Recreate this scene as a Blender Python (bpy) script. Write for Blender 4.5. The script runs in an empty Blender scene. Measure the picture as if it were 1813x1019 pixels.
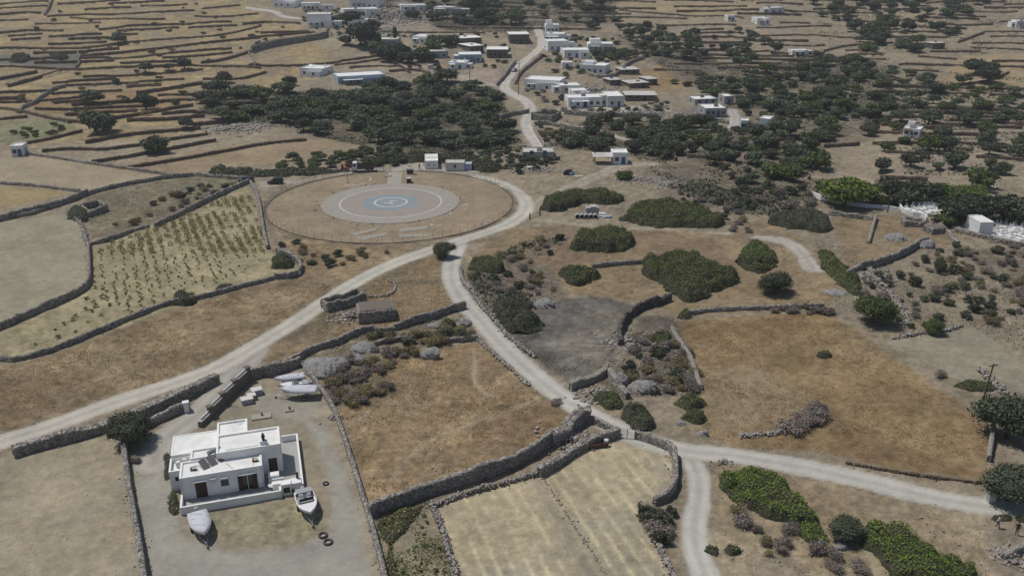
import bpy, math, random
import numpy as np
from mathutils import Vector, Matrix

scene = bpy.context.scene
C = scene.collection
rng = np.random.default_rng(11)
random.seed(11)

# ------------------------------------------------------------------ camera, sky, sun, exposure
FPX, PITCH, CAM_H = 1500.0, math.radians(22.6), 62.0          # photograph is 1813 x 1019
cam = bpy.data.cameras.new('camera')
cam.sensor_width = 36.0
cam.lens = 36.0 * FPX / 1813.0
cam.clip_start = 1.0
cam.clip_end = 6000.0
cam_o = bpy.data.objects.new('camera', cam)
C.objects.link(cam_o)
cam_o.location = (0, 0, CAM_H)
cam_o.rotation_euler = (math.pi / 2 - PITCH, 0, 0)
scene.camera = cam_o

TO_SUN = Vector((-0.44, 0.20, 1.0)).normalized()
SUN_EL = math.asin(TO_SUN.z)
SUN_AZ = math.atan2(TO_SUN.x, TO_SUN.y)
world = bpy.data.worlds.new('World')
scene.world = world
world.use_nodes = True
wn = world.node_tree
sky = wn.nodes.new('ShaderNodeTexSky')
sky.sky_type = 'NISHITA'
sky.sun_disc = False
sky.sun_elevation = SUN_EL
sky.sun_rotation = SUN_AZ
sky.air_density = 1.0
sky.dust_density = 1.0
bg = wn.nodes['Background']
bg.inputs['Strength'].default_value = 0.08
wn.links.new(sky.outputs[0], bg.inputs[0])
sun = bpy.data.lights.new('sun', 'SUN')
sun.energy = 3.9
sun.angle = math.radians(0.53)
sun.color = (1.0, 0.955, 0.89)
sun_o = bpy.data.objects.new('sun', sun)
C.objects.link(sun_o)
sun_o.location = (-60, 40, 160)
sun_o.rotation_euler = (-TO_SUN).to_track_quat('-Z', 'Y').to_euler()
vs = scene.view_settings
vs.view_transform = 'Standard'
vs.look = 'None'
vs.gamma = 1.0
vs.use_curve_mapping = False
vs.exposure = -0.40
scene.cycles.max_bounces = 5
scene.cycles.diffuse_bounces = 3
scene.cycles.volume_bounces = 1

# ------------------------------------------------------------------ terrain height and ground survey
PAD = (-30.4, 204.6)                                             # helipad centre

def sstep(a, b, x):
    t = np.clip((x - a) / (b - a), 0, 1)
    return t * t * (3 - 2 * t)

def hgt(x, y):
    x = np.asarray(x, float); y = np.asarray(y, float)
    s = (y - 372.0) / 30.0
    rise = 0.11 * 30.0 * np.where(s > 20, s, np.log1p(np.exp(np.minimum(s, 20))))
    rise = np.where(y > 900, 0.11 * (900 - 372) + (1 - np.exp(-np.maximum(y - 900, 0) / 300)) * 33, rise)
    m = sstep(105, 150, y) * sstep(33, 45, np.hypot(x - PAD[0], y - PAD[1]))
    amp = 0.30 + 1.0 * sstep(230, 330, y)
    b = np.sin(x / 19 + 0.7) * np.sin(y / 27 + 1.1) + 0.6 * np.sin(x / 9.3 - y / 13.7) + 0.5 * np.sin(x / 41 + y / 33 + 2)
    z = rise + m * amp * b * 0.7
    if TERR is not None:
        z = z + terrace_at(x, y)
    return z

TERR = None                                                      # raster of terrace steps: x from -480, y from 180, 1.0 x 0.6 m cells
TX0, TY0, TDX, TDY = -480.0, 180.0, 1.0, 0.6
def terrace_at(x, y):
    fx = np.clip((x - TX0) / TDX, 0, TERR.shape[1] - 1.001); fy = np.clip((y - TY0) / TDY, 0, TERR.shape[0] - 1.001)
    ix = fx.astype(int); iy = fy.astype(int); fx = fx - ix; fy = fy - iy
    return (TERR[iy, ix] * (1 - fx) + TERR[iy, ix + 1] * fx) * (1 - fy) + (TERR[iy + 1, ix] * (1 - fx) + TERR[iy + 1, ix + 1] * fx) * fy

def h1(x, y):
    return float(hgt(x, y))

def G(px, py, dz=0.0):
    """Ground point that the photograph shows at pixel (px, py)."""
    a = (px - 906.5) / FPX; b = (509.5 - py) / FPX
    d = np.array([a, math.cos(PITCH) + b * math.sin(PITCH), -math.sin(PITCH) + b * math.cos(PITCH)])
    t = np.arange(50.0, 1500.0, 4.0)
    g = CAM_H + d[2] * t - hgt(d[0] * t, d[1] * t) - dz
    i = int(np.argmax(g < 0))
    if g[i] >= 0:
        i = len(t) - 1
    lo, hi = t[i] - 4, t[i]
    for _ in range(24):
        m = (lo + hi) / 2
        if CAM_H + d[2] * m - h1(d[0] * m, d[1] * m) - dz < 0:
            hi = m
        else:
            lo = m
    return Vector((d[0] * hi, d[1] * hi, h1(d[0] * hi, d[1] * hi)))

def GP(pts):
    return [G(*p).xy for p in pts]

def pxm(p):
    """photo pixels per metre at a ground point"""
    return FPX / (p[1] * math.cos(PITCH) + (CAM_H - h1(p[0], p[1])) * math.sin(PITCH))

# ------------------------------------------------------------------ value noise (numpy)
def _hash(ix, iy, seed):
    n = (ix.astype(np.int64) * 374761393 + iy.astype(np.int64) * 668265263 + seed * 1442695041) & 0x7fffffff
    n = ((n ^ (n >> 13)) * 1274126177) & 0x7fffffff
    return ((n ^ (n >> 16)) & 0xffff) / 65535.0

def vn(x, y, size, seed=0):
    x = np.asarray(x) / size; y = np.asarray(y) / size
    ix = np.floor(x); iy = np.floor(y)
    fx = x - ix; fy = y - iy
    fx = fx * fx * (3 - 2 * fx); fy = fy * fy * (3 - 2 * fy)
    a = _hash(ix, iy, seed); b = _hash(ix + 1, iy, seed); c = _hash(ix, iy + 1, seed); d = _hash(ix + 1, iy + 1, seed)
    return (a * (1 - fx) + b * fx) * (1 - fy) + (c * (1 - fx) + d * fx) * fy

def fbm(x, y, size, seed=0, octv=4):
    r = 0; a = 1.0; t = 0
    for k in range(octv):
        r = r + a * vn(x + 17.3 * k, y - 9.1 * k, size / 2 ** k, seed + k); t += a; a *= 0.55
    return r / t

def seg_dist(X, Y, pts, closed=False):
    d = np.full(X.shape, 1e9)
    n = len(pts)
    for i in range(n if closed else n - 1):
        ax, ay = pts[i]; bx, by = pts[(i + 1) % n]
        vx, vy = bx - ax, by - ay
        l2 = vx * vx + vy * vy + 1e-9
        t = np.clip(((X - ax) * vx + (Y - ay) * vy) / l2, 0, 1)
        d = np.minimum(d, np.hypot(X - ax - t * vx, Y - ay - t * vy))
    return d

def inside(X, Y, pts):
    r = np.zeros(X.shape, bool)
    n = len(pts)
    for i in range(n):
        ax, ay = pts[i]; bx, by = pts[(i + 1) % n]
        c = ((ay > Y) != (by > Y))
        if ay != by:
            r ^= c & (X < (bx - ax) * (Y - ay) / (by - ay) + ax)
    return r

def smooth(pts, n=2):
    """Chaikin corner cutting of an open polyline"""
    pts = [tuple(p) for p in pts]
    for _ in range(n):
        q = [pts[0]]
        for a, b in zip(pts[:-1], pts[1:]):
            q.append((a[0] * .75 + b[0] * .25, a[1] * .75 + b[1] * .25))
            q.append((a[0] * .25 + b[0] * .75, a[1] * .25 + b[1] * .75))
        q.append(pts[-1]); pts = q
    return pts

# ------------------------------------------------------------------ materials
def s2l(r, g, b):
    f = lambda c: (c / 255 / 12.92) if c / 255 <= 0.04045 else ((c / 255 + 0.055) / 1.055) ** 2.4
    return (f(r), f(g), f(b))

MATS = {}
def mat(name, col, rough=0.85, spec=0.25, noise=0.0, nscale=3.0, bump=0.0, metallic=0.0, island=0.0, objrand=0.0, col2=None, trans=0.0, alpha=None):
    """Principled material; noise = strength of a procedural two-scale mottling, island/objrand = brightness spread per stone or per copy."""
    m = bpy.data.materials.new(name); m.use_nodes = True
    nt = m.node_tree; N = nt.nodes; L = nt.links
    p = N['Principled BSDF']
    p.inputs['Roughness'].default_value = rough
    p.inputs['Specular IOR Level'].default_value = spec
    p.inputs['Metallic'].default_value = metallic
    c = N.new('ShaderNodeRGB'); c.outputs[0].default_value = (*col, 1)
    out = c.outputs[0]
    geo = N.new('ShaderNodeNewGeometry')
    if col2 is not None:
        mx = N.new('ShaderNodeMix'); mx.data_type = 'RGBA'
        L.new(geo.outputs['Random Per Island'], mx.inputs[0])
        L.new(out, mx.inputs[6]); mx.inputs[7].default_value = (*col2, 1)
        out = mx.outputs[2]
    val = None
    def mul(sock):
        nonlocal val
        if val is None:
            val = sock
        else:
            k = N.new('ShaderNodeMath'); k.operation = 'MULTIPLY'
            L.new(val, k.inputs[0]); L.new(sock, k.inputs[1]); val = k.outputs[0]
    def ranged(sock, lo, hi):
        r = N.new('ShaderNodeMapRange'); L.new(sock, r.inputs[0])
        r.inputs[3].default_value = lo; r.inputs[4].default_value = hi
        return r.outputs[0]
    if island:
        mul(ranged(geo.outputs['Random Per Island'], 1 - island, 1 + island))
    if objrand:
        oi = N.new('ShaderNodeObjectInfo'); mul(ranged(oi.outputs['Random'], 1 - objrand, 1 + objrand))
    if noise or bump:
        tc = N.new('ShaderNodeTexCoord')
        n1 = N.new('ShaderNodeTexNoise'); n1.inputs['Scale'].default_value = nscale; n1.inputs['Detail'].default_value = 8; n1.inputs['Roughness'].default_value = 0.65
        L.new(tc.outputs['Object'], n1.inputs['Vector'])
        if noise:
            r = N.new('ShaderNodeMapRange'); L.new(n1.outputs[0], r.inputs[0])
            r.inputs[1].default_value = 0.28; r.inputs[2].default_value = 0.72
            r.inputs[3].default_value = 1 - noise; r.inputs[4].default_value = 1 + noise
            mul(r.outputs[0])
        if bump:
            b = N.new('ShaderNodeBump'); b.inputs['Strength'].default_value = 0.8; b.inputs['Distance'].default_value = bump
            L.new(n1.outputs[0], b.inputs['Height']); L.new(b.outputs[0], p.inputs['Normal'])
    if val is not None:
        v = N.new('ShaderNodeVectorMath'); v.operation = 'SCALE'
        L.new(out, v.inputs[0]); L.new(val, v.inputs[3]); out = v.outputs[0]
    L.new(out, p.inputs['Base Color'])
    if trans:
        tr = N.new('ShaderNodeBsdfTranslucent'); L.new(out, tr.inputs[0])
        ms = N.new('ShaderNodeMixShader'); ms.inputs[0].default_value = trans
        L.new(p.outputs[0], ms.inputs[1]); L.new(tr.outputs[0], ms.inputs[2])
        L.new(ms.outputs[0], N['Material Output'].inputs[0])
    MATS[name] = m
    return m

W = mat('white_render', (0.80, 0.80, 0.785), 0.9, 0.2, 0.10, 0.8, 0.006)
mat('white_roof', (0.74, 0.74, 0.715), 0.95, 0.15, 0.14, 0.7)
mat('old_white', (0.60, 0.59, 0.56), 0.9, 0.2, 0.12, 0.8, 0.006)
mat('grey_render', (0.36, 0.36, 0.35), 0.9, 0.2, 0.12, 0.8, 0.006)
mat('concrete_roof', (0.50, 0.485, 0.45), 0.95, 0.15, 0.2, 0.5)
mat('blue_paint', (0.06, 0.13, 0.26), 0.6, 0.3, 0.1)
mat('pale_blue', (0.36, 0.45, 0.55), 0.85, 0.2, 0.08)
mat('brown_wood', (0.055, 0.030, 0.022), 0.6, 0.3, 0.25, 6)
mat('dark_glass', (0.02, 0.025, 0.03), 0.12, 0.5)
mat('stone', s2l(136, 130, 123), 0.95, 0.15, 0.22, 3.0, 0.03, island=0.34, col2=s2l(152, 147, 141))
mat('stone_pale', s2l(160, 155, 146), 0.95, 0.15, 0.2, 3.0, 0.03, island=0.3, col2=s2l(142, 136, 128))
mat('stone_burnt', s2l(84, 79, 76), 0.95, 0.15, 0.3, 2.0, 0.03, island=0.4, col2=s2l(112, 107, 102))
mat('stone_brown', s2l(118, 106, 92), 0.95, 0.15, 0.22, 3.0, 0.03, island=0.3, col2=s2l(104, 92, 80))
mat('rock', s2l(140, 138, 136), 0.95, 0.15, 0.35, 1.6, 0.16)
mat('masonry', s2l(112, 104, 96), 0.95, 0.15, 0.25, 2.2, 0.06, island=0.1)
mat('leaf_olive', s2l(98, 106, 84), 0.7, 0.25, island=0.42, objrand=0.30, col2=s2l(80, 89, 68), trans=0.12)
mat('leaf_dark', s2l(68, 78, 60), 0.7, 0.25, island=0.42, objrand=0.32, col2=s2l(84, 90, 68), trans=0.12)
mat('leaf_green', s2l(78, 94, 48), 0.65, 0.3, island=0.38, objrand=0.12, col2=s2l(96, 108, 56), trans=0.15)
mat('leaf_mastic', s2l(84, 98, 48), 0.65, 0.3, island=0.38, objrand=0.14, col2=s2l(102, 110, 58), trans=0.12)
mat('leaf_bright', s2l(98, 120, 46), 0.65, 0.3, island=0.32, objrand=0.08, col2=s2l(114, 132, 54), trans=0.2)
mat('leaf_vine', s2l(138, 138, 84), 0.65, 0.3, island=0.35, objrand=0.15, col2=s2l(152, 148, 94), trans=0.2)
mat('twig_grey', s2l(150, 141, 133), 0.9, 0.1, island=0.35, objrand=0.2, col2=s2l(126, 117, 108), trans=0.05)
mat('twig_brown', s2l(146, 131, 102), 0.9, 0.1, island=0.35, objrand=0.2, col2=s2l(126, 122, 92), trans=0.05)
mat('straw', s2l(206, 184, 142), 0.9, 0.1, island=0.2, col2=s2l(184, 160, 118), trans=0.35)
mat('inner_shade_char', (0.055, 0.055, 0.038), 0.95, 0.1, 0.3, 3)  # shade inside crowns and shrubs put into the colour; also charred stubble
mat('bark', (0.07, 0.055, 0.042), 0.95, 0.1, 0.3, 5)
mat('pole_wood', (0.11, 0.085, 0.065), 0.9, 0.1, 0.25, 4)
mat('metal_grey', (0.30, 0.31, 0.32), 0.45, 0.4, 0.1, metallic=0.6)
mat('rusty', (0.13, 0.075, 0.05), 0.8, 0.2, 0.3, 4)
mat('black_rubber', (0.018, 0.018, 0.018), 0.85, 0.2)
mat('car_black', (0.012, 0.013, 0.016), 0.25, 0.5)
mat('car_silver', (0.42, 0.43, 0.45), 0.3, 0.5, metallic=0.3)
mat('truck_white', (0.66, 0.66, 0.65), 0.35, 0.45, 0.06)
mat('truck_box', (0.075, 0.055, 0.05), 0.6, 0.3, 0.3, 2.5)
mat('gelcoat', (0.76, 0.76, 0.75), 0.25, 0.5, 0.04)
mat('boat_cover', (0.55, 0.55, 0.60), 0.85, 0.2, 0.06, 2.0, 0.02)
mat('boat_inside', (0.30, 0.31, 0.33), 0.6, 0.3, 0.1)
mat('red_paint', (0.35, 0.05, 0.035), 0.6, 0.3, 0.15)
mat('solar_panel', (0.12, 0.112, 0.11), 0.35, 0.4)
mat('paint_white', (0.50, 0.50, 0.48), 0.85, 0.2, 0.22, 1.6)
mat('paint_blue', s2l(132, 143, 147), 0.9, 0.2, 0.14, 0.5)
mat('pad_concrete', s2l(152, 147, 138), 0.95, 0.15, 0.13, 0.7, 0.01)
mat('pad_centre', s2l(150, 142, 133), 0.95, 0.15, 0.10, 0.4, 0.01)
mat('path_concrete', s2l(158, 153, 142), 0.95, 0.15, 0.12, 0.8, 0.01)
mat('marble', (0.76, 0.76, 0.75), 0.5, 0.4, 0.1, 1.5)
mat('skin', (0.36, 0.21, 0.15), 0.6, 0.3)
mat('hair', (0.03, 0.022, 0.018), 0.8, 0.2)
mat('cloth_dark', (0.025, 0.027, 0.032), 0.9, 0.1)
mat('cloth_white', (0.55, 0.55, 0.53), 0.9, 0.1)
mat('cloth_navy', (0.03, 0.04, 0.07), 0.9, 0.1)
mat('plastic_grey', (0.34, 0.35, 0.36), 0.6, 0.3, 0.1)
mat('tarp_blue', (0.12, 0.22, 0.36), 0.6, 0.3, 0.15)

def ground_material():
    m = bpy.data.materials.new('ground_surface'); m.use_nodes = True
    nt = m.node_tree; N = nt.nodes; L = nt.links
    p = N['Principled BSDF']; p.inputs['Roughness'].default_value = 0.97; p.inputs['Specular IOR Level'].default_value = 0.08
    at = N.new('ShaderNodeAttribute'); at.attribute_name = 'earth'
    gr = N.new('ShaderNodeAttribute'); gr.attribute_name = 'coarse'
    tc = N.new('ShaderNodeTexCoord')
    def noise(sc, det, rough, scale=None):
        n = N.new('ShaderNodeTexNoise'); n.inputs['Scale'].default_value = sc; n.inputs['Detail'].default_value = det; n.inputs['Roughness'].default_value = rough
        if scale:
            mp = N.new('ShaderNodeMapping'); mp.inputs['Scale'].default_value = scale; mp.inputs['Rotation'].default_value = (0, 0, 0.4)
            L.new(tc.outputs['Object'], mp.inputs[0]); L.new(mp.outputs[0], n.inputs['Vector'])
        else:
            L.new(tc.outputs['Object'], n.inputs['Vector'])
        return n.outputs[0]
    n1 = noise(0.62, 9, 0.7, (0.7, 1.5, 1))
    n2 = noise(2.6, 8, 0.8)
    n3 = noise(0.11, 5, 0.6)
    def rng_(s, a, b, lo, hi):
        r = N.new('ShaderNodeMapRange'); L.new(s, r.inputs[0]); r.inputs[1].default_value = a; r.inputs[2].default_value = b
        r.inputs[3].default_value = lo; r.inputs[4].default_value = hi; return r.outputs[0]
    def math_(op, a, b):
        k = N.new('ShaderNodeMath'); k.operation = op
        for i, s in enumerate((a, b)):
            if isinstance(s, (int, float)): k.inputs[i].default_value = s
            else: L.new(s, k.inputs[i])
        return k.outputs[0]
    c1 = math_('MULTIPLY', rng_(n1, 0.32, 0.68, -0.22, 0.20), gr.outputs['Fac'])
    c2 = math_('MULTIPLY', rng_(n2, 0.32, 0.68, -0.34, 0.34), math_('ADD', math_('MULTIPLY', gr.outputs['Fac'], 0.8), 0.2))
    c3 = rng_(n3, 0.3, 0.7, -0.10, 0.10)
    f = math_('ADD', math_('ADD', math_('ADD', c1, c2), c3), 1.0)
    v = N.new('ShaderNodeVectorMath'); v.operation = 'SCALE'; L.new(at.outputs['Color'], v.inputs[0]); L.new(f, v.inputs[3])
    # patches of a slightly greener, greyer growth between the straw
    mx = N.new('ShaderNodeMix'); mx.data_type = 'RGBA'
    L.new(math_('MULTIPLY', rng_(noise(0.35, 6, 0.7), 0.5, 0.72, 0.0, 0.5), gr.outputs['Fac']), mx.inputs[0])
    L.new(v.outputs[0], mx.inputs[6])
    hs = N.new('ShaderNodeHueSaturation'); hs.inputs['Hue'].default_value = 0.52; hs.inputs['Saturation'].default_value = 0.72; hs.inputs['Value'].default_value = 0.80
    L.new(v.outputs[0], hs.inputs['Color']); L.new(hs.outputs[0], mx.inputs[7])
    L.new(mx.outputs[2], p.inputs['Base Color'])
    b = N.new('ShaderNodeBump'); b.inputs['Distance'].default_value = 0.22
    L.new(rng_(gr.outputs['Fac'], 0, 1, 0.12, 0.85), b.inputs['Strength'])
    L.new(math_('ADD', n1, math_('MULTIPLY', n2, 0.5)), b.inputs['Height']); L.new(b.outputs[0], p.inputs['Normal'])
    MATS['ground'] = m
ground_material()

# ------------------------------------------------------------------ object helpers
def tag(o, label=None, cat=None, group=None, kind=None):
    if label: o['label'] = label
    if cat: o['category'] = cat
    if group: o['group'] = group
    if kind: o['kind'] = kind
    return o

def empty(name, loc, rz=0.0, label=None, cat=None, group=None):
    o = bpy.data.objects.new(name, None); C.objects.link(o)
    o.location = loc; o.rotation_euler = (0, 0, rz); o.empty_display_size = 0.3
    return tag(o, label, cat, group)

def np_mesh(name, V, F, mats):
    """mesh from numpy vertices (n,3) and faces (m,k)"""
    V = np.asarray(V, np.float32); F = np.asarray(F, np.int32)
    me = bpy.data.meshes.new(name)
    me.vertices.add(len(V)); me.vertices.foreach_set('co', V.ravel())
    k = F.shape[1]
    me.loops.add(F.size); me.loops.foreach_set('vertex_index', F.ravel())
    me.polygons.add(len(F)); me.polygons.foreach_set('loop_start', np.arange(0, F.size, k, dtype=np.int32))
    me.update(calc_edges=True)
    for m in ([mats] if isinstance(mats, str) else mats):
        me.materials.append(MATS[m])
    return me

def obj(name, me, parent=None, loc=None):
    o = bpy.data.objects.new(name, me); C.objects.link(o)
    if parent: o.parent = parent
    if loc is not None: o.location = loc
    return o

BOXV = np.array([(-1, -1, -1), (1, -1, -1), (1, 1, -1), (-1, 1, -1), (-1, -1, 1), (1, -1, 1), (1, 1, 1), (-1, 1, 1)], float) * 0.5
BOXF = np.array([(0, 3, 2, 1), (4, 5, 6, 7), (0, 1, 5, 4), (1, 2, 6, 5), (2, 3, 7, 6), (3, 0, 4, 7)])

class MB:
    def __init__(s): s.v = []; s.f = []
    def add(s, vs, fs):
        n = len(s.v); s.v += [tuple(p) for p in vs]; s.f += [tuple(i + n for i in f) for f in fs]; return s
    def box(s, x0, x1, y0, y1, z0, z1):
        return s.add([(x0 if p[0] < 0 else x1, y0 if p[1] < 0 else y1, z0 if p[2] < 0 else z1) for p in BOXV], BOXF)
    def rbox(s, c, size, rz=0, rx=0):
        M = Matrix.Rotation(rz, 3, 'Z') @ Matrix.Rotation(rx, 3, 'X')
        return s.add([Vector(c) + M @ Vector((p[0] * size[0], p[1] * size[1], p[2] * size[2])) for p in BOXV], BOXF)
    def tube(s, p0, p1, r0, r1=None, n=10, cap=True):
        r1 = r0 if r1 is None else r1
        p0 = Vector(p0); p1 = Vector(p1); d = (p1 - p0).normalized()
        a = d.orthogonal().normalized(); b = d.cross(a)
        vs = []
        for p, r in ((p0, r0), (p1, r1)):
            vs += [p + (a * math.cos(2 * math.pi * i / n) + b * math.sin(2 * math.pi * i / n)) * r for i in range(n)]
        fs = [(i, (i + 1) % n, n + (i + 1) % n, n + i) for i in range(n)]
        if cap: fs += [tuple(range(n))[::-1], tuple(range(n, 2 * n))]
        return s.add(vs, fs)
    def prism(s, poly, z0, z1):
        n = len(poly)
        return s.add([(p[0], p[1], z0) for p in poly] + [(p[0], p[1], z1) for p in poly],
                     [(i, (i + 1) % n, n + (i + 1) % n, n + i) for i in range(n)] + [tuple(range(n))[::-1], tuple(range(n, 2 * n))])
    def loft(s, rings, cap=True, closed=True):
        n = len(rings[0]); vs = [p for r in rings for p in r]; fs = []
        for k in range(len(rings) - 1):
            for i in range(n if closed else n - 1):
                fs.append((k * n + i, k * n + (i + 1) % n, (k + 1) * n + (i + 1) % n, (k + 1) * n + i))
        if cap: fs += [tuple(range(n))[::-1], tuple(range((len(rings) - 1) * n, len(rings) * n))]
        return s.add(vs, fs)
    def build(s, name, m, parent=None, loc=None, smooth_=False, bevel=0.0):
        me = bpy.data.meshes.new(name); me.from_pydata([tuple(p) for p in s.v], [], s.f)
        me.materials.append(MATS[m]); me.update()
        if smooth_:
            me.polygons.foreach_set('use_smooth', [True] * len(me.polygons))
        o = obj(name, me, parent, loc)
        if bevel:
            b = o.modifiers.new('bevel', 'BEVEL'); b.width = bevel; b.segments = 2; b.limit_method = 'ANGLE'
        return o

def copy_tree(o, parent=None):
    c = o.copy(); C.objects.link(c); c.parent = parent
    for ch in o.children: copy_tree(ch, c)
    return c

def ico(sub=1):
    t = (1 + 5 ** .5) / 2
    v = [(-1, t, 0), (1, t, 0), (-1, -t, 0), (1, -t, 0), (0, -1, t), (0, 1, t), (0, -1, -t), (0, 1, -t), (t, 0, -1), (t, 0, 1), (-t, 0, -1), (-t, 0, 1)]
    f = [(0, 11, 5), (0, 5, 1), (0, 1, 7), (0, 7, 10), (0, 10, 11), (1, 5, 9), (5, 11, 4), (11, 10, 2), (10, 7, 6), (7, 1, 8), (3, 9, 4), (3, 4, 2), (3, 2, 6), (3, 6, 8), (3, 8, 9), (4, 9, 5), (2, 4, 11), (6, 2, 10), (8, 6, 7), (9, 8, 1)]
    v = [np.array(p) / np.linalg.norm(p) for p in v]
    for _ in range(sub):
        cache = {}; nf = []
        def mid(a, b):
            k = (min(a, b), max(a, b))
            if k not in cache:
                m = v[a] + v[b]; v.append(m / np.linalg.norm(m)); cache[k] = len(v) - 1
            return cache[k]
        for a, b, c in f:
            ab, bc, ca = mid(a, b), mid(b, c), mid(c, a)
            nf += [(a, ab, ca), (b, bc, ab), (c, ca, bc), (ab, bc, ca)]
        f = nf
    return np.array(v), np.array(f)
IV, IF = ico(1)
# ------------------------------------------------------------------ terrace steps cut into the slopes
terr = [[(-40, 88), (60, 87), (115, 89), (158, 88), (190, 83), (225, 77)], [(-40, 121), (61, 122), (107, 125), (163, 125), (260, 121), (357, 118), (460, 122)],
 [(143, 104), (200, 98), (268, 90), (413, 74), (460, 68)], [(143, 107), (306, 98), (408, 89)], [(357, 117), (390, 110), (418, 102), (460, 87)],
 [(176, 55), (230, 49), (280, 47), (408, 41)], [(125, 33), (200, 36), (255, 37), (290, 36)], [(84, 31), (180, 28), (268, 25), (342, 20)],
 [(-40, 11), (0, 9), (84, 4)], [(102, 9), (150, 7), (212, 2)], [(220, 78), (320, 70), (395, 64), (460, 48)], [(199, 64), (242, 62)],
 [(148, 140), (280, 133), (357, 125)], [(-40, 150), (0, 143), (64, 130)], [(15, 156), (60, 143), (107, 128)], [(115, 154), (230, 148), (324, 142)],
 [(242, 168), (300, 160), (357, 150)], [(97, 185), (145, 184)], [(204, 212), (270, 202), (339, 190)], [(-40, 190), (0, 194), (51, 204), (143, 219)],
 [(-40, 216), (0, 214), (46, 209)], [(36, 258), (90, 248), (143, 235)], [(153, 258), (217, 242), (280, 236), (352, 230)], [(301, 250), (365, 240)],
 [(75, 270), (135, 265), (178, 269), (255, 259)], [(163, 290), (210, 283), (263, 274), (380, 252)], [(222, 300), (300, 288), (383, 273), (470, 256), (540, 250)],
 [(440, 120), (530, 119), (600, 112), (677, 101)], [(593, 117), (640, 113), (687, 106)], [(462, 62), (510, 63), (557, 60)], [(440, 69), (500, 66), (555, 61)],
 [(0, 60), (60, 55), (110, 57)], [(20, 73), (70, 70)], [(150, 20), (230, 15)], [(250, 12), (330, 10)], [(345, 30), (400, 32), (455, 26)], [(-20, 30), (40, 24), (70, 25)], [(430, 45), (480, 40), (530, 44)],
 [(330, 225), (400, 218), (440, 212)], [(690, 128), (740, 126), (760, 132)], [(620, 122), (700, 120), (725, 130)], [(360, 142), (420, 144), (470, 130)]]
terr2 = [[(1340, 51), (1400, 50), (1470, 48)], [(1502, 100), (1562, 99)], [(1502, 108), (1567, 107)], [(1697, 76), (1720, 68), (1742, 60)], [(1627, 102), (1692, 107)], [(1757, 112), (1850, 113)],
 [(1677, 154), (1730, 150), (1763, 142), (1786, 130)], [(1742, 58), (1850, 62)], [(1562, 224), (1590, 224)], [(1482, 188), (1515, 178)], [(1097, 20), (1160, 27), (1250, 30), (1313, 33)], [(1046, 13), (1160, 18)],
 [(1340, 66), (1420, 64), (1520, 70)], [(1460, 92), (1500, 82), (1560, 80)], [(1340, 132), (1450, 138)], [(1560, 36), (1640, 40)], [(1690, 20), (1800, 22)], [(1640, 8), (1780, 6)], [(1230, 62), (1300, 60)], [(1240, 78), (1320, 76)],
 [(1340, 8), (1420, 10)], [(1500, 140), (1600, 146)], [(1600, 126), (1660, 128)], [(1720, 86), (1810, 90)], [(1650, 262), (1720, 268)], [(1730, 280), (1813, 286)], [(1215, 255), (1290, 262), (1340, 262)], [(1218, 280), (1300, 284)],
 [(1380, 250), (1440, 246)], [(1460, 262), (1520, 258)], [(1100, 98), (1160, 96)], [(1170, 240), (1190, 262), (1196, 285)], [(1560, 318), (1640, 322)], [(1440, 20), (1500, 16)], [(1310, 96), (1360, 92)], [(1770, 40), (1850, 38)], [(1700, 140), (1720, 138)]]

rt = random.Random(5)
def line_y(w_, x):
    if x < w_[0][0] - 12 or x > w_[-1][0] + 12: return None
    return float(np.interp(x, [a[0] for a in w_], [a[1] for a in w_]))
def more_terraces(lst, x0, x1, y0, y1, n, slope, gap=5.0):
    for _ in range(n * 60):
        if n <= 0: return
        x = rt.uniform(x0, x1); y = rt.uniform(y0, y1); L_ = rt.uniform(110, 380); k = rt.uniform(.6, 1.4) * slope; ph = rt.uniform(0, 6); am = rt.uniform(.5, 2.2)
        pts = [(x + L_ * (t - .5), y + k * L_ * (t - .5) + am * math.sin(ph + 5 * t)) for t in np.linspace(0, 1, 9)]
        def free(q_):
            return x0 - 30 < q_[0] < x1 + 60 and y0 - 4 < q_[1] < y1 + 4 and all(line_y(w_, q_[0]) is None or abs(line_y(w_, q_[0]) - q_[1]) > gap for w_ in lst if w_[0][0] < w_[-1][0])
        ok = [free(q_) for q_ in pts]
        # keep the longest free stretch
        best, cur = [], []
        for q_, o_ in zip(pts, ok):
            cur = cur + [q_] if o_ else []
            if len(cur) > len(best): best = cur
        if len(best) >= 4: lst.append(best); n -= 1
more_terraces(terr, -20, 420, 2, 215, 30, -.05, 5.4)
more_terraces(terr2, 1180, 1840, 2, 130, 34, .01)
more_terraces(terr2, 1560, 1840, 120, 300, 14, .03)
more_terraces(terr2, 660, 1180, 0, 60, 14, .02)
STEPS = [(smooth(GP(t_), 1), random.uniform(.75, 1.25)) for t_ in terr] + [(smooth(GP(t_), 1), random.uniform(.7, 1.2)) for t_ in terr2]
STEPS.append((smooth(GP([(446, 94), (470, 86), (500, 80), (545, 73), (578, 68), (583, 60)]), 1), 3.0))
tgx = TX0 + TDX * np.arange(961); tgy = TY0 + TDY * np.arange(801)
TGX, TGY = np.meshgrid(tgx, tgy)
T_ = np.zeros(TGX.shape)
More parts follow.
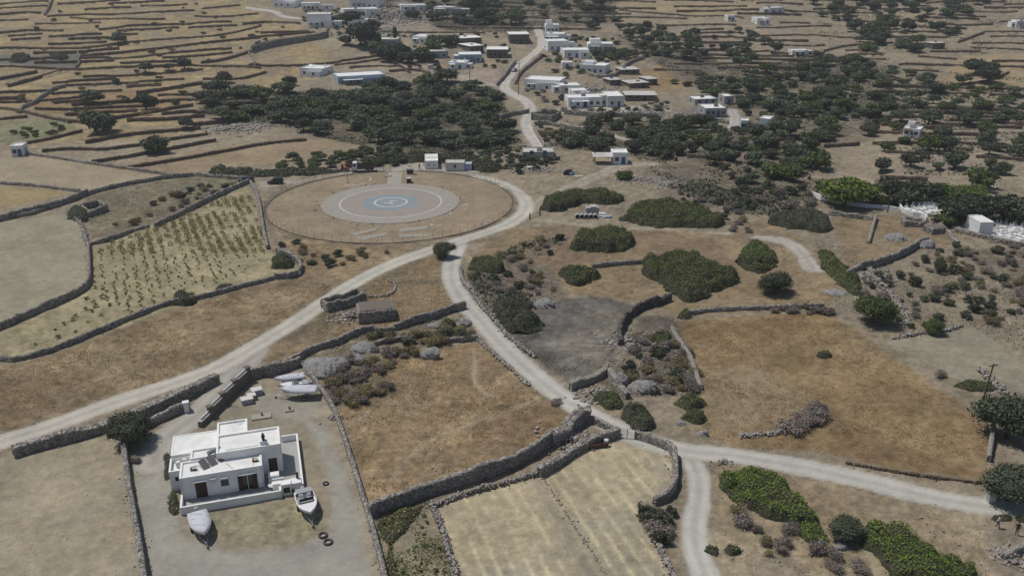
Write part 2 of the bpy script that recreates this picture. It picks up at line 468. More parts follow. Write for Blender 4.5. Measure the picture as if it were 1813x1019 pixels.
for line, sh in STEPS:
    xs = [p[0] for p in line]; yv = [p[1] for p in line]; ln = sum(math.hypot(b[0] - a[0], b[1] - a[1]) for a, b in zip(line[:-1], line[1:]))
    c0, c1 = np.searchsorted(tgx, [min(xs) - 2, max(xs) + 2]); r0, r1 = np.searchsorted(tgy, [min(yv) - 3, max(yv) + 26])
    sx, sy = TGX[r0:r1, c0:c1], TGY[r0:r1, c0:c1]
    if sx.size == 0: continue
    best = np.full(sx.shape, 1e9); up = np.zeros(sx.shape); al = np.zeros(sx.shape); run = 0
    for a, b in zip(line[:-1], line[1:]):
        vx, vy = b[0] - a[0], b[1] - a[1]; l = math.hypot(vx, vy) + 1e-9
        t = np.clip(((sx - a[0]) * vx + (sy - a[1]) * vy) / (l * l), 0, 1)
        dx, dy = sx - a[0] - t * vx, sy - a[1] - t * vy; d = np.hypot(dx, dy)
        s_ = (vx * dy - vy * dx) / l * (1 if vx >= 0 else -1)
        k = d < best; best[k] = d[k]; up[k] = s_[k]; al[k] = (run + t * l)[k]; run += l
    endf = sstep(0, 4, al) * sstep(0, 4, ln - al)
    T_[r0:r1, c0:c1] = np.maximum(T_[r0:r1, c0:c1], sh * endf * sstep(-.1, .9, up) * np.exp(-np.maximum(up - 3, 0) / 6.0))
TERR = T_

# ------------------------------------------------------------------ ground sheet: fields, roads and tracks
ys = [50.0]
while ys[-1] < 640:
    y = ys[-1]
    ys.append(y + np.interp(y, [50, 75, 200, 400, 640], [0.30, 0.34, 0.95, 1.5, 2.0]))
YR = np.array([-500, -200, -60, 0, 30, 42] + ys + [660, 700, 760, 850, 980, 1200, 1600, 2400, 3600])
un = np.linspace(-1, 1, 601)
U = np.concatenate([[-9, -5, -3, -2, -1.5, -1.2, -1.07], un, [1.07, 1.2, 1.5, 2, 3, 5, 9]])
halfw = np.maximum(0.66 * (0.923 * YR + 24), 46)
GX = U[None, :] * halfw[:, None]
GY = np.repeat(YR[:, None], len(U), 1)
GZ = hgt(GX, GY)
X = GX.ravel(); Y = GY.ravel()

def lin(c):
    a = np.array(s2l(*c)); g = a @ np.array([.3, .6, .1])
    return (a * .74 + g * .26) * np.array([1.05, 1.065, 1.06])
big = fbm(X, Y, 60, 3, 4); med = fbm(X, Y, 14, 9, 4); fine = fbm(X, Y, 3.0, 21, 3)
wob = (fbm(X, Y, 5.0, 33, 4) - 0.5) * 3.2                      # metres by which soft borders wander
base = lin((142, 126, 100))[None] * (1 + 0.5 * (big - 0.5))[:, None]
# far slopes are a patchwork of straw, scree and bare reddish earth
p2_ = np.clip((med - 0.42) * 5, 0, 1)[:, None]
base = base * (1 - 0.5 * p2_) + lin((130, 116, 98))[None] * 0.5 * p2_
COL = base.copy()
COARSE = np.full(X.shape, 0.85)
REGION = np.zeros(X.shape, np.int32)
REG = ['ground']

def paint(mask, col, coarse):
    global COL, COARSE
    m = np.clip(mask, 0, 1)
    COL = COL * (1 - m[:, None]) + col * m[:, None]
    COARSE = COARSE * (1 - m) + coarse * m

def signed(poly, margin=6):
    xs = [p[0] for p in poly]; ysz = [p[1] for p in poly]
    sel = np.where((X > min(xs) - margin) & (X < max(xs) + margin) & (Y > min(ysz) - margin) & (Y < max(ysz) + margin))[0]
    sd = np.full(X.shape, -99.0)
    d = seg_dist(X[sel], Y[sel], poly, True)
    sd[sel] = np.where(inside(X[sel], Y[sel], poly), d, -d)
    return sd

FIELDS = {}
def field(name, pxpts, rgb, coarse=0.6, soft=0.5, wander=0.5, var=0.25, rgb2=None, region=True):
    poly = GP(pxpts)
    sd = signed(poly)
    c = lin(rgb)[None] * (1 + var * 1.6 * (fbm(X, Y, 7, len(REG) + 50, 4) - 0.5))[:, None]
    if rgb2:
        w = np.clip((fbm(X, Y, 11, len(REG) + 90, 4) - 0.46) * 6, 0, 1)[:, None]
        c = c * (1 - w) + lin(rgb2)[None] * w
    paint(sstep(-soft, soft, sd + wob * wander), c, coarse)
    if region:
        REG.append(name); REGION[sd > 0] = len(REG) - 1
    FIELDS[name + str(len(FIELDS))] = poly
    return poly

# hillside and valley patches
field('field', [(-60, 0), (440, 0), (560, 60), (590, 110), (520, 150), (350, 165), (350, 205), (330, 240), (0, 262), (-60, 262)], (152, 130, 84), .8, 6, 2, .4, (138, 120, 92), False)
field('field', [(-60, 95), (115, 92), (143, 96), (138, 121), (60, 119), (-60, 116)], (108, 102, 92), .4, .6, .4, .2)
field('field', [(150, 105), (350, 92), (350, 116), (250, 122), (150, 122)], (148, 128, 84), .5, 1.5, 1, .3)
field('field', [(0, 215), (130, 208), (140, 232), (45, 255), (-60, 250), (-60, 225)], (122, 120, 84), .7, 1, .6, .3)
field('field', [(60, 170), (240, 158), (330, 170), (330, 188), (210, 208), (60, 195)], (142, 114, 72), .7, 2, 1, .3)
field('field', [(-60, 284), (40, 277), (75, 272), (190, 297), (310, 312), (230, 324), (150, 336), (80, 328), (-60, 318)], (150, 134, 104), .35, .5, .4, .16)
field('field', [(-60, 328), (60, 334), (125, 341), (60, 358), (-60, 378)], (150, 128, 80), .5, .5, .4, .2)
field('field', [(200, 300), (330, 268), (460, 256), (600, 240), (600, 262), (470, 290), (330, 308), (250, 308)], (146, 124, 92), .5, 2, 1, .3)
field('field', [(1040, 0), (1350, 0), (1340, 30), (1230, 30), (1100, 18)], (150, 128, 92), .5, 2, 1, .3)
field('field', [(1700, 100), (1813, 95), (1870, 120), (1870, 160), (1740, 165), (1650, 150)], (150, 128, 90), .5, 2, 1, .3)
field('field', [(1560, 190), (1700, 185), (1813, 200), (1870, 260), (1720, 300), (1640, 330), (1600, 260)], (140, 124, 106), .5, 4, 2, .3)
field('field', [(1130, 130), (1180, 105), (1240, 135), (1240, 150), (1160, 165)], (146, 118, 76), .7, 1, 1, .3)
field('field', [(1190, 330), (1330, 310), (1340, 370), (1240, 372), (1160, 345)], (122, 106, 90), .9, 4, 2, .3)
field('scrubland', [(1090, 60), (1230, 90), (1330, 125), (1450, 92), (1560, 110), (1590, 190), (1540, 245), (1440, 265), (1440, 330), (1330, 375), (1200, 345), (1120, 275), (960, 262), (1000, 215), (1160, 215), (1290, 235), (1320, 205), (1270, 165), (1180, 130)], (116, 102, 84), 1, 5, 3, .5, (98, 90, 74), False)
field('scrubland', [(350, 205), (368, 165), (560, 165), (760, 138), (885, 170), (925, 262), (760, 276), (620, 255), (470, 218)], (104, 93, 76), 1, 4, 2, .5, (88, 82, 66), False)
field('scrubland', [(660, -10), (1090, -10), (1090, 40), (1000, 50), (900, 60), (800, 55), (700, 30)], (118, 104, 86), 1, 5, 3, .5, (96, 90, 74), False)
field('rocky_ground', [(780, 22), (700, 0), (660, 20), (680, 40), (760, 50)], (140, 126, 112), 1, 2, 2, .4)
field('rocky_ground', [(640, 0), (700, 10), (720, 60), (660, 62)], (138, 124, 110), 1, 2, 2, .4)
field('rocky_ground', [(810, 130), (880, 122), (890, 135), (870, 155), (800, 145)], (150, 130, 112), .8, 1, 1, .3)
field('village_yard', [(1000, 188), (1120, 188), (1200, 196), (1180, 207), (1060, 202), (960, 200)], (168, 158, 142), .4, 1, .6, .3)
field('village_yard', [(1205, 200), (1235, 186), (1290, 200), (1285, 216), (1220, 222)], (112, 106, 100), .3, .5, .3, .15)
# plots around the helipad
field('scrub_plot', [(165, 422), (130, 376), (160, 345), (240, 328), (330, 314), (432, 316), (400, 338), (345, 362), (290, 387), (225, 410)], (120, 108, 82), 1, .4, .3, .35, (112, 108, 80))
field('field', [(-60, 398), (60, 386), (118, 378), (142, 392), (154, 440), (156, 495), (110, 528), (30, 563), (-60, 596)], (145, 136, 110), .4, .4, .2, .16)
field('vineyard_soil', [(166, 434), (250, 406), (330, 375), (438, 328), (455, 370), (470, 410), (478, 445), (525, 478), (480, 492), (400, 513), (330, 540), (200, 583), (110, 618), (30, 638), (-60, 636), (-60, 612), (30, 574), (110, 536), (160, 508)], (152, 137, 99), .8, .4, .2, .3, (143, 131, 92))
field('meadow', [(-80, 655), (30, 645), (110, 622), (250, 566), (400, 520), (530, 490), (540, 470), (500, 420), (480, 400), (470, 370), (600, 432), (760, 436), (720, 452), (650, 478), (590, 515), (520, 562), (450, 606), (380, 642), (290, 675), (200, 704), (95, 740), (-80, 790)], (140, 118, 82), .95, .5, .4, .4, (122, 101, 70))
field('bare_ground', [(560, 318), (620, 298), (700, 296), (760, 300), (840, 306), (900, 322), (890, 330), (780, 306), (690, 303), (600, 312), (500, 328), (462, 332), (450, 320)], (152, 143, 126), .35, 1, .6, .2)
# triangle between the two tracks, ruins and rocks
field('meadow', [(820, 440), (800, 465), (800, 495), (830, 545), (800, 555), (700, 580), (640, 590), (560, 620), (470, 645), (430, 650), (520, 580), (590, 532), (650, 492), (720, 462), (780, 446)], (134, 111, 76), .9, .5, .5, .35, (112, 98, 74))
field('rocky_ground', [(470, 650), (560, 625), (640, 592), (830, 555), (850, 600), (780, 612), (700, 625), (660, 690), (620, 720), (570, 690), (550, 655)], (120, 106, 82), 1, .6, .6, .4, (104, 94, 76))
field('meadow', [(640, 690), (690, 630), (770, 612), (850, 606), (900, 640), (960, 690), (1015, 738), (975, 775), (930, 806), (850, 840), (760, 866), (700, 885), (655, 905), (632, 830), (615, 770), (600, 730)], (143, 118, 80), 1, .5, .4, .4, (126, 101, 68))
# land right of the second track
field('meadow', [(850, 440), (900, 405), (1000, 398), (1130, 402), (1290, 414), (1350, 380), (1480, 470), (1500, 520), (1450, 545), (1300, 555), (1200, 560), (1150, 540), (1060, 520), (990, 525), (900, 570), (860, 545), (820, 490)], (138, 116, 80), .75, .8, .8, .35, (126, 104, 78))
field('rocky_ground', [(830, 470), (900, 440), (970, 470), (1000, 520), (930, 600), (880, 590), (830, 520)], (112, 98, 80), 1, 1, 1, .4)
field('burnt_field', [(905, 592), (930, 566), (985, 530), (1050, 523), (1150, 544), (1112, 575), (1095, 612), (1090, 640), (1050, 662), (1005, 672), (955, 642)], (100, 94, 87), 1, .7, .5, .5, (76, 72, 67))
field('burnt_field', [(960, 605), (1035, 580), (1085, 590), (1065, 640), (1005, 652)], (116, 110, 98), .95, 3, 1.2, .4, (90, 86, 80), False)
field('rocky_ground', [(1100, 610), (1130, 560), (1195, 560), (1230, 620), (1240, 690), (1180, 700), (1060, 705), (1030, 685), (1095, 645)], (98, 89, 76), 1, .8, .8, .4, (124, 104, 74))
field('meadow', [(1195, 570), (1300, 560), (1450, 552), (1500, 575), (1590, 640), (1690, 705), (1755, 765), (1742, 850), (1600, 833), (1450, 797), (1300, 795), (1240, 770), (1240, 690), (1232, 640), (1215, 605)], (138, 112, 70), .85, .7, .5, .35, (124, 98, 60))
field('meadow', [(1230, 690), (1330, 640), (1420, 690), (1460, 740), (1360, 765), (1260, 770)], (136, 116, 84), .8, 4, 2, .3, None, False)
field('mown_field', [(1565, 606), (1640, 590), (1735, 577), (1800, 640), (1860, 700), (1760, 690), (1690, 672), (1630, 638)], (137, 128, 105), .5, .4, .3, .2)
field('field', [(1555, 495), (1620, 475), (1760, 462), (1765, 490), (1700, 540), (1640, 560), (1600, 545)], (136, 121, 96), .7, .6, .5, .25)
field('meadow', [(1470, 385), (1560, 380), (1690, 400), (1700, 430), (1620, 445), (1550, 478), (1500, 470)], (128, 108, 76), .8, .7, .6, .3)
field('meadow', [(1700, 440), (1820, 445), (1870, 470), (1870, 560), (1770, 500)], (118, 106, 84), 1, 1, 1, .3)
field('meadow', [(1270, 815), (1400, 830), (1550, 862), (1750, 905), (1750, 1040), (1450, 1040), (1380, 960), (1280, 1040), (1262, 960), (1262, 860)], (156, 138, 106), .85, 1, .8, .3, (142, 122, 90))
# foreground plots
field('stubble_field', [(25, 806), (110, 787), (216, 766), (222, 830), (238, 920), (256, 1060), (-80, 1060), (-80, 830)], (152, 138, 110), .45, .4, .3, .18, (140, 132, 112))
field('gravel_yard', [(226, 800), (290, 752), (330, 730), (440, 660), (530, 650), (556, 672), (590, 720), (612, 780), (632, 850), (652, 910), (664, 960), (684, 1060), (262, 1060), (246, 950), (230, 860)], (146, 132, 108), .5, .4, .2, .22, (136, 126, 104))
field('yard_track', [(246, 820), (285, 770), (318, 760), (300, 830), (305, 900), (330, 950), (400, 975), (520, 968), (580, 940), (592, 900), (585, 850), (560, 790), (540, 745), (580, 760), (615, 840), (640, 930), (655, 1060), (268, 1060), (250, 950), (240, 870)], (148, 143, 130), .25, .9, .5, .12)
field('yard_track', [(440, 700), (540, 690), (570, 720), (540, 745), (460, 735)], (146, 138, 122), .3, 1, .5, .12)
field('weedy_patch', [(335, 922), (420, 905), (510, 888), (560, 905), (578, 945), (500, 966), (390, 965)], (142, 131, 98), .9, 1.2, .8, .25, (144, 132, 106))
field('kitchen_garden', [(662, 912), (700, 898), (762, 876), (775, 920), (795, 985), (815, 1060), (690, 1060)], (138, 124, 98), .6, .3, .2, .2)
fpoly = field('stubble_field', [(775, 893), (850, 866), (955, 838), (1000, 808), (1050, 782), (1090, 772), (1130, 778), (1190, 796), (1195, 840), (1190, 868), (1172, 884), (1132, 892), (1150, 935), (1170, 980), (1200, 1060), (822, 1060), (800, 985), (785, 940)], (166, 149, 114), .55, .3, .2, .16, (152, 140, 114))
# straw swaths left by the mower
sdf = signed(fpoly)
a_, b_ = G(958, 838).xy, G(1085, 1040).xy
ux, uy = (b_ - a_).normalized()
side = (X - a_.x) * uy - (Y - a_.y) * ux
sw = 0.5 + 0.5 * np.sin((side + 0.5 * (fbm(X, Y, 6, 71) - .5)) * 2 * math.pi / 1.65)
paint(np.where(sdf > 0.3, sw ** 4 * (0.2 + 0.8 * np.clip((fbm(X, Y, 3, 72) - .40) * 6, 0, 1)) * 0.85, 0), lin((192, 175, 132))[None] * np.ones((len(X), 1)), .6)
paint(np.where((sdf > 0.3) & (side > 0) & (side < 2.4), 0.55, 0), lin((140, 126, 108))[None] * np.ones((len(X), 1)), .4)

# pale old swaths across the stubble field below the lower track
# tracks ----------------------------------------------------------
ROADS = {}
def track(name, pxpts, width, rgb=(172, 165, 150), coarse=0.22, wander=0.22, sm=2, var=0.10, ruts=True):
    line = smooth(GP(pxpts), sm)
    xs = [p[0] for p in line]; ysz = [p[1] for p in line]
    sel = np.where((X > min(xs) - 8) & (X < max(xs) + 8) & (Y > min(ysz) - 8) & (Y < max(ysz) + 8))[0]
    d = np.full(X.shape, 99.0)
    d[sel] = seg_dist(X[sel], Y[sel], line)
    c = lin(rgb)[None] * (1 + var * 2 * (fbm(X, Y, 4, 140, 4) - 0.5))[:, None]
    if ruts:                                                    # paler wheel lines, dustier crown
        c = c * (1 + 0.13 * np.exp(-((d - width * 0.24) / 0.35) ** 2) - 0.09 * np.exp(-(d / 0.4) ** 2))[:, None]
    edge = width / 2 - d + wob * wander
    verge = sstep(-1.4, 0.1, edge) * 0.45
    paint(verge, lin((142, 128, 104))[None] * np.ones((len(X), 1)), 0.7)
    paint(sstep(-0.28, 0.28, edge), c, coarse)
    REG.append(name); REGION[(d < width / 2)] = len(REG) - 1
    ROADS.setdefault(name, []).append((line, width))
    return line

track('dirt_track', [(945, 368), (965, 352), (995, 338), (1040, 318), (1078, 302), (1100, 292), (1150, 290)], 4.5, (152, 141, 122), .5, .8)
track('dirt_track', [(955, 388), (985, 393), (1020, 398), (1110, 403), (1200, 408), (1290, 413)], 1.1, (154, 141, 118), .6, .8)
track('dirt_track', [(1345, 420), (1375, 424), (1400, 430), (1420, 446), (1440, 476)], 3.6, (164, 156, 144), .4, .9)
track('village_road', [(952, 52), (962, 75), (950, 92), (925, 110), (905, 130), (888, 154), (915, 170), (938, 184), (940, 200), (930, 215), (936, 235), (948, 250), (958, 266)], 4.2, (174, 167, 156))
track('village_road', [(936, 216), (960, 214), (990, 218), (1040, 230), (1090, 242), (1120, 250)], 3.0, (164, 155, 140))
track('village_road', [(440, 14), (468, 18), (490, 22), (497, 29), (532, 33)], 4.5, (174, 167, 156))
track('village_road', [(748, 92), (738, 102), (730, 112), (755, 120), (800, 134), (880, 152)], 2.6, (160, 150, 136))
track('village_road', [(1296, 195), (1302, 208), (1298, 226)], 4.0, (160, 154, 146))
track('cemetery_path', [(1748, 305), (1756, 325), (1752, 340), (1732, 356)], 2.4, (160, 154, 144), .2, .1)
track('cemetery_path', [(1757, 345), (1785, 355), (1840, 372)], 3.0, (138, 130, 118), .3, .2)
track('footpath', [(838, 622), (842, 650), (836, 668), (852, 690), (866, 700)], .5, (160, 140, 104), .5, .25, 2, .1, False)
track('footpath', [(700, 840), (730, 800), (800, 760), (880, 735), (950, 705)], .35, (150, 128, 92), .6, .3, 2, .1, False)
track('driveway', [(452, 618), (425, 655), (390, 695), (350, 735), (312, 760), (285, 785), (270, 820)], 4.6, (158, 152, 140), .15, .12)
track('road', [(1215, 800), (1238, 840), (1238, 880), (1228, 925), (1230, 965), (1245, 1010), (1270, 1080)], 2.9, (170, 165, 154), .2, .2)
track('road', [(816, 424), (803, 452), (797, 480), (803, 508), (825, 540), (855, 573), (890, 612), (940, 660), (990, 700), (1040, 732), (1100, 762), (1160, 785), (1215, 799), (1280, 803), (1360, 815), (1450, 832), (1550, 855), (1650, 880), (1720, 893), (1813, 903), (1900, 912)], 3.7, (170, 165, 154), .2, .2)
track('road', [(-80, 806), (0, 782), (95, 752), (200, 713), (300, 681), (383, 653), (450, 614), (520, 571), (580, 530), (640, 492), (700, 464), (760, 444), (815, 425), (862, 411), (905, 395), (930, 376), (934, 357), (914, 338), (880, 322), (845, 313)], 3.9, (174, 167, 152), .22, .2)

R = np.hypot(X - PAD[0], Y - PAD[1])
c = lin((146, 126, 97))[None] * (1 + .3 * (fbm(X, Y, 9, 200) - .5))[:, None]
w = np.clip((fbm(X, Y, 16, 201) - .5) * 5, 0, 1)[:, None]
c = c * (1 - w) + lin((138, 120, 94))[None] * w
paint(np.exp(-((R - 31.2) / .8) ** 2) * .7 * (fbm(X, Y, 3, 222) > .36), lin((104, 94, 74))[None] * np.ones((len(X), 1)), .9)
paint(sstep(-.3, .3, 30.4 - R), c, .45)
REG.append('helipad_yard'); REGION[R < 30.4] = len(REG) - 1

# split the sheet into its regions (faces share the exact borders)
nr, nc = GX.shape
idx = np.arange(nr * nc).reshape(nr, nc)
F = np.stack([idx[:-1, :-1], idx[:-1, 1:], idx[1:, 1:], idx[1:, :-1]], -1).reshape(-1, 4)
relief = np.clip(COARSE - .25, 0, 1) * (0.42 * (fbm(X, Y, 1.0, 511, 3) - .5) + 0.5 * (fbm(X, Y, 3.2, 521, 3) - .5)) * (1 - .6 * sstep(150, 260, Y)) * (Y < 640)
V = np.stack([X, Y, GZ.ravel() + relief], -1)
freg = REGION[F[:, 0]]
tex = 1 + np.clip(COARSE, 0, 1) * (0.55 * (fbm(X, Y, 2.2, 411, 3) - .5) + 0.85 * (fbm(X, Y, 0.7, 431, 2) - .5)) + 0.12 * (fbm(X, Y, 1.4, 441, 3) - .5)
pale = np.clip((fbm(X, Y, 8, 451, 4) - .55) * 5, 0, 1) * np.clip(COARSE - .4, 0, 1) * .55
COL = (COL * tex[:, None]) * (1 - pale[:, None]) + pale[:, None] * lin((148, 131, 102))[None] * tex[:, None]
COL = np.clip(COL, 0.01, 0.9)
for r, nm in enumerate(REG):
    f = F[freg == r]
    if len(f) == 0: continue
    ids, inv = np.unique(f.ravel(), return_inverse=True)
    me = np_mesh(nm, V[ids], inv.reshape(-1, 4), 'ground')
    ca = me.attributes.new('earth', 'FLOAT_COLOR', 'POINT')
    ca.data.foreach_set('color', np.concatenate([COL[ids], np.ones((len(ids), 1))], 1).astype(np.float32).ravel())
    cf = me.attributes.new('coarse', 'FLOAT', 'POINT'); cf.data.foreach_set('value', COARSE[ids].astype(np.float32))
    me.polygons.foreach_set('use_smooth', np.ones(len(me.polygons), bool))
    tag(obj(nm, me), kind='structure')
del base, c, w, sw, side

# ------------------------------------------------------------------ dry stone walls
def stones_mesh(centres, sizes, rots, name, m, jit=0.22):
    """irregular eight-cornered stones, one island each"""
    n = len(centres)
    v = BOXV[None] * sizes[:, None, :] * (1 + rng.uniform(-jit, jit, (n, 8, 3)))
    ca, sa = np.cos(rots), np.sin(rots)
    x = v[..., 0] * ca[:, None] - v[..., 1] * sa[:, None]; y = v[..., 0] * sa[:, None] + v[..., 1] * ca[:, None]
    tilt = rng.uniform(-.12, .12, (n, 1))
    P = np.stack([x, y, v[..., 2] + tilt * x], -1) + centres[:, None, :]
    Fq = (BOXF[None] + 8 * np.arange(n)[:, None, None]).reshape(-1, 4)
    return np_mesh(name, P.reshape(-1, 3), Fq, m)

def resample(pts, step):
    pts = [np.array(p) for p in pts]
    out = [pts[0]]
    for a, b in zip(pts[:-1], pts[1:]):
        L = np.hypot(*(b - a)); k = max(1, int(round(L / step)))
        out += [a + (b - a) * i / k for i in range(1, k + 1)]
    return np.array(out)

def wall(label, pxpts, height, thick=0.7, m='stone', group=None, sm=1, world_pts=None, end=None, name='stone_wall', rough=1.0, retain=False):
    pts = world_pts if world_pts is not None else GP(pxpts)
    pts = smooth(pts, sm) if len(pts) > 2 and sm else [tuple(p) for p in pts]
    d = float(np.mean([p[1] for p in pts]))
    thick = thick * .72
    if d < 230 and not retain: height = height * .9
    s = np.interp(d, [70, 120, 200, 350, 550], [0.25, 0.30, 0.44, 0.62, 0.8])
    P = resample(pts, s)
    T = np.gradient(P, axis=0); T /= np.linalg.norm(T, axis=1, keepdims=True) + 1e-9
    Nn = np.stack([-T[:, 1], T[:, 0]], -1)
    ang = np.arctan2(T[:, 1], T[:, 0])
    z = hgt(P[:, 0], P[:, 1])
    if retain:
        P[:, 1] += .35; z = hgt(P[:, 0], P[:, 1] - 1.1) - .05
    low = height < .65
    hh = height * (1 + rough * 0.30 * (vn(P[:, 0], P[:, 1], 4.0, 5) - .5) + rough * 0.25 * (vn(P[:, 0], P[:, 1], 1.3, 6) - .5))
    if end: hh = hh * np.interp(np.linspace(0, 1, len(P)), [0, 1], end)
    ch = s * 0.72
    nc_ = max(1, int(round(height / ch)))
    cs, ss, rr = [], [], []
    for k in range(nc_ + 1):
        top = k == nc_
        for sd in ((-.55, .55) if top else (-1, 1)):
            zc = z + (hh if top else (k + .5) / nc_ * hh) - (0.02 if top else 0)
            off = (thick / 2 * (1 - 0.12 * k / nc_) - s * .30) * sd
            j = rng.uniform(-1, 1, (len(P), 2)) * s * (.5 if low else .06)
            off = off + (rng.normal(0, .28, len(P)) * thick if low else 0)
            c = np.stack([P[:, 0] + Nn[:, 0] * off + T[:, 0] * (s * .5 * (k % 2) + j[:, 0]), P[:, 1] + Nn[:, 1] * off + T[:, 1] * (s * .5 * (k % 2) + j[:, 0]), zc + rng.uniform(-.05, .05, len(P)) * s], -1)
            sz = np.stack([s * rng.uniform(.75, 1.25, len(P)), (thick * rng.uniform(.3, .5, len(P)) if top else s * rng.uniform(.6, .95, len(P))), ch * rng.uniform(.75, 1.25, len(P)) * (rng.uniform(.5, 1.3, len(P)) if top else 1.12)], -1)
            if low:
                keep_ = rng.uniform(0, 1, len(P)) > (.25 if height > .2 else .6)
                sz = sz * rng.uniform(.6, 1.3, (len(P), 1)) * (1 if height > .2 else .6); cs.append(c[keep_]); ss.append(sz[keep_]); rr.append(rng.uniform(0, 6.28, keep_.sum())); continue
            cs.append(c); ss.append(sz); rr.append(ang + rng.uniform(-.2, .2, len(P)))
    cs = np.concatenate(cs); ss = np.concatenate(ss); rr = np.concatenate(rr)
    # rubble spilled at the foot
    nb = int(len(P) * 0.35)
    i = rng.integers(0, len(P), nb); o = rng.normal(0, .35, nb) + np.sign(rng.uniform(-1, 1, nb)) * (thick / 2 + .15)
    q = P[i] + Nn[i] * o[:, None]
    cs = np.concatenate([cs, np.stack([q[:, 0], q[:, 1], hgt(q[:, 0], q[:, 1]) + .06], -1)])
    ss = np.concatenate([ss, s * rng.uniform(.3, .8, (nb, 3)) * np.array([1, 1, .7])]); rr = np.concatenate([rr, rng.uniform(0, 6.28, nb)])
    org = np.array([P[len(P) // 2, 0], P[len(P) // 2, 1], z[len(P) // 2]])
    root = empty(name, org, 0, label, 'wall', group); root['kind'] = 'thing'
    st = obj('stones', stones_mesh(cs - org, ss, rr, 'stones', m), root); st['kind'] = 'stuff'
    if low: return root
    # hearting that fills the wall between its two faces
    w2 = thick * .5 - s * .25
    A = np.concatenate([np.stack([P[:, 0] + Nn[:, 0] * w2, P[:, 1] + Nn[:, 1] * w2, z - .3], -1), np.stack([P[:, 0] + Nn[:, 0] * w2, P[:, 1] + Nn[:, 1] * w2, z + hh - ch * .3], -1),
                        np.stack([P[:, 0] - Nn[:, 0] * w2, P[:, 1] - Nn[:, 1] * w2, z + hh - ch * .3], -1), np.stack([P[:, 0] - Nn[:, 0] * w2, P[:, 1] - Nn[:, 1] * w2, z - .3], -1)]) - org
    n = len(P); fs = []
    for kk in range(3):
        i0 = np.arange(n - 1) + kk * n
        fs.append(np.stack([i0, i0 + 1, i0 + 1 + n, i0 + n], -1))
    fs.append(np.array([[0, n, 2 * n, 3 * n], [n - 1, 4 * n - 1, 3 * n - 1, 2 * n - 1]]))
    obj('wall_core', np_mesh('wall_core', A, np.concatenate(fs), m), root)
    return root

wall('thick grey stone wall below the track beside the stubble field', [(26, 806), (70, 793), (130, 777), (165, 768), (225, 748), (300, 718), (345, 696), (382, 676)], 1.5, 2.0)
wall('straight narrow stone wall between the stubble field and the house yard', [(221, 765), (221, 800), (230, 870), (239, 920), (250, 980), (262, 1060)], 1.45, .85, sm=0)
wall('short stone wall ending at the white gatepost of the driveway', [(222, 772), (262, 757), (300, 738), (333, 724)], 1.3, .9)
wall('curved stone wall behind the stored boats', [(441, 672), (464, 665), (480, 666), (505, 656), (530, 648)], 1.9, .8)
wall('low stone wall between the house yard and the brown meadow', [(546, 656), (560, 680), (590, 722), (606, 765), (622, 815), (638, 868), (652, 912), (665, 955), (676, 1000), (690, 1060)], .85, .7)
wall('tall shaded stone wall crossing from yard to track below the meadow', [(656, 914), (700, 897), (760, 876), (850, 850), (930, 817), (975, 787)], 2.1, .9)
wall('rubble stone enclosure at the road end of the tall wall', [(975, 787), (1000, 775), (1010, 760), (1030, 745), (1042, 745)], 1.9, 2.2, rough=2)
wall('low pale stone wall at the foot of the tall wall beside straw field', [(770, 896), (830, 874), (900, 855), (955, 840)], .66, .55, 'stone_pale')
wall('stone wall from straw field corner up to the field gate', [(955, 842), (990, 822), (1020, 800), (1055, 784), (1092, 772)], 1.3, 1.3)
wall('short stone wall along the road above the field gate', [(1040, 744), (1068, 756), (1094, 768)], .9, .8)
wall('narrow stone wall between the green garden and the straw field', [(764, 892), (776, 920), (790, 965), (804, 1010), (820, 1060)], .68, .6)
wall('line of loose stones dividing the straw field', [(960, 845), (980, 872), (1000, 905), (1018, 935), (1045, 972), (1080, 1030), (1095, 1060)], .12, .35, 'stone_pale', rough=2)
wall('stone wall curving round the straw field by the road fork', [(1126, 775), (1160, 786), (1192, 800), (1196, 830), (1196, 862), (1182, 884), (1160, 893)], 1.35, .8)
wall('broken stone wall below the grey bush at the straw field edge', [(1133, 893), (1142, 915), (1152, 940), (1168, 975), (1184, 1005), (1205, 1060)], .68, .6, 'stone_pale')
wall('long low stone wall between the vineyard and the brown meadow', [(-40, 632), (0, 637), (30, 641), (110, 617), (200, 578), (270, 550), (305, 536), (340, 533), (420, 511), (490, 493), (530, 488)], .85, .7)
wall('rounded stone wall end beside the green shrub at vineyard corner', [(488, 494), (520, 492), (534, 482), (532, 468), (515, 456), (492, 448)], 1.3, .8)
wall('stone wall with a bend between the mown field and vineyard', [(-60, 606), (0, 583), (30, 570), (100, 540), (150, 516), (160, 500), (159, 470), (158, 436)], 1.35, .7)
wall('broken stone wall at the upper edge of the vineyard', [(162, 434), (190, 428), (218, 418), (235, 410), (262, 403)], .9, .7, rough=2)
wall('stone wall running up between vineyard and scrub plot', [(275, 402), (310, 386), (350, 366), (395, 344), (440, 324)], 1.25, .8)
wall('stone wall between the vineyard top and the helipad meadow', [(444, 324), (456, 345), (462, 372), (466, 405), (474, 440)], .9, .8)
wall('tall dark stone wall above the mown field', [(-60, 405), (0, 392), (70, 374), (110, 364), (154, 346)], 1.7, .9)
wall('pale coped stone wall in front of the tall dark wall', [(-60, 404), (0, 389), (50, 382), (74, 374)], .9, .7, 'stone_pale')
wall('curved stone wall closing the mown field by the ruin', [(118, 378), (140, 390), (152, 420), (157, 436)], .6, .7)
wall('thin stone wall between the pale field and the yellow field', [(-60, 322), (0, 326), (70, 331), (140, 340)], .8, .6)
wall('long stone wall above the scrub plot', [(156, 346), (180, 338), (230, 327), (290, 317), (340, 312)], 1.0, .7)
wall('stone wall at the hedge above the scrub plot', [(345, 312), (380, 314), (432, 318)], .9, .7)
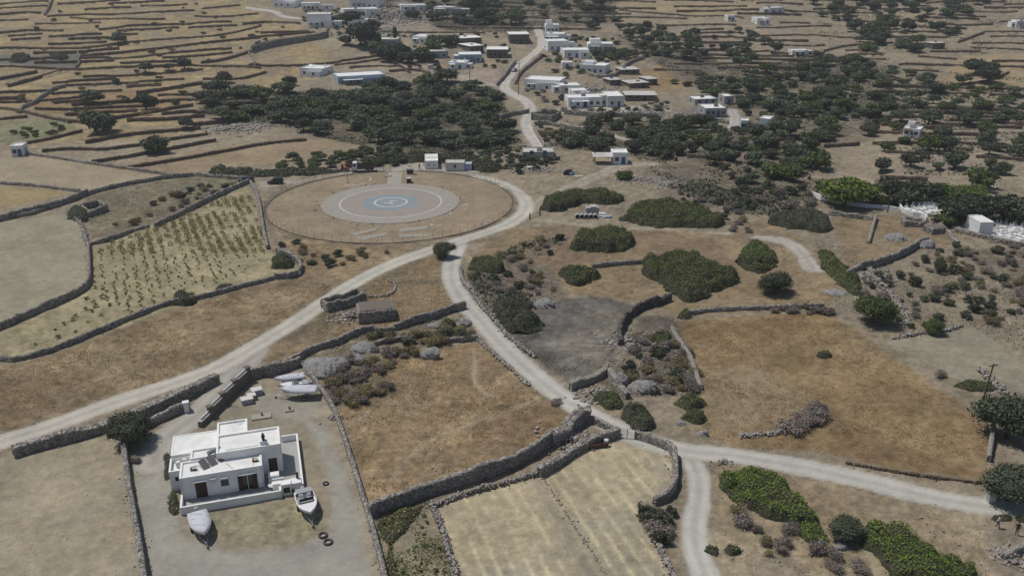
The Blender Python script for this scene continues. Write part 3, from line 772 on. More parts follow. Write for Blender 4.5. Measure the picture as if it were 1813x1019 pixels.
wall('double terrace wall above the boats, upper tier', [(462, 654), (490, 650), (520, 642), (545, 626), (575, 616), (605, 606), (625, 594), (660, 584)], 1.1, .8)
wall('shaded stone wall below the stone hut leading to the road', [(700, 584), (730, 574), (765, 564), (800, 552), (822, 546)], 1.5, .8)
wall('short crumbling wall joining the hut terrace', [(660, 584), (680, 586), (697, 584)], .8, .7, rough=2)
wall('low broken wall among the brown bushes', [(664, 612), (695, 604), (730, 602)], .8, .6, rough=2)
wall('low dark wall in front of the grey thicket by the road', [(770, 606), (805, 606), (842, 602)], .9, .7)
wall('low rubble kerb on the meadow side of the road', [(840, 596), (866, 622), (905, 655), (935, 682)], .4, .6, 'stone_pale', rough=2)
wall('low rubble kerb along the road beside the burnt field', [(832, 510), (850, 540), (885, 578), (915, 612), (945, 632)], .5, .7, 'stone', rough=2)
wall('rubble line between road bend and the scrub', [(815, 478), (818, 500), (832, 515)], .8, .8, rough=2)
wall('charred stone wall on the right side of the burnt field', [(1098, 612), (1096, 592), (1104, 572), (1120, 556), (1140, 545), (1165, 540), (1185, 532)], 1.6, 1.0, 'stone_burnt', rough=2)
wall('tumbled stone wall between burnt gully and golden meadow', [(1240, 690), (1232, 665), (1224, 640), (1205, 610), (1190, 585)], .8, .9, 'stone_pale', rough=2)
wall('ruined wall corner at the foot of the burnt field', [(1010, 690), (1040, 680), (1066, 668), (1078, 655), (1082, 672), (1095, 690), (1110, 705)], 1.4, 1.2, 'stone_pale', rough=2)
wall('low stone wall along the top of the golden meadow', [(1215, 558), (1250, 552), (1300, 549), (1345, 548), (1400, 546), (1455, 543)], .8, .7)
wall('low stone wall between the round shrubs', [(1050, 474), (1085, 470), (1130, 466)], .8, .7)
wall('curved heap of stones in the golden meadow', [(1310, 772), (1360, 770), (1395, 762), (1425, 745), (1445, 722)], .35, .9, 'stone_pale', rough=2)
wall('earthy stone edge between golden meadow and road', [(1500, 822), (1560, 832), (1600, 839), (1680, 850), (1745, 856)], .35, .3, 'stone_brown', rough=2)
wall('pale stone wall beside the dark tree at the meadow corner', [(1757, 762), (1753, 790), (1749, 815)], 1.1, .7, 'stone_pale')
wall('ruined wall in the far meadow, upper side', [(1468, 380), (1495, 384), (1530, 388), (1548, 390)], 1.0, .8, rough=2)
wall('ruined wall in the far meadow, cross side', [(1550, 388), (1545, 405), (1538, 430)], 1.0, .8, 'stone_pale', rough=2)
wall('ruined wall descending below the white chapel', [(1650, 392), (1665, 400), (1680, 418), (1695, 434)], 1.1, .9, 'stone_pale', rough=2)
wall('dark retaining wall of the far meadow', [(1500, 492), (1520, 478), (1555, 470), (1600, 452), (1628, 434), (1640, 432)], 1.7, .9, rough=1.6)
wall('stone wall running down past the bright shrubs', [(1535, 476), (1560, 505), (1585, 535), (1600, 560), (1608, 575)], .7, 1.2, 'stone_pale', rough=2)
wall('rubble wall behind the mown field', [(1580, 600), (1620, 592), (1680, 585), (1700, 578)], .5, .7, rough=2)
wall('stony bank right of the mown field', [(1735, 655), (1760, 680), (1790, 705), (1830, 730)], .5, 1.2, 'stone_pale', rough=2)
wall('short stone wall behind the walkers', [(1775, 990), (1795, 980), (1830, 965)], .8, .8, 'stone_pale', rough=2)
wall('stone wall at the cemetery foot', [(1690, 410), (1730, 420), (1780, 432), (1840, 442)], 1.1, .7)
wall('stone wall beside the village road, upper bend', [(880, 152), (893, 138), (905, 122), (912, 112)], 1.3, .8)
wall('stone wall inside the road bend', [(912, 150), (920, 132), (945, 112), (958, 102)], 1.2, .8)
wall('pale coped wall along the road below the village', [(945, 222), (950, 238), (962, 256), (964, 262)], 1.0, .7, 'stone_pale')
wall('curved stone wall below the branch road', [(946, 222), (965, 220), (1000, 226), (1050, 236), (1085, 244)], 1.3, .8)
wall('long retaining wall below the village terrace', [(1000, 202), (1050, 206), (1100, 208), (1160, 208)], 1.6, .8)
wall('white coped curved wall round the village garden', [(1022, 110), (1030, 125), (1050, 138), (1080, 140), (1098, 130), (1105, 120), (1122, 110), (1140, 105)], 1.4, .6, 'stone_pale')
wall('stone wall of the asphalt parking yard', [(1195, 218), (1225, 222), (1265, 214), (1288, 220)], 1.3, .7)
wall('stone wall beside the sandy ramp left of the road', [(870, 215), (900, 206), (935, 200)], 1.3, .8)

for line, sh in STEPS[:len(terr)]:
    wall('dark dry stone retaining wall stepping across the golden terraces', None, sh + .1, .9, 'stone_brown', 'terrace walls on the golden hillside', sm=0, world_pts=line, rough=.6, retain=True)
wall('tall blue grey retaining wall curving below the white houses', None, 3.15, 1.2, world_pts=STEPS[-1][0], sm=0, rough=.4, retain=True)
for t_, hh_ in (([(79, 28), (88, 14), (97, -4)], 1.5), ([(38, 201), (60, 185), (89, 161), (115, 155)], 1.3), ([(138, 96), (142, 105), (135, 121)], 1.2), ([(43, 272), (110, 282), (163, 291), (240, 302), (306, 311)], .7), ([(440, 92), (450, 108), (452, 120)], .9)):
    wall('dry stone wall climbing between the golden terraces', t_, hh_, .8, 'stone', 'walls climbing the golden hillside', rough=1.2)
for line, sh in STEPS[len(terr):-1]:
    wall('weathered dry stone terrace wall among the scattered trees', None, sh + .1, .9, 'stone_brown', 'terrace walls on the wooded slope', sm=0, world_pts=line, rough=.8, retain=True)
# ------------------------------------------------------------------ helipad
KEEP = [(PAD[0], PAD[1], 32)]
def ring_mesh(r0, r1, z, n=96, zb=None):
    b = MB()
    if r0 <= 0:
        b.add([(0, 0, z)] + [(r1 * math.cos(2 * math.pi * i / n), r1 * math.sin(2 * math.pi * i / n), z) for i in range(n)], [(0, i + 1, (i + 1) % n + 1) for i in range(n)])
    else:
        b.add([(r * math.cos(2 * math.pi * i / n), r * math.sin(2 * math.pi * i / n), z) for r in (r0, r1) for i in range(n)], [(i, n + i, n + (i + 1) % n, (i + 1) % n) for i in range(n)])
    return b
pad = empty('helipad', (PAD[0], PAD[1], h1(*PAD)), 0, 'round concrete helipad with white rings and an H on blue', 'helipad')
b = MB(); b.prism([(17.1 * math.cos(2 * math.pi * i / 72), 17.1 * math.sin(2 * math.pi * i / 72)) for i in range(72)], -.2, .12)
b.build('slab', 'pad_concrete', pad)
ring_mesh(0, 12.5, .126).build('central_surface', 'pad_centre', pad)
ring_mesh(12.45, 12.8, .131).build('outer_ring_marking', 'paint_white', pad)
ring_mesh(0, 7.0, .130).build('blue_circle_marking', 'paint_blue', pad)
ring_mesh(3.75, 4.25, .136).build('inner_ring_marking', 'paint_white', pad)
b = MB(); ha = math.radians(18)
def flat(b, pts, z): b.add([(x, y, z) for x, y in pts], [tuple(range(len(pts)))])
def rot(x, y, a): return (x * math.cos(a) - y * math.sin(a), x * math.sin(a) + y * math.cos(a))
# the H lies turned: its bars run across, one leg each side
for (x0, x1, y0, y1) in ((-1.35, -.95, -1.35, 1.35), (.95, 1.35, -1.35, 1.35), (-.95, .95, -.2, .2)):
    flat(b, [rot(x, y, math.radians(68)) for x, y in ((x0, y0), (x1, y0), (x1, y1), (x0, y1))], .136)
b.build('letter_marking', 'paint_white', pad)
# wide joints between the slab's outer panels
for i in range(16):
    a = 2 * math.pi * i / 16; b = MB()
    flat(b, [rot(12.9, -.03, a), rot(17.05, -.03, a), rot(17.05, .03, a), rot(12.9, .03, a)], .125)
    b.build('panel_joint', 'grey_render', pad)
# walk from the gate to the pad, with the painted arc and the T marks
p0, p1 = G(697, 330), G(700, 304)
b = MB(); d = (p1 - p0).xy.normalized(); n = Vector((-d.y, d.x)); z = h1(*PAD) + .03
flat(b, [tuple(p0.xy + n * 1.9 - d * 1.2), tuple(p0.xy - n * 1.9 - d * 1.2), tuple(p1.xy - n * 1.9), tuple(p1.xy + n * 1.9)], z)
tag(b.build('concrete_path', 'path_concrete'), kind='structure')
b = MB(); q = GP([(692, 304), (740, 303), (752, 298), (748, 288), (712, 292), (694, 300)]); flat(b, q, .05 + h1(*q[0])); tag(b.build('concrete_apron', 'path_concrete'), kind='structure')
b = MB(); q = GP([(744, 302), (780, 303), (850, 306), (846, 301), (780, 298), (748, 297)]); flat(b, q, .06 + h1(*q[0])); tag(b.build('hut_pavement', 'path_concrete'), kind='structure')
ca = G(619, 318); b = MB()
for i in range(26):
    a0, a1 = math.radians(-95 + i * 7), math.radians(-95 + i * 7 + 7)
    if i in (9, 10, 17): continue
    flat(b, [(ca.x + r * math.cos(t), ca.y + r * math.sin(t)) for r, t in ((5.6, a0), (5.9, a0), (5.9, a1), (5.6, a1))], z - .01)
o = b.build('painted_arc', 'paint_white'); tag(o, 'faded white painted arc round the windsock mast', 'ground marking')
for lb, q in [('pale concrete strip inside the fence, upper left one', [(621, 413), (664, 404), (669, 407), (626, 418)]), ('pale concrete strip inside the fence, lower left one', [(630, 420), (682, 412), (688, 415), (640, 426)]),
              ('pale concrete strip inside the fence, upper right one', [(706, 405), (756, 400), (757, 405), (708, 411)]), ('pale concrete strip inside the fence, lower right one', [(706, 415), (758, 413), (758, 419), (708, 420)])]:
    pts = GP(q); c = (sum(p[0] for p in pts) / 4, sum(p[1] for p in pts) / 4); b = MB(); b.prism([(p[0] - c[0], p[1] - c[1]) for p in pts][::-1], -.1, .07)
    tag(b.build('concrete_strip', 'pad_concrete', None, (c[0], c[1], h1(*c))), lb, 'concrete slab')
for k in range(46):                                               # whitewashed marker stones
    a = random.uniform(0, 6.28); r = random.choice([random.uniform(17.6, 19), random.uniform(18, 29)])
    x, y = PAD[0] + r * math.cos(a), PAD[1] + r * math.sin(a)
    if abs(x - G(700, 310).x) < 3.2 and y > PAD[1]: continue
    s = random.uniform(.25, .55); b = MB(); b.rbox((0, 0, .05), (s * 1.6, s, .16), a, .1)
    tag(b.build('marker_stone', 'stone_pale' if k % 3 else 'paint_white', None, (x, y, h1(x, y)), bevel=.03), 'pale flat marker stone lying in the helipad enclosure', 'stone', 'marker stones round the helipad')
for k in range(10):
    a = 2 * math.pi * k / 10 + .2; x, y = PAD[0] + 17.6 * math.cos(a), PAD[1] + 17.6 * math.sin(a)
    r = empty('edge_light', (x, y, h1(x, y)), 0, 'small dark edge light at the rim of the helipad', 'lamp', 'edge lights of the helipad')
    MB().tube((0, 0, -.05), (0, 0, .3), .09, .07, 8).build('base', 'rusty', r); MB().tube((0, 0, .3), (0, 0, .5), .12, .06, 8).build('lens', 'car_black', r)
# fence round the enclosure
fen = empty('chain_link_fence', (PAD[0], PAD[1], 0), 0, 'thin wire fence on rusty posts circling the helipad enclosure', 'fence')
NF = 84; gate = math.atan2(G(697, 303).y - PAD[1], G(697, 303).x - PAD[0])
FP = []
for i in range(NF):
    a = gate + .085 + (2 * math.pi - .17) * i / (NF - 1)
    x, y = 30.6 * math.cos(a), 30.6 * math.sin(a); FP.append((x, y, h1(PAD[0] + x, PAD[1] + y)))
pm = MB().tube((0, 0, -.2), (0, 0, 1.8), .03, .03, 6).build('fence_post', 'rusty', fen, FP[0]).data
for q in FP[1:]: obj('fence_post', pm, fen, q)
b = MB()
for p, q in zip(FP[:-1], FP[1:]):
    for zz in (.1, .4, .7, 1.0, 1.3, 1.6, 1.85): b.tube(Vector(p) + Vector((0, 0, zz)), Vector(q) + Vector((0, 0, zz)), .006, .006, 3, False)
b.build('fence_wire', 'metal_grey', fen)
b = MB()
for i in range(NF - 1):
    p_, q_ = Vector(FP[i]), Vector(FP[i + 1]); d_ = q_ - p_
    b.rbox(((p_.x + q_.x) / 2, (p_.y + q_.y) / 2, .02), (d_.length + .02, .22, .3), math.atan2(d_.y, d_.x))
b.build('kerb', 'stone_brown', fen)
g = empty('wire_gate', G(693, 304), 0, 'open grey frame gate at the helipad entrance', 'gate')
for x in (-2.2, -.4):
    MB().tube((x, 0, 0), (x, 0, 2.3), .06, .06, 8).build('gate_post', 'metal_grey', g)
b = MB()
for zz in (.2, 1.1, 2.0): b.tube((-2.2, 0, zz), (-.4, 0, zz), .03, .03, 6)
b.build('gate_bar', 'metal_grey', g)
b = MB(); b.box(-1.0, 1.0, -.5, .5, 0, .25); s = G(687, 312); tag(b.build('concrete_step', 'path_concrete', None, s, bevel=.02), 'pale concrete block step inside the helipad gate', 'step')

# windsock mast
m = empty('windsock_mast', G(616, 323), 0, 'thin mast with red and white bands and a hanging windsock', 'mast')
MB().rbox((0, 0, .1), (.7, .7, .2)).build('base', 'path_concrete', m)
for k in range(6):
    MB().tube((0, 0, .2 + k * .95), (0, 0, .2 + (k + 1) * .95), .07, .06, 8).build('mast_band', 'rusty' if k % 2 == 0 else 'red_paint', m)
b = MB(); b.loft([[(.1 + t * .9, .0 + (.28 - .12 * t) * math.cos(a), 5.6 - t * .8 + (.28 - .12 * t) * math.sin(a)) for a in np.linspace(0, 2 * math.pi, 9)[:-1]] for t in (0, .35, .7, 1)], False)
b.build('windsock', 'red_paint', m)

def opening(parent, name, u, v, face, w, h, z0, pane='dark_glass', frame='blue_paint', fr=.08, sill=False):
    """window or door: a leaf set just behind its proud frame. face f = towards -v, r = towards +u, l = towards -u"""
    def bx(b, a0, a1, z0_, z1_, d0, d1):
        if face == 'f': b.box(u + a0, u + a1, v - d1, v - d0, z0_, z1_)
        elif face == 'r': b.box(u + d0, u + d1, v + a0, v + a1, z0_, z1_)
        else: b.box(u - d1, u - d0, v + a0, v + a1, z0_, z1_)
    b = MB(); bx(b, -w / 2, w / 2, z0, z0 + h, -.06, .012); o = b.build(name, pane, parent)
    b = MB()
    bx(b, -w / 2 - fr, -w / 2, z0, z0 + h + fr, -.05, .05); bx(b, w / 2, w / 2 + fr, z0, z0 + h + fr, -.05, .05); bx(b, -w / 2, w / 2, z0 + h, z0 + h + fr, -.05, .05)
    if name == 'window':
        bx(b, -.03, .03, z0, z0 + h, 0, .03)
    b.build('frame', frame, o)
    if sill:
        b = MB(); bx(b, -w / 2 - .12, w / 2 + .12, z0 - .08, z0, -.05, .14); b.build('sill', 'white_render', o)
    return o

def block(root, u0, u1, v0, v1, z1, wallm='white_render', roofm='white_roof', par=.28, t=.22, z0=-.8):
    q = lambda a, b_, c, d, z: [(a, c, z), (b_, c, z), (b_, d, z), (a, d, z)]
    b = MB(); b.loft([q(u0, u1, v0, v1, z0), q(u0, u1, v0, v1, z1), q(u0 + t, u1 - t, v0 + t, v1 - t, z1), q(u0 + t, u1 - t, v0 + t, v1 - t, z1 - par - .05)], False)
    b.build('wall', wallm, root)
    b = MB(); b.box(u0 + t * .6, u1 - t * .6, v0 + t * .6, v1 - t * .6, z1 - par - .25, z1 - par); return b.build('roof', roofm, root)

def village_house(label, x0, x1, by, h, depth, style='w', nwin=3, door=True, wing=None, turn=0.0, roof='white_roof', chimney=False, trim='blue_paint', name=None):
    p0, p1 = G(x0, by), G(x1, by)
    w = (p1 - p0).xy.length; a = math.atan2(p1.y - p0.y, p1.x - p0.x) + turn; depth *= 1.35; h *= 1.18
    wm = {'w': 'white_render', 'o': 'old_white', 's': 'masonry', 'g': 'grey_render', 'b': 'pale_blue'}[style]
    r = empty(name or ('stone_house' if style == 's' else 'white_house'), (p0.x, p0.y, min(p0.z, p1.z)), a, label, 'house')
    par = .12 if style == 's' else .3
    block(r, 0, w, 0, depth, h, wm, roof, par)
    if style == 's':                                             # projecting pale roof slab
        b = MB(); b.box(-.25, w + .25, -.25, depth + .25, h, h + .16); b.build('roof_slab', roof, r)
    n = nwin + (1 if door else 0)
    dpos = n // 2 if door else -1
    for k in range(n):
        u = w * (k + .7) / (n + .4)
        if k == dpos: opening(r, 'door', u, 0, 'f', 1.0, 2.1, 0.02, 'brown_wood' if style == 's' else trim, trim if style != 's' else 'brown_wood')
        else: opening(r, 'window', u, 0, 'f', .95, 1.1, .95, 'dark_glass', trim if style != 's' else 'brown_wood', .09, True)
    if depth > 4:
        opening(r, 'window', w, depth * .5, 'r', .8, 1.0, 1.0, 'dark_glass', trim, .09)
        opening(r, 'window', 0, depth * .5, 'l', .8, 1.0, 1.0, 'dark_glass', trim, .09)
    if not wing and style in 'wo' and w > 5: wing = random.choice([(.55, 1.0, -2.2, 3, h * .85), (-.3, .02, 1.0, 5.5, h * .8), (.98, 1.35, .8, 5, h * .82), (.1, .5, 3, depth - .5, h * 1.5)])
    if wing:
        u0, u1, v0, v1, hw = wing
        block(r, u0 * w, u1 * w, v0, v1, hw, wm, roof, par)
        opening(r, 'window', (u0 + u1) / 2 * w, v0, 'f', .9, 1.1, .95, 'dark_glass', trim, .09, True)
    if random.random() < .55 and w > 5:                          # solar water heater and aerial on the roof
        u, v = w * random.uniform(.2, .7), depth * random.uniform(.45, .7)
        k = MB().tube((u - .7, v, h + .45), (u + .7, v, h + .45), .26, .26, 10).build('water_heater', 'metal_grey', r); MB().rbox((u, v - .8, h + .1), (1.7, 1.3, .08), 0, .6).build('collector', 'solar_panel', k)
    if style in 'wob' and random.random() < .6 and w > 5:        # shaded porch
        u0_, u1_ = w * .1, w * random.uniform(.45, .8)
        k = MB().box(u0_, u1_, -2.2, -.02, 2.5, 2.62).build('porch_roof', random.choice(['white_render', 'concrete_roof', 'pole_wood']), r)
        for uu in (u0_ + .15, u1_ - .15): MB().box(uu - .12, uu + .12, -2.1, -1.86, -.6, 2.5).build('porch_post', wm, k)
        MB().box(u0_ - .6, u1_ + .6, -3.6, -.02, -.6, .12).build('terrace', 'path_concrete', r)
    if chimney:
        b = MB(); b.box(w * .8, w * .8 + .5, depth * .6, depth * .6 + .5, h - .4, h + .9); b.box(w * .8 - .06, w * .8 + .56, depth * .6 - .06, depth * .6 + .56, h + .9, h + 1.0); b.build('chimney', wm, r)
    c = p0.lerp(p1, .5); KEEP.append((c.x - math.sin(a) * depth / 2, c.y + math.cos(a) * depth / 2, max(w * .55, depth * .7) + 1.5))
    return r

VH = village_house
VH('white house beside the road bend at the top edge', 483, 524, 13, 3.6, 8, 'w', 3, wing=(.55, 1.0, -3.5, .1, 3.0))
VH('white two part house above the stone terrace', 534, 567, 18, 3.6, 7, 'w', 3, wing=(1.0, 1.75, -2, 4, 3.0))
VH('tall white cube house above the retaining wall', 545, 587, 47, 5.8, 8, 'w', 3, chimney=True, wing=(.72, 1.45, -2.5, 4, 3.0))
VH('white house at the very top behind the village', 620, 670, 14, 4.2, 8, 'w', 4, wing=(.5, .85, 2, 8, 6.2))
VH('long white terrace house with several doors', 609, 670, 28, 3.6, 8, 'w', 5, wing=(.62, 1.0, -2.0, 5, 3.9))
VH('small white cube house with shaded porch', 625, 660, 48, 3.4, 7, 'w', 1, wing=(-.25, .2, 1, 6, 3.1))
VH('flat white house left of the rocky hill', 710, 754, 19, 3.0, 7, 'w', 2, wing=(.6, 1.0, -2, 3, 3.4))
VH('low pale house on the rocky hill, middle one', 767, 800, 23, 3.0, 7, 'o', 2)
VH('low grey house on the rocky hill with tiled terrace', 797, 833, 26, 2.8, 8, 'g', 2, roof='concrete_roof')
VH('white house with vaulted rooms above the dark grove', 531, 572, 135, 3.2, 8, 'w', 2, chimney=True, wing=(.4, .95, -2.0, 3, 2.6))
VH('long pale blue house half hidden behind the grove', 599, 684, 149, 3.4, 9, 'b', 5, turn=.12, wing=(.5, 1.0, -1.6, 5, 3.1))
VH('flat roofed white house beside two cypresses', 664, 704, 82, 3.0, 8, 'g', 3, wing=(.1, .6, 6, 11, 3.4))
VH('white open pavilion house above the parking roof', 729, 757, 77, 3.2, 8, 'w', 2)
VH('wide house with a big pale flat roof', 745, 795, 104, 3.0, 13, 'g', 3, turn=.1, roof='concrete_roof')
VH('stone house with pale slab roof, upper one', 813, 853, 80, 3.2, 8, 's', 3)
VH('stone house with pale slab roof, middle one', 832, 859, 95, 3.2, 9, 's', 2, turn=.2)
VH('stone house with pale slab roof, nearest the road', 862, 899, 103, 3.4, 8, 's', 3)
VH('white house with blue shaded front among garden trees', 812, 853, 112, 3.4, 9, 'b', 3, turn=.1, wing=(-.2, .4, 2, 10, 3.2))
VH('small white round cornered house below the blue one', 793, 823, 123, 2.8, 7, 'w', 1, chimney=True)
VH('square stone house beside the village road', 902, 936, 77, 4.0, 9, 's', 3, turn=-.1)
VH('small white cube at the upper end of the white row', 966, 990, 58, 3.6, 6, 'w', 2)
VH('white house second in the row above the road', 963, 997, 73, 3.4, 7, 'w', 3)
VH('white house with pale green front by the road', 970, 1008, 91, 4.2, 8, 'w', 2, turn=.25)
VH('white house right of the road bend with terrace', 999, 1043, 102, 3.2, 8, 'w', 2, wing=(.6, 1.0, -2, 4, 2.8))
VH('long white house with blue porch in the garden', 1041, 1085, 91, 3.2, 7, 'w', 4, roof='white_roof')
VH('white stepped house inside the curved wall', 1026, 1072, 130, 3.4, 7, 'w', 3, wing=(0, .45, 3, 9, 5.0), turn=-.15)
VH('tiny white hut on the bare slope', 995, 1013, 122, 2.6, 4, 'w', 0)
VH('long white house with four dark windows by the road', 928, 990, 158, 3.6, 8, 'w', 4, wing=(.35, 1.0, -1.8, 4, 3.3), turn=.05)
VH('pale low house beside the olive garden', 992, 1028, 165, 2.8, 6, 'o', 1)
VH('small white annex between the two bigger houses', 1015, 1040, 173, 2.6, 5, 'w', 1)
VH('white arcaded house on the village terrace', 1006, 1066, 189, 3.2, 6, 'w', 4, wing=(.12, .4, -1.6, 3, 2.8))
VH('tall pale warehouse at the end of the terrace', 1075, 1105, 190, 3.6, 9, 'o', 1, turn=.2, wing=(-.35, .05, 2, 8, 4.2))
VH('stone barn above the terraces, upper one', 1100, 1132, 132, 1.9, 6, 's', 1, roof='concrete_roof')
VH('stone barn above the terraces, left one', 1080, 1100, 151, 2.0, 5, 's', 1, roof='concrete_roof')
VH('stone barn above the terraces, front one', 1115, 1150, 156, 1.9, 6, 's', 1, roof='concrete_roof', turn=.08)
VH('stone barn above the terraces, right end', 1146, 1165, 151, 2.2, 6, 's', 1, roof='concrete_roof', turn=.15)
VH('long low stone building behind the warehouse', 1107, 1163, 179, 1.9, 7, 's', 3, roof='concrete_roof', turn=.06)
VH('white roofed building at the back of the parking yard', 1230, 1270, 186, 2.2, 6, 'g', 2)
VH('square pale house above the asphalt yard', 1248, 1286, 207, 2.8, 7, 'g', 3)
VH('small white roofed shed beside the parking yard', 1282, 1298, 185, 2.8, 5, 'g', 0)
VH('small white box hut below the driveway', 1311, 1324, 230, 2.8, 3, 'w', 1)
VH('white cube hut under the trees on the slope', 1342, 1361, 231, 3.6, 4, 'w', 1, turn=-.2)
VH('white hut with arched front among olive trees', 1597, 1626, 242, 2.6, 4, 'w', 3, False, turn=-.45)
VH('white ruined hut in the upper wood', 1402, 1430, 100, 2.6, 4, 'w', 1)
VH('small stone hut beside the walled upper lane', 1650, 1672, 87, 2.6, 4, 's', 1, roof='concrete_roof')
VH('white hut at the right frame edge', 1798, 1820, 50, 3.4, 5, 'w', 1)
VH('tiny white hut among trees near the top', 1288, 1301, 38, 2.8, 4, 'w', 1)
VH('white house half hidden by trees near the top', 1340, 1360, 44, 3.2, 6, 'w', 1)
VH('white flat roof showing above the top trees', 1362, 1388, 24, 3.0, 6, 'o', 1)
VH('small white hut with blue base at the left edge', 21, 42, 277, 2.8, 3.5, 'w', 1, turn=.1)
VH('long grey shed with folded roof below the road', 925, 981, 279, 1.5, 5, 'g', 1, roof='concrete_roof', name='shed')
VH('small pale hut with blue window on the rubble flat', 1084, 1111, 291, 3.0, 4, 'w', 1)
# open shed roof beside the pale hut
sh = empty('open_shed', G(1052, 291), 0, 'open shed with a pale roof on posts next to the pale hut', 'shed')
for x, y in ((0, 0), (5.4, 0), (0, 4), (5.4, 4)): MB().tube((x, y, -.3), (x, y, 2.3), .08, .08, 6).build('post', 'pole_wood', sh)
MB().rbox((2.7, 2, 2.38), (6.2, 4.8, .12), 0, .05).build('roof', 'concrete_roof', sh)

# roofless stone enclosure by the road fork
def enclosure(label, pxpts, h, m='stone', name='stone_ruin', t=.7):
    wall(label, pxpts + pxpts[:1], h, t, m, name=name, sm=0)
enclosure('roofless stone house by the village road fork', [(942, 212), (978, 217), (992, 206), (964, 203)], 2.2)
enclosure('roofless little stone ruin above the mown field', [(160, 384), (190, 374), (176, 364), (146, 372)], 1.7)
# stone huts at the fork
def stone_hut(label, x0, x1, by0, by1, h, depth, roof=True, notch=False):
    p0, p1 = G(x0, by0), G(x1, by1)
    a = math.atan2(p1.y - p0.y, p1.x - p0.x); w = (p1 - p0).xy.length
    c = Vector((math.cos(a), math.sin(a))); n = Vector((-c.y, c.x))
    P = lambda u, v: tuple(p0.xy + c * u + n * v)
    wall(label, None, h, .8, 'stone', world_pts=[P(0, 0), P(w, 0), P(w, depth), P(0, depth), P(0, 0)], sm=0, name='stone_hut', rough=.5 if roof else 2)
    if roof:
        r = empty('hut_roof', (p0.x, p0.y, p0.z), a, label.replace('hut', 'hut roof') + ', earth covered', 'roof')
        b = MB(); b.box(.1, w - .1, .1, depth - .1, h - .35, h - .02); b.build('earth_roof', 'masonry', r)
    KEEP.append((*P(w / 2, depth / 2), max(w, depth) * .6))
stone_hut('flat roofed dark stone hut below the track', 638, 697, 572, 566, 2.3, 4.2)
stone_hut('collapsed stone hut at the edge of the track', 582, 646, 552, 536, 1.7, 2.6, False)
wall('curved low wall of the old threshing floor', [(640, 527), (680, 526), (698, 518), (702, 505), (690, 498)], .35, .5, 'stone_pale')
stone_hut('small collapsed stone fold in the far meadow', 1602, 1636, 400, 402, 1.4, 2.0, False)
stone_hut('half buried stone vault in the far meadow', 1650, 1672, 414, 412, 1.5, 2.4)

# helipad huts
def hut(label, x0, x1, by, h, depth, turn, wins, name='hut', m='white_render', base=True):
    p0, p1 = G(x0, by), G(x1, by); w = (p1 - p0).xy.length
    r = empty(name, p0, turn, label, 'hut')
    block(r, 0, w, 0, depth, h, m, 'white_roof' if m == 'white_render' else 'concrete_roof', .15)
    for (u, z0, ww, hh) in wins: opening(r, 'window', u * w, 0, 'f', ww, hh, z0, 'dark_glass', 'plastic_grey', .06)
    KEEP.append((p0.x + w / 2, p0.y + depth / 2, max(w, depth) * .8)); return r, w
r, w_ = hut('long white hut at the helipad seen end on', 753, 776, 300, 2.5, 8.5, .1, [(.28, 1.1, .3, .35), (.7, 1.1, .3, .35)])
opening(r, 'door', 0, 2.5, 'l', .9, 2.0, 0.02, 'plastic_grey', 'white_render')
b = MB(); b.box(0.1, w_ - .1, 4.1, 4.3, 2.4, 2.62); b.build('roof_ridge', 'white_render', r)
r, w_ = hut('grey white container hut right of the long hut', 789, 822, 303, 2.5, 3.6, 0, [(.5, .9, .55, 1.0)], 'container_hut', 'old_white')
block(r, w_ + .02, w_ + 2.1, .6, 3.2, 2.0, 'pale_blue', 'concrete_roof', .1)
r = empty('generator_box', G(726, 309), 0, 'grey cabinet with dark grille beside the helipad path', 'cabinet')
MB().box(-1.0, 1.0, 0, 1.0, 0, 1.6).build('cabinet_body', 'old_white', r, bevel=.03); MB().box(-.8, .8, -.04, .02, .25, 1.3).build('grille', 'car_black', r); MB().box(-1.1, 1.1, -.1, 1.1, 1.6, 1.7).build('lid', 'plastic_grey', r)
r = empty('fire_cabinet', G(724, 324), 0, 'dark red box with a pale lid inside the helipad fence', 'cabinet')
MB().box(-.6, .6, 0, .8, 0, 1.2).build('cabinet_body', 'brown_wood', r, bevel=.02); MB().box(-.68, .68, -.08, .88, 1.2, 1.32).build('lid', 'old_white', r); MB().box(.62, 1.2, .1, .5, 0, .25).build('hose_tray', 'brown_wood', r)

# ------------------------------------------------------------------ foreground house
HO = Vector((-39.0, 83.0, 0)); HA = math.radians(16.7)
hs_ = empty('main_house', HO, HA, 'large white flat roofed house with walled terrace and solar heater', 'house')
KEEP.append((-33, 88, 12)); KEEP.append((-36, 80, 6))
W_, RF = 'white_render', 'white_roof'
block(hs_, 0, 9.4, 0, 3.5, 3.3, W_, RF, .18, .25, -.2)
block(hs_, 1.1, 4.2, 3.5, 5.6, 3.55, W_, RF, .22, .25, -.2)
block(hs_, -1.4, 1.1, 2.6, 5.6, 2.75, W_, RF, .55, .2, -.2)
block(hs_, -1.3, 4.2, 5.6, 10.2, 3.1, W_, RF, .06, .2, -.2)
block(hs_, 4.2, 7.9, 6.9, 10.0, 4.25, W_, RF, .22, .25, -.2)
block(hs_, 4.2, 11.75, 2.7, 6.9, 4.25, W_, RF, .22, .25, -.2)
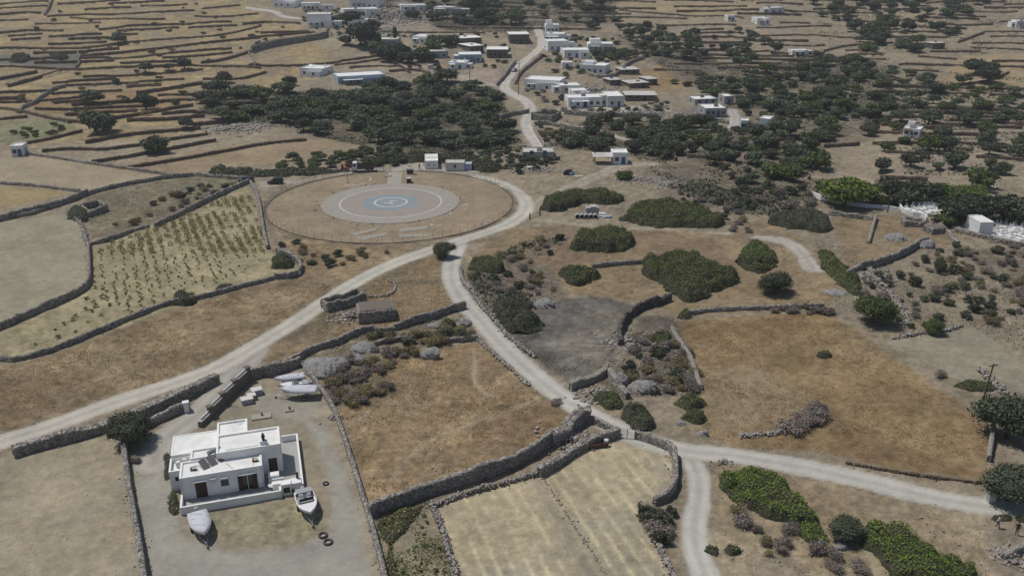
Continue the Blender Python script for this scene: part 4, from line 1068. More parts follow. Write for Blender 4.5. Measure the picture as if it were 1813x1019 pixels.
# terrace floors and parapets
b = MB(); b.box(-.05, 11.3, -2.45, 0.02, -.2, .25); b.box(9.4, 13.9, -.5, 2.72, -.2, .245); b.box(11.73, 13.9, 2.7, 9.6, -.2, .24); b.build('terrace_floor', 'grey_render', hs_)
for (a0, a1, c0, c1, zt) in ((-.1, 11.3, -2.6, -2.38, 1.05), (-.1, .14, -2.38, .0, 1.05), (11.06, 11.3, -2.38, -1.6, 1.05), (13.7, 13.95, -1.9, 9.7, 1.1), (11.9, 13.7, -1.9, -1.65, 1.3), (11.8, 13.7, 9.45, 9.7, 1.1), (9.9, 11.7, .25, .5, .9)):
    MB().box(a0, a1, c0, c1, -.2, zt).build('parapet', W_, hs_, bevel=.03)
r_ = MB().box(11.3, 12.5, -2.2, -1.2, -.2, 1.55).box(12.5, 13.7, -1.65, -.7, -.2, 1.3).box(10.3, 11.3, -1.3, -.6, .2, 1.2).box(9.9, 11.2, .5, 1.4, .2, 1.25).build('bench_wall', W_, hs_, bevel=.04)
MB().box(11.55, 12.3, -2.23, -2.19, .35, 1.1).build('barbecue_opening', 'car_black', r_)
o = MB().tube((13.3, -.9, 1.3), (13.3, -.9, 1.95), .16, .12, 8).tube((13.3, -.9, 1.95), (13.3, -.9, 2.2), .2, .04, 8).build('terrace_flue', 'brown_wood', hs_)
opening(hs_, 'door', 2.25, 0, 'f', 1.15, 2.1, .26, 'brown_wood', 'brown_wood', .06)
opening(hs_, 'window', 4.95, 0, 'f', .75, .75, 1.35, 'dark_glass', 'blue_paint', .07, True)
d = opening(hs_, 'door', 7.55, 0, 'f', 1.1, 2.0, .28, 'dark_glass', 'white_render', .08)
MB().box(7.52, 7.58, -.06, 0, .28, 2.28).build('mullion', 'white_render', d)
for u in (6.72, 8.38):
    s = MB().box(u - .28, u + .28, -.10, -.02, .28, 2.3).build('shutter', 'brown_wood', hs_)
    for k in range(8): MB().box(u - .22, u + .22, -.125, -.098, .42 + k * .23, .54 + k * .23).build('slat', 'brown_wood', s)
for u, ww in ((2.25, 1.5), (4.95, .8), (7.55, 1.9)): MB().box(u - ww / 2, u + ww / 2, -.3, .01, 2.52, 2.58).build('lintel_ledge', 'white_render', hs_)
opening(hs_, 'window', -.5, 2.6, 'f', .45, .5, 1.35, 'dark_glass', 'brown_wood', .06)
opening(hs_, 'door', 10.6, 2.7, 'f', .9, 2.0, .28, 'brown_wood', 'brown_wood', .06)
opening(hs_, 'window', 0, 1.7, 'l', .8, .9, 1.2, 'dark_glass', 'blue_paint', .07, True)
# chimney with a dark cowl, roof vents, solar water heater, aerial
ch = MB().box(9.35, 10.25, 3.0, 3.6, 3.9, 4.75).build('chimney', W_, hs_, bevel=.05)
MB().tube((9.8, 3.3, 4.7), (9.8, 3.3, 5.2), .2, .16, 10).tube((9.8, 3.3, 5.2), (9.8, 3.3, 5.75), .26, .08, 10).build('cowl', 'brown_wood', ch)
for (u, v) in ((1.5, 1.7), (8.6, 1.5)):
    k = MB().box(u - .32, u + .32, v - .25, v + .25, 3.05, 3.4).build('roof_vent', 'rusty', hs_); MB().box(u - .1, u + .45, v - .3, v - .05, 3.4, 3.46).build('vent_lid', 'old_white', k)
sp = MB().tube((3.2, 3.5, 3.95), (4.6, 4.35, 3.95), .28, .28, 14).build('water_tank', 'metal_grey', hs_)
for k in range(3):
    c_, s_ = math.cos(math.radians(30)), math.sin(math.radians(30)); u, v = 2.75 + k * 1.0 * c_, 2.0 + k * 1.0 * s_
    q = MB().rbox((u, v, 3.48), (.9 if k < 2 else .6, 1.5, .07), math.radians(30), math.radians(24)).build('solar_collector', 'metal_grey', hs_)
    MB().rbox((u, v, 3.53), (.78 if k < 2 else .48, 1.38, .05), math.radians(30), math.radians(24)).build('collector_glass', 'solar_panel', q)
b = MB()
for (p, q) in (((2.6, 2.2, 3.1), (3.2, 3.5, 3.7)), ((4.4, 2.9, 3.1), (4.6, 4.35, 3.7)), ((3.2, 3.5, 3.1), (3.2, 3.5, 3.9)), ((5.2, 2.0, 3.14), (6.0, .6, 3.14))): b.tube(p, q, .035, .035, 6)
b.build('support_frame', 'metal_grey', hs_)
for u, v in ((-.4, 4.2), (.3, 4.6)): MB().tube((u, v, 2.2), (u, v, 3.0), .28, .3, 10).build('roof_pot', 'old_white', hs_)

MB().tube((9.3, -.06, .25), (9.3, -.06, 3.0), .05, .05, 6).build('downpipe', 'old_white', hs_)
MB().tube((.2, -.06, .25), (.2, -.06, 3.0), .05, .05, 6).build('downpipe', 'old_white', hs_)
MB().box(3.35, 4.1, -.32, -.01, 2.2, 2.7).build('air_conditioner', 'old_white', hs_, bevel=.03)
k = MB().tube((6.4, 9.6, 3.9), (6.4, 9.6, 6.0), .025, .02, 6).build('aerial_mast', 'metal_grey', hs_)
b = MB()
for j in range(5): b.tube((6.0, 9.6 + .12 * j, 5.9), (6.8, 9.6 + .12 * j, 5.9), .012, .012, 4)
b.tube((6.4, 9.55, 5.9), (6.4, 10.2, 5.9), .015, .015, 4); b.build('aerial_rods', 'metal_grey', k)
b = MB()
for (p_, q_) in (((5.3, 3.4, 4.06), (9.2, 3.4, 4.06)), ((1.6, 2.4, 3.15), (2.6, 2.3, 3.15)), ((8.4, .5, 3.15), (8.4, 3.2, 3.15))): b.tube(p_, q_, .03, .03, 5)
b.build('roof_pipe', 'plastic_grey', hs_)
for u in (1.6, 3.2, 5.9, 9.0, 12.6):
    MB().tube((u, -2.15, .25), (u, -2.15, .6), .16, .2, 10).build('flower_pot', 'red_paint' if u < 4 else 'rusty', hs_)
tb = MB().tube((10.3, -1.0, .95), (10.3, -1.0, 1.0), .5, .5, 14).build('terrace_table', 'old_white', hs_); MB().tube((10.3, -1.0, .25), (10.3, -1.0, .95), .06, .06, 6).build('table_leg', 'metal_grey', tb)

# pillars and panels of the driveway wall
dw = [G(355, 756), G(374, 738), G(396, 716), G(418, 695), G(441, 674)]
root = empty('driveway_wall', dw[0], 0, 'stone driveway wall with dark pillars and pale panels', 'wall'); root['kind'] = 'thing'
for i, (p, q) in enumerate(zip(dw[:-1], dw[1:])):
    a = math.atan2(q.y - p.y, q.x - p.x); L = (q - p).xy.length; c = (p + q) / 2 - dw[0]
    h_ = 1.15 + .25 * i if i else .8
    MB().rbox((c.x, c.y, h_ / 2 - .1), (L + .05, .6, h_ + .2), a).build('wall_section', 'masonry', root)
    MB().rbox((c.x - .06, c.y + .1, h_ + .2), (L - .7, .12, .42), a).build('panel', 'white_roof', root, bevel=.02)
    MB().rbox((c.x, c.y, h_ + .03), (L - .3, .5, .07), a).build('coping', 'concrete_roof', root)
for i, p in enumerate(dw[1:]):
    c = p - dw[0]; a = math.radians(50); pz = 1.75 + .2 * i
    k = MB().rbox((c.x, c.y, pz / 2 - .1), (.62, .62, pz + .2), a).build('pillar', 'masonry', root); MB().rbox((c.x, c.y, pz + .06), (.82, .82, .12), a).build('pillar_cap', 'masonry', k)
p = G(331, 728); r = empty('gatepost', p, .4, 'white painted gatepost at the mouth of the driveway', 'post')
MB().box(-.35, .35, -.3, .3, -.1, 1.5).build('shaft', W_, r, bevel=.03); MB().box(-.42, .42, -.37, .37, 1.5, 1.6).build('cap', W_, r)
p = G(1752, 886); r = empty('gatepost', p, .2, 'pale square gatepost beside the road under the grey green tree', 'post')
MB().box(-.5, .5, -.4, .4, -.1, 1.0).build('shaft', 'old_white', r, bevel=.03); MB().box(-.56, .56, -.46, .46, 1.0, 1.1).build('cap', W_, r)

# ------------------------------------------------------------------ boats
def boat(name, label, px, py, L, Wd, ang, cover=True, trailer=True, motor=True, z=.75):
    """hull pointing to +x in local space"""
    p = G(px, py); r = empty(name, p, ang, label, 'boat'); KEEP.append((p.x, p.y, 3))
    rings, gun = [], []
    ts = np.linspace(0, 1, 13)
    for t in ts:
        x = -L / 2 + L * t
        w = Wd / 2 * (1 - max(0, (t - .45) / .55) ** 2.3) * (.93 + .07 * min(1, t * 4)); w = max(w, .03)
        sheer = .62 + .25 * t ** 2; keel = .0 + .45 * max(0, (t - .6) / .4) ** 2
        rings.append([(x, 0, z + keel), (x, -w * .62, z + keel + .16), (x, -w, z + sheer * .55 + keel * .2), (x, -w * 1.04, z + sheer), (x, -w * .94, z + sheer + .02), (x, w * .94, z + sheer + .02), (x, w * 1.04, z + sheer), (x, w, z + sheer * .55 + keel * .2), (x, w * .62, z + keel + .16)])
        gun.append((x, w, z + sheer))
    b = MB()
    n = len(rings[0]); vs = [q for rg in rings for q in rg]; fs = []
    for k in range(12):
        for i in range(n):
            if i == 4 and 1 <= k <= 6 and not cover: continue       # open cockpit
            fs.append((k * n + i, k * n + (i + 1) % n, (k + 1) * n + (i + 1) % n, (k + 1) * n + i))
    fs += [tuple(range(n))[::-1], tuple(range(12 * n, 13 * n))]
    b.add(vs, fs); b.build('hull', 'gelcoat', r, smooth_=False)
    b = MB()
    for sd in (-1, 1):
        for (x0, w0, z0_), (x1, w1, z1_) in zip(gun[:-1], gun[1:]): b.tube((x0, sd * w0 * 1.04, z0_ - .03), (x1, sd * w1 * 1.04, z1_ - .03), .04, .04, 5, False)
    b.build('rub_rail', 'plastic_grey', r)
    if cover:
        rg = []
        for i, t in enumerate(ts):
            x, w, zz = gun[i]; hgt_ = .26 * math.sin(math.pi * min(1, max(0, t * .95 + .03))) + .02
            rg.append([(x, -w * 1.07, zz - .14), (x, -w * 1.06, zz + .02), (x, -w * .5, zz + hgt_ * .8 + random.uniform(-.02, .02)), (x, 0, zz + hgt_ + .03), (x, w * .5, zz + hgt_ * .8 + random.uniform(-.02, .02)), (x, w * 1.06, zz + .02), (x, w * 1.07, zz - .14)])
        b = MB(); b.loft(rg, True, False); b.build('cover', 'boat_cover', r, smooth_=True)
        b = MB()
        for i in range(1, 11, 3): b.tube((gun[i][0], -gun[i][1] * .8, gun[i][2] + .2), (gun[i + 2][0], gun[i + 2][1] * .4, gun[i + 2][2] + .27), .02, .02, 4)
        b.build('cover_strap', 'plastic_grey', r)
    else:
        MB().box(-L * .40, L * .05, -Wd * .40, Wd * .40, z + .22, z + .3).build('cockpit_floor', 'boat_inside', r)
        for x, y in ((-.9, -.45), (-.9, .45), (-1.7, 0)):
            s = MB().box(x - .25, x + .25, y - .25, y + .25, z + .3, z + .62).build('seat', 'gelcoat', r, bevel=.04); MB().box(x - .3, x - .22, y - .25, y + .25, z + .62, z + 1.0).build('backrest', 'gelcoat', s)
        MB().box(-.25, .2, -.75, .75, z + .3, z + .85).build('console', 'gelcoat', r, bevel=.05)
        b = MB(); b.add([(.25, -.85, z + .7), (.25, .85, z + .7), (-.1, .75, z + 1.15), (-.1, -.75, z + 1.15)], [(0, 1, 2, 3)]); b.build('windscreen', 'dark_glass', r)
        b = MB()
        for y in (-.85, .85): b.tube((.2, y, z + .7), (-.15, y * .9, z + 1.18), .025, .025, 6)
        b.tube((-.15, -.78, z + 1.18), (-.15, .78, z + 1.18), .025, .025, 6); b.build('windscreen_frame', 'metal_grey', r)
        MB().box(-L * .5, -L * .30, -Wd * .42, Wd * .42, z + .95, z + 1.02).build('aft_canopy', 'plastic_grey', r, bevel=.03)
    if motor:
        m_ = MB().box(-L / 2 - .55, -L / 2 - .12, -.2, .2, z + .35, z + .95).build('outboard_motor', 'plastic_grey', r, bevel=.08)
        MB().box(-L / 2 - .42, -L / 2 - .24, -.08, .08, z - .35, z + .35).build('motor_leg', 'plastic_grey', m_)
    if trailer:
        b = MB()
        for y in (-.5, .5): b.tube((-L * .42, y, .5), (L * .25, y, .5), .05, .05, 6); b.tube((L * .25, y, .5), (L * .62, 0, .5), .05, .05, 6)
        b.tube((-L * .15, -.95, .38), (-L * .15, .95, .38), .05, .05, 6); b.tube((L * .55, 0, .5), (L * .75, 0, .45), .06, .06, 6)
        for x in (-L * .35, .1, L * .3): b.tube((x, -.5, .5), (x, -.35, z + .2), .04, .04, 5); b.tube((x, .5, .5), (x, .35, z + .2), .04, .04, 5)
        tr = b.build('trailer_frame', 'metal_grey', r)
        for y in (-1.0, 1.0):
            w_ = MB().tube((-L * .15, y - .1, .31), (-L * .15, y + .1, .31), .31, .31, 16).build('trailer_wheel', 'black_rubber', r)
            MB().tube((-L * .15, y - .11, .31), (-L * .15, y + .11, .31), .16, .16, 12).build('rim', 'metal_grey', w_)
        MB().tube((L * .66, -.06, .14), (L * .66, .06, .14), .14, .14, 12).build('jockey_wheel', 'black_rubber', r)
    else:
        b = MB()
        for x in (-L * .3, L * .22): b.box(x - .12, x + .12, -Wd * .35, Wd * .35, -.05, z + .12)
        b.build('timber_cradle', 'pole_wood', r)
    return r
boat('covered_boat', 'white boat under a lilac grey cover on a trailer before the house', 358, 942, 4.6, 2.15, math.radians(-61))
boat('motor_boat', 'open white motor boat with windscreen on a trailer right of the terrace', 545, 905, 4.7, 2.2, math.radians(-67), False)
boat('covered_boat', 'white covered boat on a trailer, nearest of those by the stone wall', 531, 703, 5.2, 2.1, math.radians(184), True, True, False, .8)
boat('dinghy', 'white upturned looking hull against the curved stone wall', 514, 677, 4.4, 1.7, math.radians(200), True, False, False, .35)
boat('motor_boat', 'pale half covered boat squeezed between two white boats', 522, 690, 4.2, 1.7, math.radians(188), False, False, True, .3)

# ------------------------------------------------------------------ yard clutter
for lb, px, py, s, a in [('pale lidded crate by the driveway wall, upper one', 455, 697, (1.5, 1.2, .8), .5), ('pale lidded crate by the driveway wall, middle one', 446, 706, (1.1, 1.0, .7), .5), ('pale lidded crate by the driveway wall, lower one', 438, 713, (1.6, 1.1, .75), .45)]:
    p = G(px, py); r = empty('storage_crate', p, a, lb, 'crate', 'crates by the driveway wall'); KEEP.append((p.x, p.y, 1.5))
    MB().box(-s[0] / 2, s[0] / 2, -s[1] / 2, s[1] / 2, 0, s[2]).build('crate_body', 'plastic_grey', r, bevel=.03); MB().box(-s[0] / 2 - .05, s[0] / 2 + .05, -s[1] / 2 - .05, s[1] / 2 + .05, s[2], s[2] + .1).build('lid', 'old_white', r, bevel=.02)
for lb, px, py, sx, sy in [('pale concrete well cover with an iron handle behind the house', 463, 738, 1.35, 1.15), ('wooden cable reel lid lying near the house corner', 512, 727, .6, .6)]:
    p = G(px, py); r = empty('well_cover', p, .3, lb, 'cover')
    MB().box(-sx, sx, -sy * .6, sy * .6, -.05, .22).build('slab', 'path_concrete', r, bevel=.03); MB().rbox((.1, .1, .4), (.18, .3, .4), .5).build('handle', 'rusty', r)
TY = None
for k, (px, py) in enumerate([(572, 948), (581, 960), (577, 856)]):
    p = G(px, py); r = empty('old_tyre', p, 0, ['worn grey tyre on the yard, upper of a touching pair', 'worn grey tyre on the yard, lower of a touching pair', 'small dark tyre beside the gravel strip'][k], 'tyre')
    R_, r2 = (.42, .13) if k < 2 else (.3, .09); b = MB()
    b.loft([[((R_ + r2 * math.cos(t)) * math.cos(a), (R_ + r2 * math.cos(t)) * math.sin(a), r2 + r2 * math.sin(t)) for t in np.linspace(0, 2 * math.pi, 9)[:-1]] for a in np.linspace(0, 2 * math.pi, 21)], False)
    b.build('tread', 'truck_box' if k < 2 else 'black_rubber', r, smooth_=True); MB().tube((0, 0, -.02), (0, 0, .03), R_ - r2, R_ - r2, 16).build('rim', 'plastic_grey', r)
p = G(1056, 790); r = empty('feeding_trough', p, .25, 'rusty open trough against the wall of the straw field', 'trough')
MB().box(-1.2, 1.2, -.5, -.42, .2, .7).box(-1.2, 1.2, .42, .5, .2, .7).box(-1.2, -1.12, -.42, .42, .2, .7).box(1.12, 1.2, -.42, .42, .2, .7).build('side', 'rusty', r); MB().box(-1.12, 1.12, -.42, .42, .2, .26).build('bottom', 'brown_wood', r)
for x in (-1, 1): MB().box(x - .06, x + .06, -.4, .4, -.05, .2).build('leg', 'rusty', r)
p = G(1073, 788); r = empty('water_drum', p, 0, 'white and brown drum beside the rusty trough', 'drum'); MB().tube((0, 0, 0), (0, 0, .6), .3, .3, 14).build('drum_body', 'rusty', r); MB().tube((0, 0, .6), (0, 0, .9), .3, .3, 14).build('drum_top', 'old_white', r)
# wire field gate
p0, p1 = G(1096, 774), G(1124, 777); r = empty('field_gate', p0, math.atan2(p1.y - p0.y, p1.x - p0.x), 'thin wire gate closing the straw field at the road', 'gate'); L = (p1 - p0).xy.length
for u in (0, L / 2, L): MB().tube((u, 0, -.1), (u, 0, 1.5), .05, .05, 6).build('gate_post', 'rusty', r)
b = MB()
for zz in (.15, .45, .75, 1.05, 1.35): b.tube((0, 0, zz), (L, 0, zz), .02, .02, 5)
b.build('gate_wire', 'metal_grey', r)
p0, p1 = G(938, 388), G(956, 382); r = empty('field_gate', p0, math.atan2(p1.y - p0.y, p1.x - p0.x), 'wire gate between two dark posts beside the road bend', 'gate'); L = (p1 - p0).xy.length
for u in (0, L): MB().tube((u, 0, -.1), (u, 0, 1.5), .16, .14, 8).build('gate_post', 'car_black', r)
b = MB()
for zz in (.2, .5, .8, 1.1): b.tube((0, 0, zz), (L, 0, zz), .02, .02, 5)
b.build('gate_wire', 'metal_grey', r)

# ------------------------------------------------------------------ vehicles
def wheel(root, x, y, rr, wd):
    w = MB().tube((x, y - wd / 2, rr), (x, y + wd / 2, rr), rr, rr, 18).build('wheel', 'black_rubber', root); MB().tube((x, y - wd / 2 - .01, rr), (x, y + wd / 2 + .01, rr), rr * .55, rr * .55, 12).build('rim', 'metal_grey', w)
def car(label, px, py, ang, m, L=4.2, Wd=1.8, suv=True, name='parked_car'):
    p = G(px, py); r = empty(name, p, ang, label, 'car'); KEEP.append((p.x, p.y, 3))
    H = 1.72 if suv else 1.45; hb = .95 if suv else .82; h = Wd / 2; k = L / 4.2
    prof = [(-2.08, .38), (-2.1, .75), (-2.02, hb), (-1.9, hb + .03), (.75, hb + .02), (1.75, hb - .12), (2.05, hb - .3), (2.1, .5), (2.02, .32), (-2.0, .3)]
    rg = [[(x * k, y * (1 if z > .4 else .97), z) for x, z in prof] for y in (-h, -h * .6, h * .6, h)]
    MB().loft(rg, True).build('body', m, r, bevel=.05)
    cab = [(-1.95, hb), (-1.75, H - .08), (-1.4, H), (.1, H), (.35, H - .06), (.95, hb)]
    rg = [[(x * k, y * (.96 if z > hb + .1 else 1), z) for x, z in cab] for y in (-h * .9, h * .9)]
    c_ = MB().loft([[(x * k, y * (.84 if z > hb + .1 else 1), z) for x, z in cab] for y in (-h * .93, h * .93)], True).build('cabin', m, r, bevel=.04)
    for sd in (-1, 1):
        for a0, a1 in ((-1.55, -.72), (-.64, .32)):
            b = MB(); y0 = sd * (h * .93 + .0); y1 = sd * (h * .80)
            b.add([(a0 * k, y0 - sd * .005, hb + .06), (a1 * k + .25 * (a1 > 0), y0 - sd * .005, hb + .06), (a1 * k, y1 + sd * .005, H - .14), (a0 * k + .1, y1 + sd * .005, H - .14)], [(0, 1, 2, 3)]); o_ = b.build('side_window', 'dark_glass', r); o_.location = (0, sd * .012, 0)
    b = MB(); b.add([(.97 * k, -h * .78, hb + .05), (.97 * k, h * .78, hb + .05), (.40 * k, h * .68, H - .08), (.40 * k, -h * .68, H - .08)], [(0, 1, 2, 3)]); b.build('windscreen', 'dark_glass', r, (.012, 0, .012))
    b = MB(); b.add([(-1.95 * k, -h * .75, hb + .1), (-1.95 * k, h * .75, hb + .1), (-1.78 * k, h * .68, H - .14), (-1.78 * k, -h * .68, H - .14)], [(0, 1, 2, 3)]); b.build('rear_window', 'dark_glass', r, (-.02, 0, .01))
    for sd in (-1, 1):
        MB().box(2.0 * k, 2.09 * k, sd * h * .7 - .16, sd * h * .7 + .16, .55, .72).build('headlight', 'car_silver', r); MB().box(-2.13 * k, -2.05 * k, sd * h * .8 - .1, sd * h * .8 + .1, .65, .92).build('tail_light', 'red_paint', r)
        for x in (-1.3, 1.3): wheel(r, x * k, sd * (h - .1), .34, .22)
    return r
car('black off road car parked at the left side of the helipad', 488, 325, math.radians(184), 'car_black')
car('black car half hidden behind the vineyard wall corner', 436, 322, math.radians(186), 'car_black', 4.3, 1.8, False)
car('silver car driving on the village road bend', 911, 126, math.radians(68), 'car_silver', 4.1, 1.75, False)
car('white car parked on the flat yard by the wide roof', 758, 88, math.radians(10), 'gelcoat', 4.1, 1.75, False)
car('dark car parked by the road under the white row', 962, 101, math.radians(12), 'car_black', 4.1, 1.75, False)
car('small white van parked by the blue fronted house', 765, 122, math.radians(5), 'gelcoat', 4.2, 1.8, True)

p = G(643, 303); t = empty('tipper_truck', p, math.radians(186), 'white cab tipper truck with a dark brown body', 'truck'); KEEP.append((p.x, p.y, 5))
MB().box(-3.1, 3.0, -.45, .45, .65, .9).build('chassis', 'car_black', t)
cb = MB().loft([[(x, y, z) for x, z in ((1.55, .6), (1.55, 2.75), (2.75, 2.7), (3.1, 1.7), (3.15, .6))] for y in (-1.15, 1.15)], True).build('cab', 'truck_white', t, bevel=.06)
b = MB(); b.add([(3.11, -1.0, 1.72), (3.11, 1.0, 1.72), (2.80, .98, 2.55), (2.80, -.98, 2.55)], [(0, 1, 2, 3)]); b.build('windscreen', 'dark_glass', t, (.015, 0, .01))
for sd in (-1, 1):
    b = MB(); b.box(1.95, 2.75, sd * 1.16 - .012, sd * 1.16 + .012, 1.7, 2.4); b.build('side_window', 'dark_glass', t); b = MB(); b.box(3.1, 3.18, sd * .8 - .18, sd * .8 + .18, .8, 1.0); b.build('headlight', 'car_silver', t)
    for x in (-2.35, -1.2, 2.3): wheel(t, x, sd * .95, .48, .34)
    MB().box(2.95, 3.05, sd * 1.32 - .1, sd * 1.32 + .1, 1.7, 2.2).build('mirror', 'car_black', t)
MB().box(3.12, 3.25, -1.15, 1.15, .45, .75).build('bumper', 'car_black', t)
b = MB(); b.loft([[(x, y, z) for x, y in ((-3.3, -1.2), (1.3, -1.2), (1.3, 1.2), (-3.3, 1.2))] for z in (1.0, 2.1)] + [[(x, y, z) for x, y in ((-3.2, -1.1), (1.2, -1.1), (1.2, 1.1), (-3.2, 1.1))] for z in (2.1, 1.15)], True)
bd = b.build('tipping_body', 'truck_box', t)
for x in (-2.9, -2.0, -1.1, -.2, .7): MB().box(x - .06, x + .06, -1.27, -1.2, 1.0, 2.1).box(x - .06, x + .06, 1.2, 1.27, 1.0, 2.1).build('rib', 'truck_box', bd)
MB().box(1.3, 1.42, -1.2, 1.2, 1.0, 2.6).build('headboard', 'truck_box', t)
p = G(609, 303); t = empty('loader', p, .2, 'small rusty red machine parked beside the truck', 'machine')
MB().box(-.9, .9, -.6, .6, .4, 1.1).build('machine_body', 'red_paint', t, bevel=.05); MB().box(-.7, 0, -.5, .5, 1.1, 2.0).build('cab', 'rusty', t, bevel=.05); MB().rbox((1.3, 0, .6), (.5, 1.4, .7), 0, 0).build('bucket', 'rusty', t); MB().tube((.6, 0, 1.0), (1.3, 0, .6), .1, .1, 6).build('arm', 'rusty', t)
for x in (-.6, .6):
    for y in (-.65, .65): wheel(t, x, y, .38, .25)

# ------------------------------------------------------------------ utility poles
def pole(label, px, py, h, arms=1, lean=0, group=None):
    p = G(px, py); r = empty('utility_pole', p, random.uniform(-.4, .4), label, 'pole', group)
    s = max(.13, .10 + .00022 * p.y)
    MB().tube((0, 0, -.4), (lean, 0, h), s, s * .7, 8).build('post', 'pole_wood', r)
    for k in range(arms):
        c = MB().box(lean - .75, lean + .75, -.06, .06, h - .35 - k * .8, h - .22 - k * .8).build('cross_arm', 'pole_wood', r)
        for x in (-.65, 0, .65): MB().tube((lean + x, 0, h - .22 - k * .8), (lean + x, 0, h - .02 - k * .8), .05, .04, 6).build('insulator', 'old_white', c)
    return r
po = pole('tall wooden utility pole with a lamp beside the dark tree', 1736, 722, 7.0, 1, .45)
l_ = MB().tube((.35, 0, 5.2), (-.4, 0, 5.35), .03, .03, 6).build('lamp_arm', 'metal_grey', po); MB().rbox((-.5, 0, 5.33), (.4, .2, .12)).build('lamp_head', 'old_white', l_)
for px, py, h, lb in [(1571, 376, 8, 'dark utility pole in front of the cemetery trees'), (1000, 266, 8, 'utility pole by the hollow left of the olive trees'), (1178, 290, 8, 'utility pole by the stone steps right of the pale hut'), (1053, 287, 7, 'utility pole beside the open shed'), (1278, 306, 7, 'utility pole at the wood edge'), (919, 140, 7, 'utility pole at the village road bend'), (918, 168, 6, 'utility pole right below the long white house'), (832, 146, 7, 'utility pole on the bare slope above the grove'), (1420, 262, 7, 'utility pole in the right hand wood')]:
    pole(lb, px, py, h)

# ------------------------------------------------------------------ cemetery
for q, mm in (([(1592, 373), (1615, 360), (1680, 366), (1700, 374), (1680, 384), (1636, 382)], 'marble'), ([(1685, 404), (1700, 392), (1813, 396), (1850, 404), (1850, 440), (1780, 424), (1735, 418)], 'old_white')):
    pts = GP(q); b = MB(); b.prism([tuple(p) for p in pts][::-1], -.3, .35)
    z = max(h1(*p) for p in pts); tag(b.build('cemetery_terrace', 'path_concrete', None, (0, 0, z - .1)), kind='structure')
def white_wall(label, q, h=1.1):
    pts = smooth(GP(q), 1); b = MB(); r = empty('white_wall', (pts[0][0], pts[0][1], h1(*pts[0])), 0, label, 'wall'); r['kind'] = 'thing'
    for a, c in zip(pts[:-1], pts[1:]):
        mx, my = (a[0] + c[0]) / 2 - pts[0][0], (a[1] + c[1]) / 2 - pts[0][1]
        b.rbox((mx, my, h / 2 - .2), (math.hypot(c[0] - a[0], c[1] - a[1]) + .1, .35, h + .4), math.atan2(c[1] - a[1], c[0] - a[0]))
    b.build('wall_body', 'white_render', r)
white_wall('low white wall along the front of the cemetery trees', [(1435, 345), (1460, 356), (1520, 366), (1570, 370), (1592, 374)])
white_wall('white wall curving round the upper graves', [(1592, 362), (1594, 374), (1610, 382), (1636, 386), (1640, 392)])
white_wall('white rear wall of the upper graves', [(1605, 360), (1630, 362), (1652, 366), (1680, 370)])
white_wall('white front wall of the lower graves', [(1755, 420), (1780, 426), (1813, 434), (1850, 440)], .8)
r, w_ = hut('plain white chapel block at the cemetery edge', 1731, 1756, 419, 3.4, 5.5, .05, [], 'chapel')
def grave(x, y, label, group, a):
    r = empty('grave', (x, y, h1(x, y) + .2), a, label, 'grave', group)
    MB().box(-.45, .45, -1.0, 1.0, 0, .45).build('tomb_slab', 'marble', r, bevel=.03); MB().box(-.5, .5, 1.0, 1.15, 0, .8).build('headstone', 'marble', r)
    MB().box(-.05, .05, 1.03, 1.11, .8, 1.5).box(-.25, .25, 1.03, 1.11, 1.15, 1.25).build('cross', 'marble', r)
for q, n, lb, gp in (([(1600, 374), (1618, 364), (1676, 370), (1692, 376), (1640, 382)], 30, 'white marble grave on the upper cemetery terrace', 'graves of the upper terrace'), ([(1690, 404), (1705, 398), (1728, 400), (1728, 414)], 6, 'white grave left of the chapel block', 'graves left of the chapel'), ([(1760, 400), (1813, 402), (1840, 432), (1765, 420)], 40, 'white marble grave right of the chapel block', 'graves right of the chapel')):
    poly = GP(q); k = 0
    xs = [p[0] for p in poly]; yv = [p[1] for p in poly]; placed = []
    for _ in range(3000):
        if k >= n: break
        x, y = random.uniform(min(xs), max(xs)), random.uniform(min(yv), max(yv))
        if inside(np.array([x]), np.array([y]), poly)[0] and all((x - a) ** 2 + ((y - c) * .6) ** 2 > 1.3 for a, c in placed):
            placed.append((x, y)); grave(x, y, lb, gp, random.uniform(-.15, .15)); k += 1
KEEP.append((G(1770, 410).x, G(1770, 410).y, 7))

# ------------------------------------------------------------------ rocks and rubble
def rock(label, px, py, w, h, m='rock', group=None, xy=None, name='rock_outcrop', asp=.7):
    p = G(px, py) if xy is None else Vector((xy[0], xy[1], h1(*xy)))
    v, f = ico(4 if w > 3 else 3); sd = random.randrange(999)
    q = v * np.array([w / 2, w / 2 * asp, h])
    n3 = lambda s, k: vn(q[:, 0] + q[:, 2] * .9 + 50, q[:, 1] - q[:, 2] * 1.1 + 50, s, sd + k)
    rid = 1 - np.abs(2 * n3(1.3, 3) - 1)
    d = .86 + .5 * (n3(w * .45, 0) - .5) + .34 * (n3(w * .2, 1) - .5) + .22 * (rid - .5) + .22 * (n3(.4, 2) - .5)
    v = q * d[:, None]; v[:, 2] = np.maximum(v[:, 2], -.35)
    st_ = .28
    v[:, 2] = np.where(v[:, 2] > 0, np.round((v[:, 2] + .25 * v[:, 0]) / st_) * st_ * .65 + v[:, 2] * .35 - .25 * .65 * v[:, 0], v[:, 2])       # tilted beds
    o = obj(name, np_mesh(name, v, f, m)); o.location = p; o.rotation_euler = (0, 0, random.uniform(-.5, .5))
    return tag(o, label, 'rock', group)
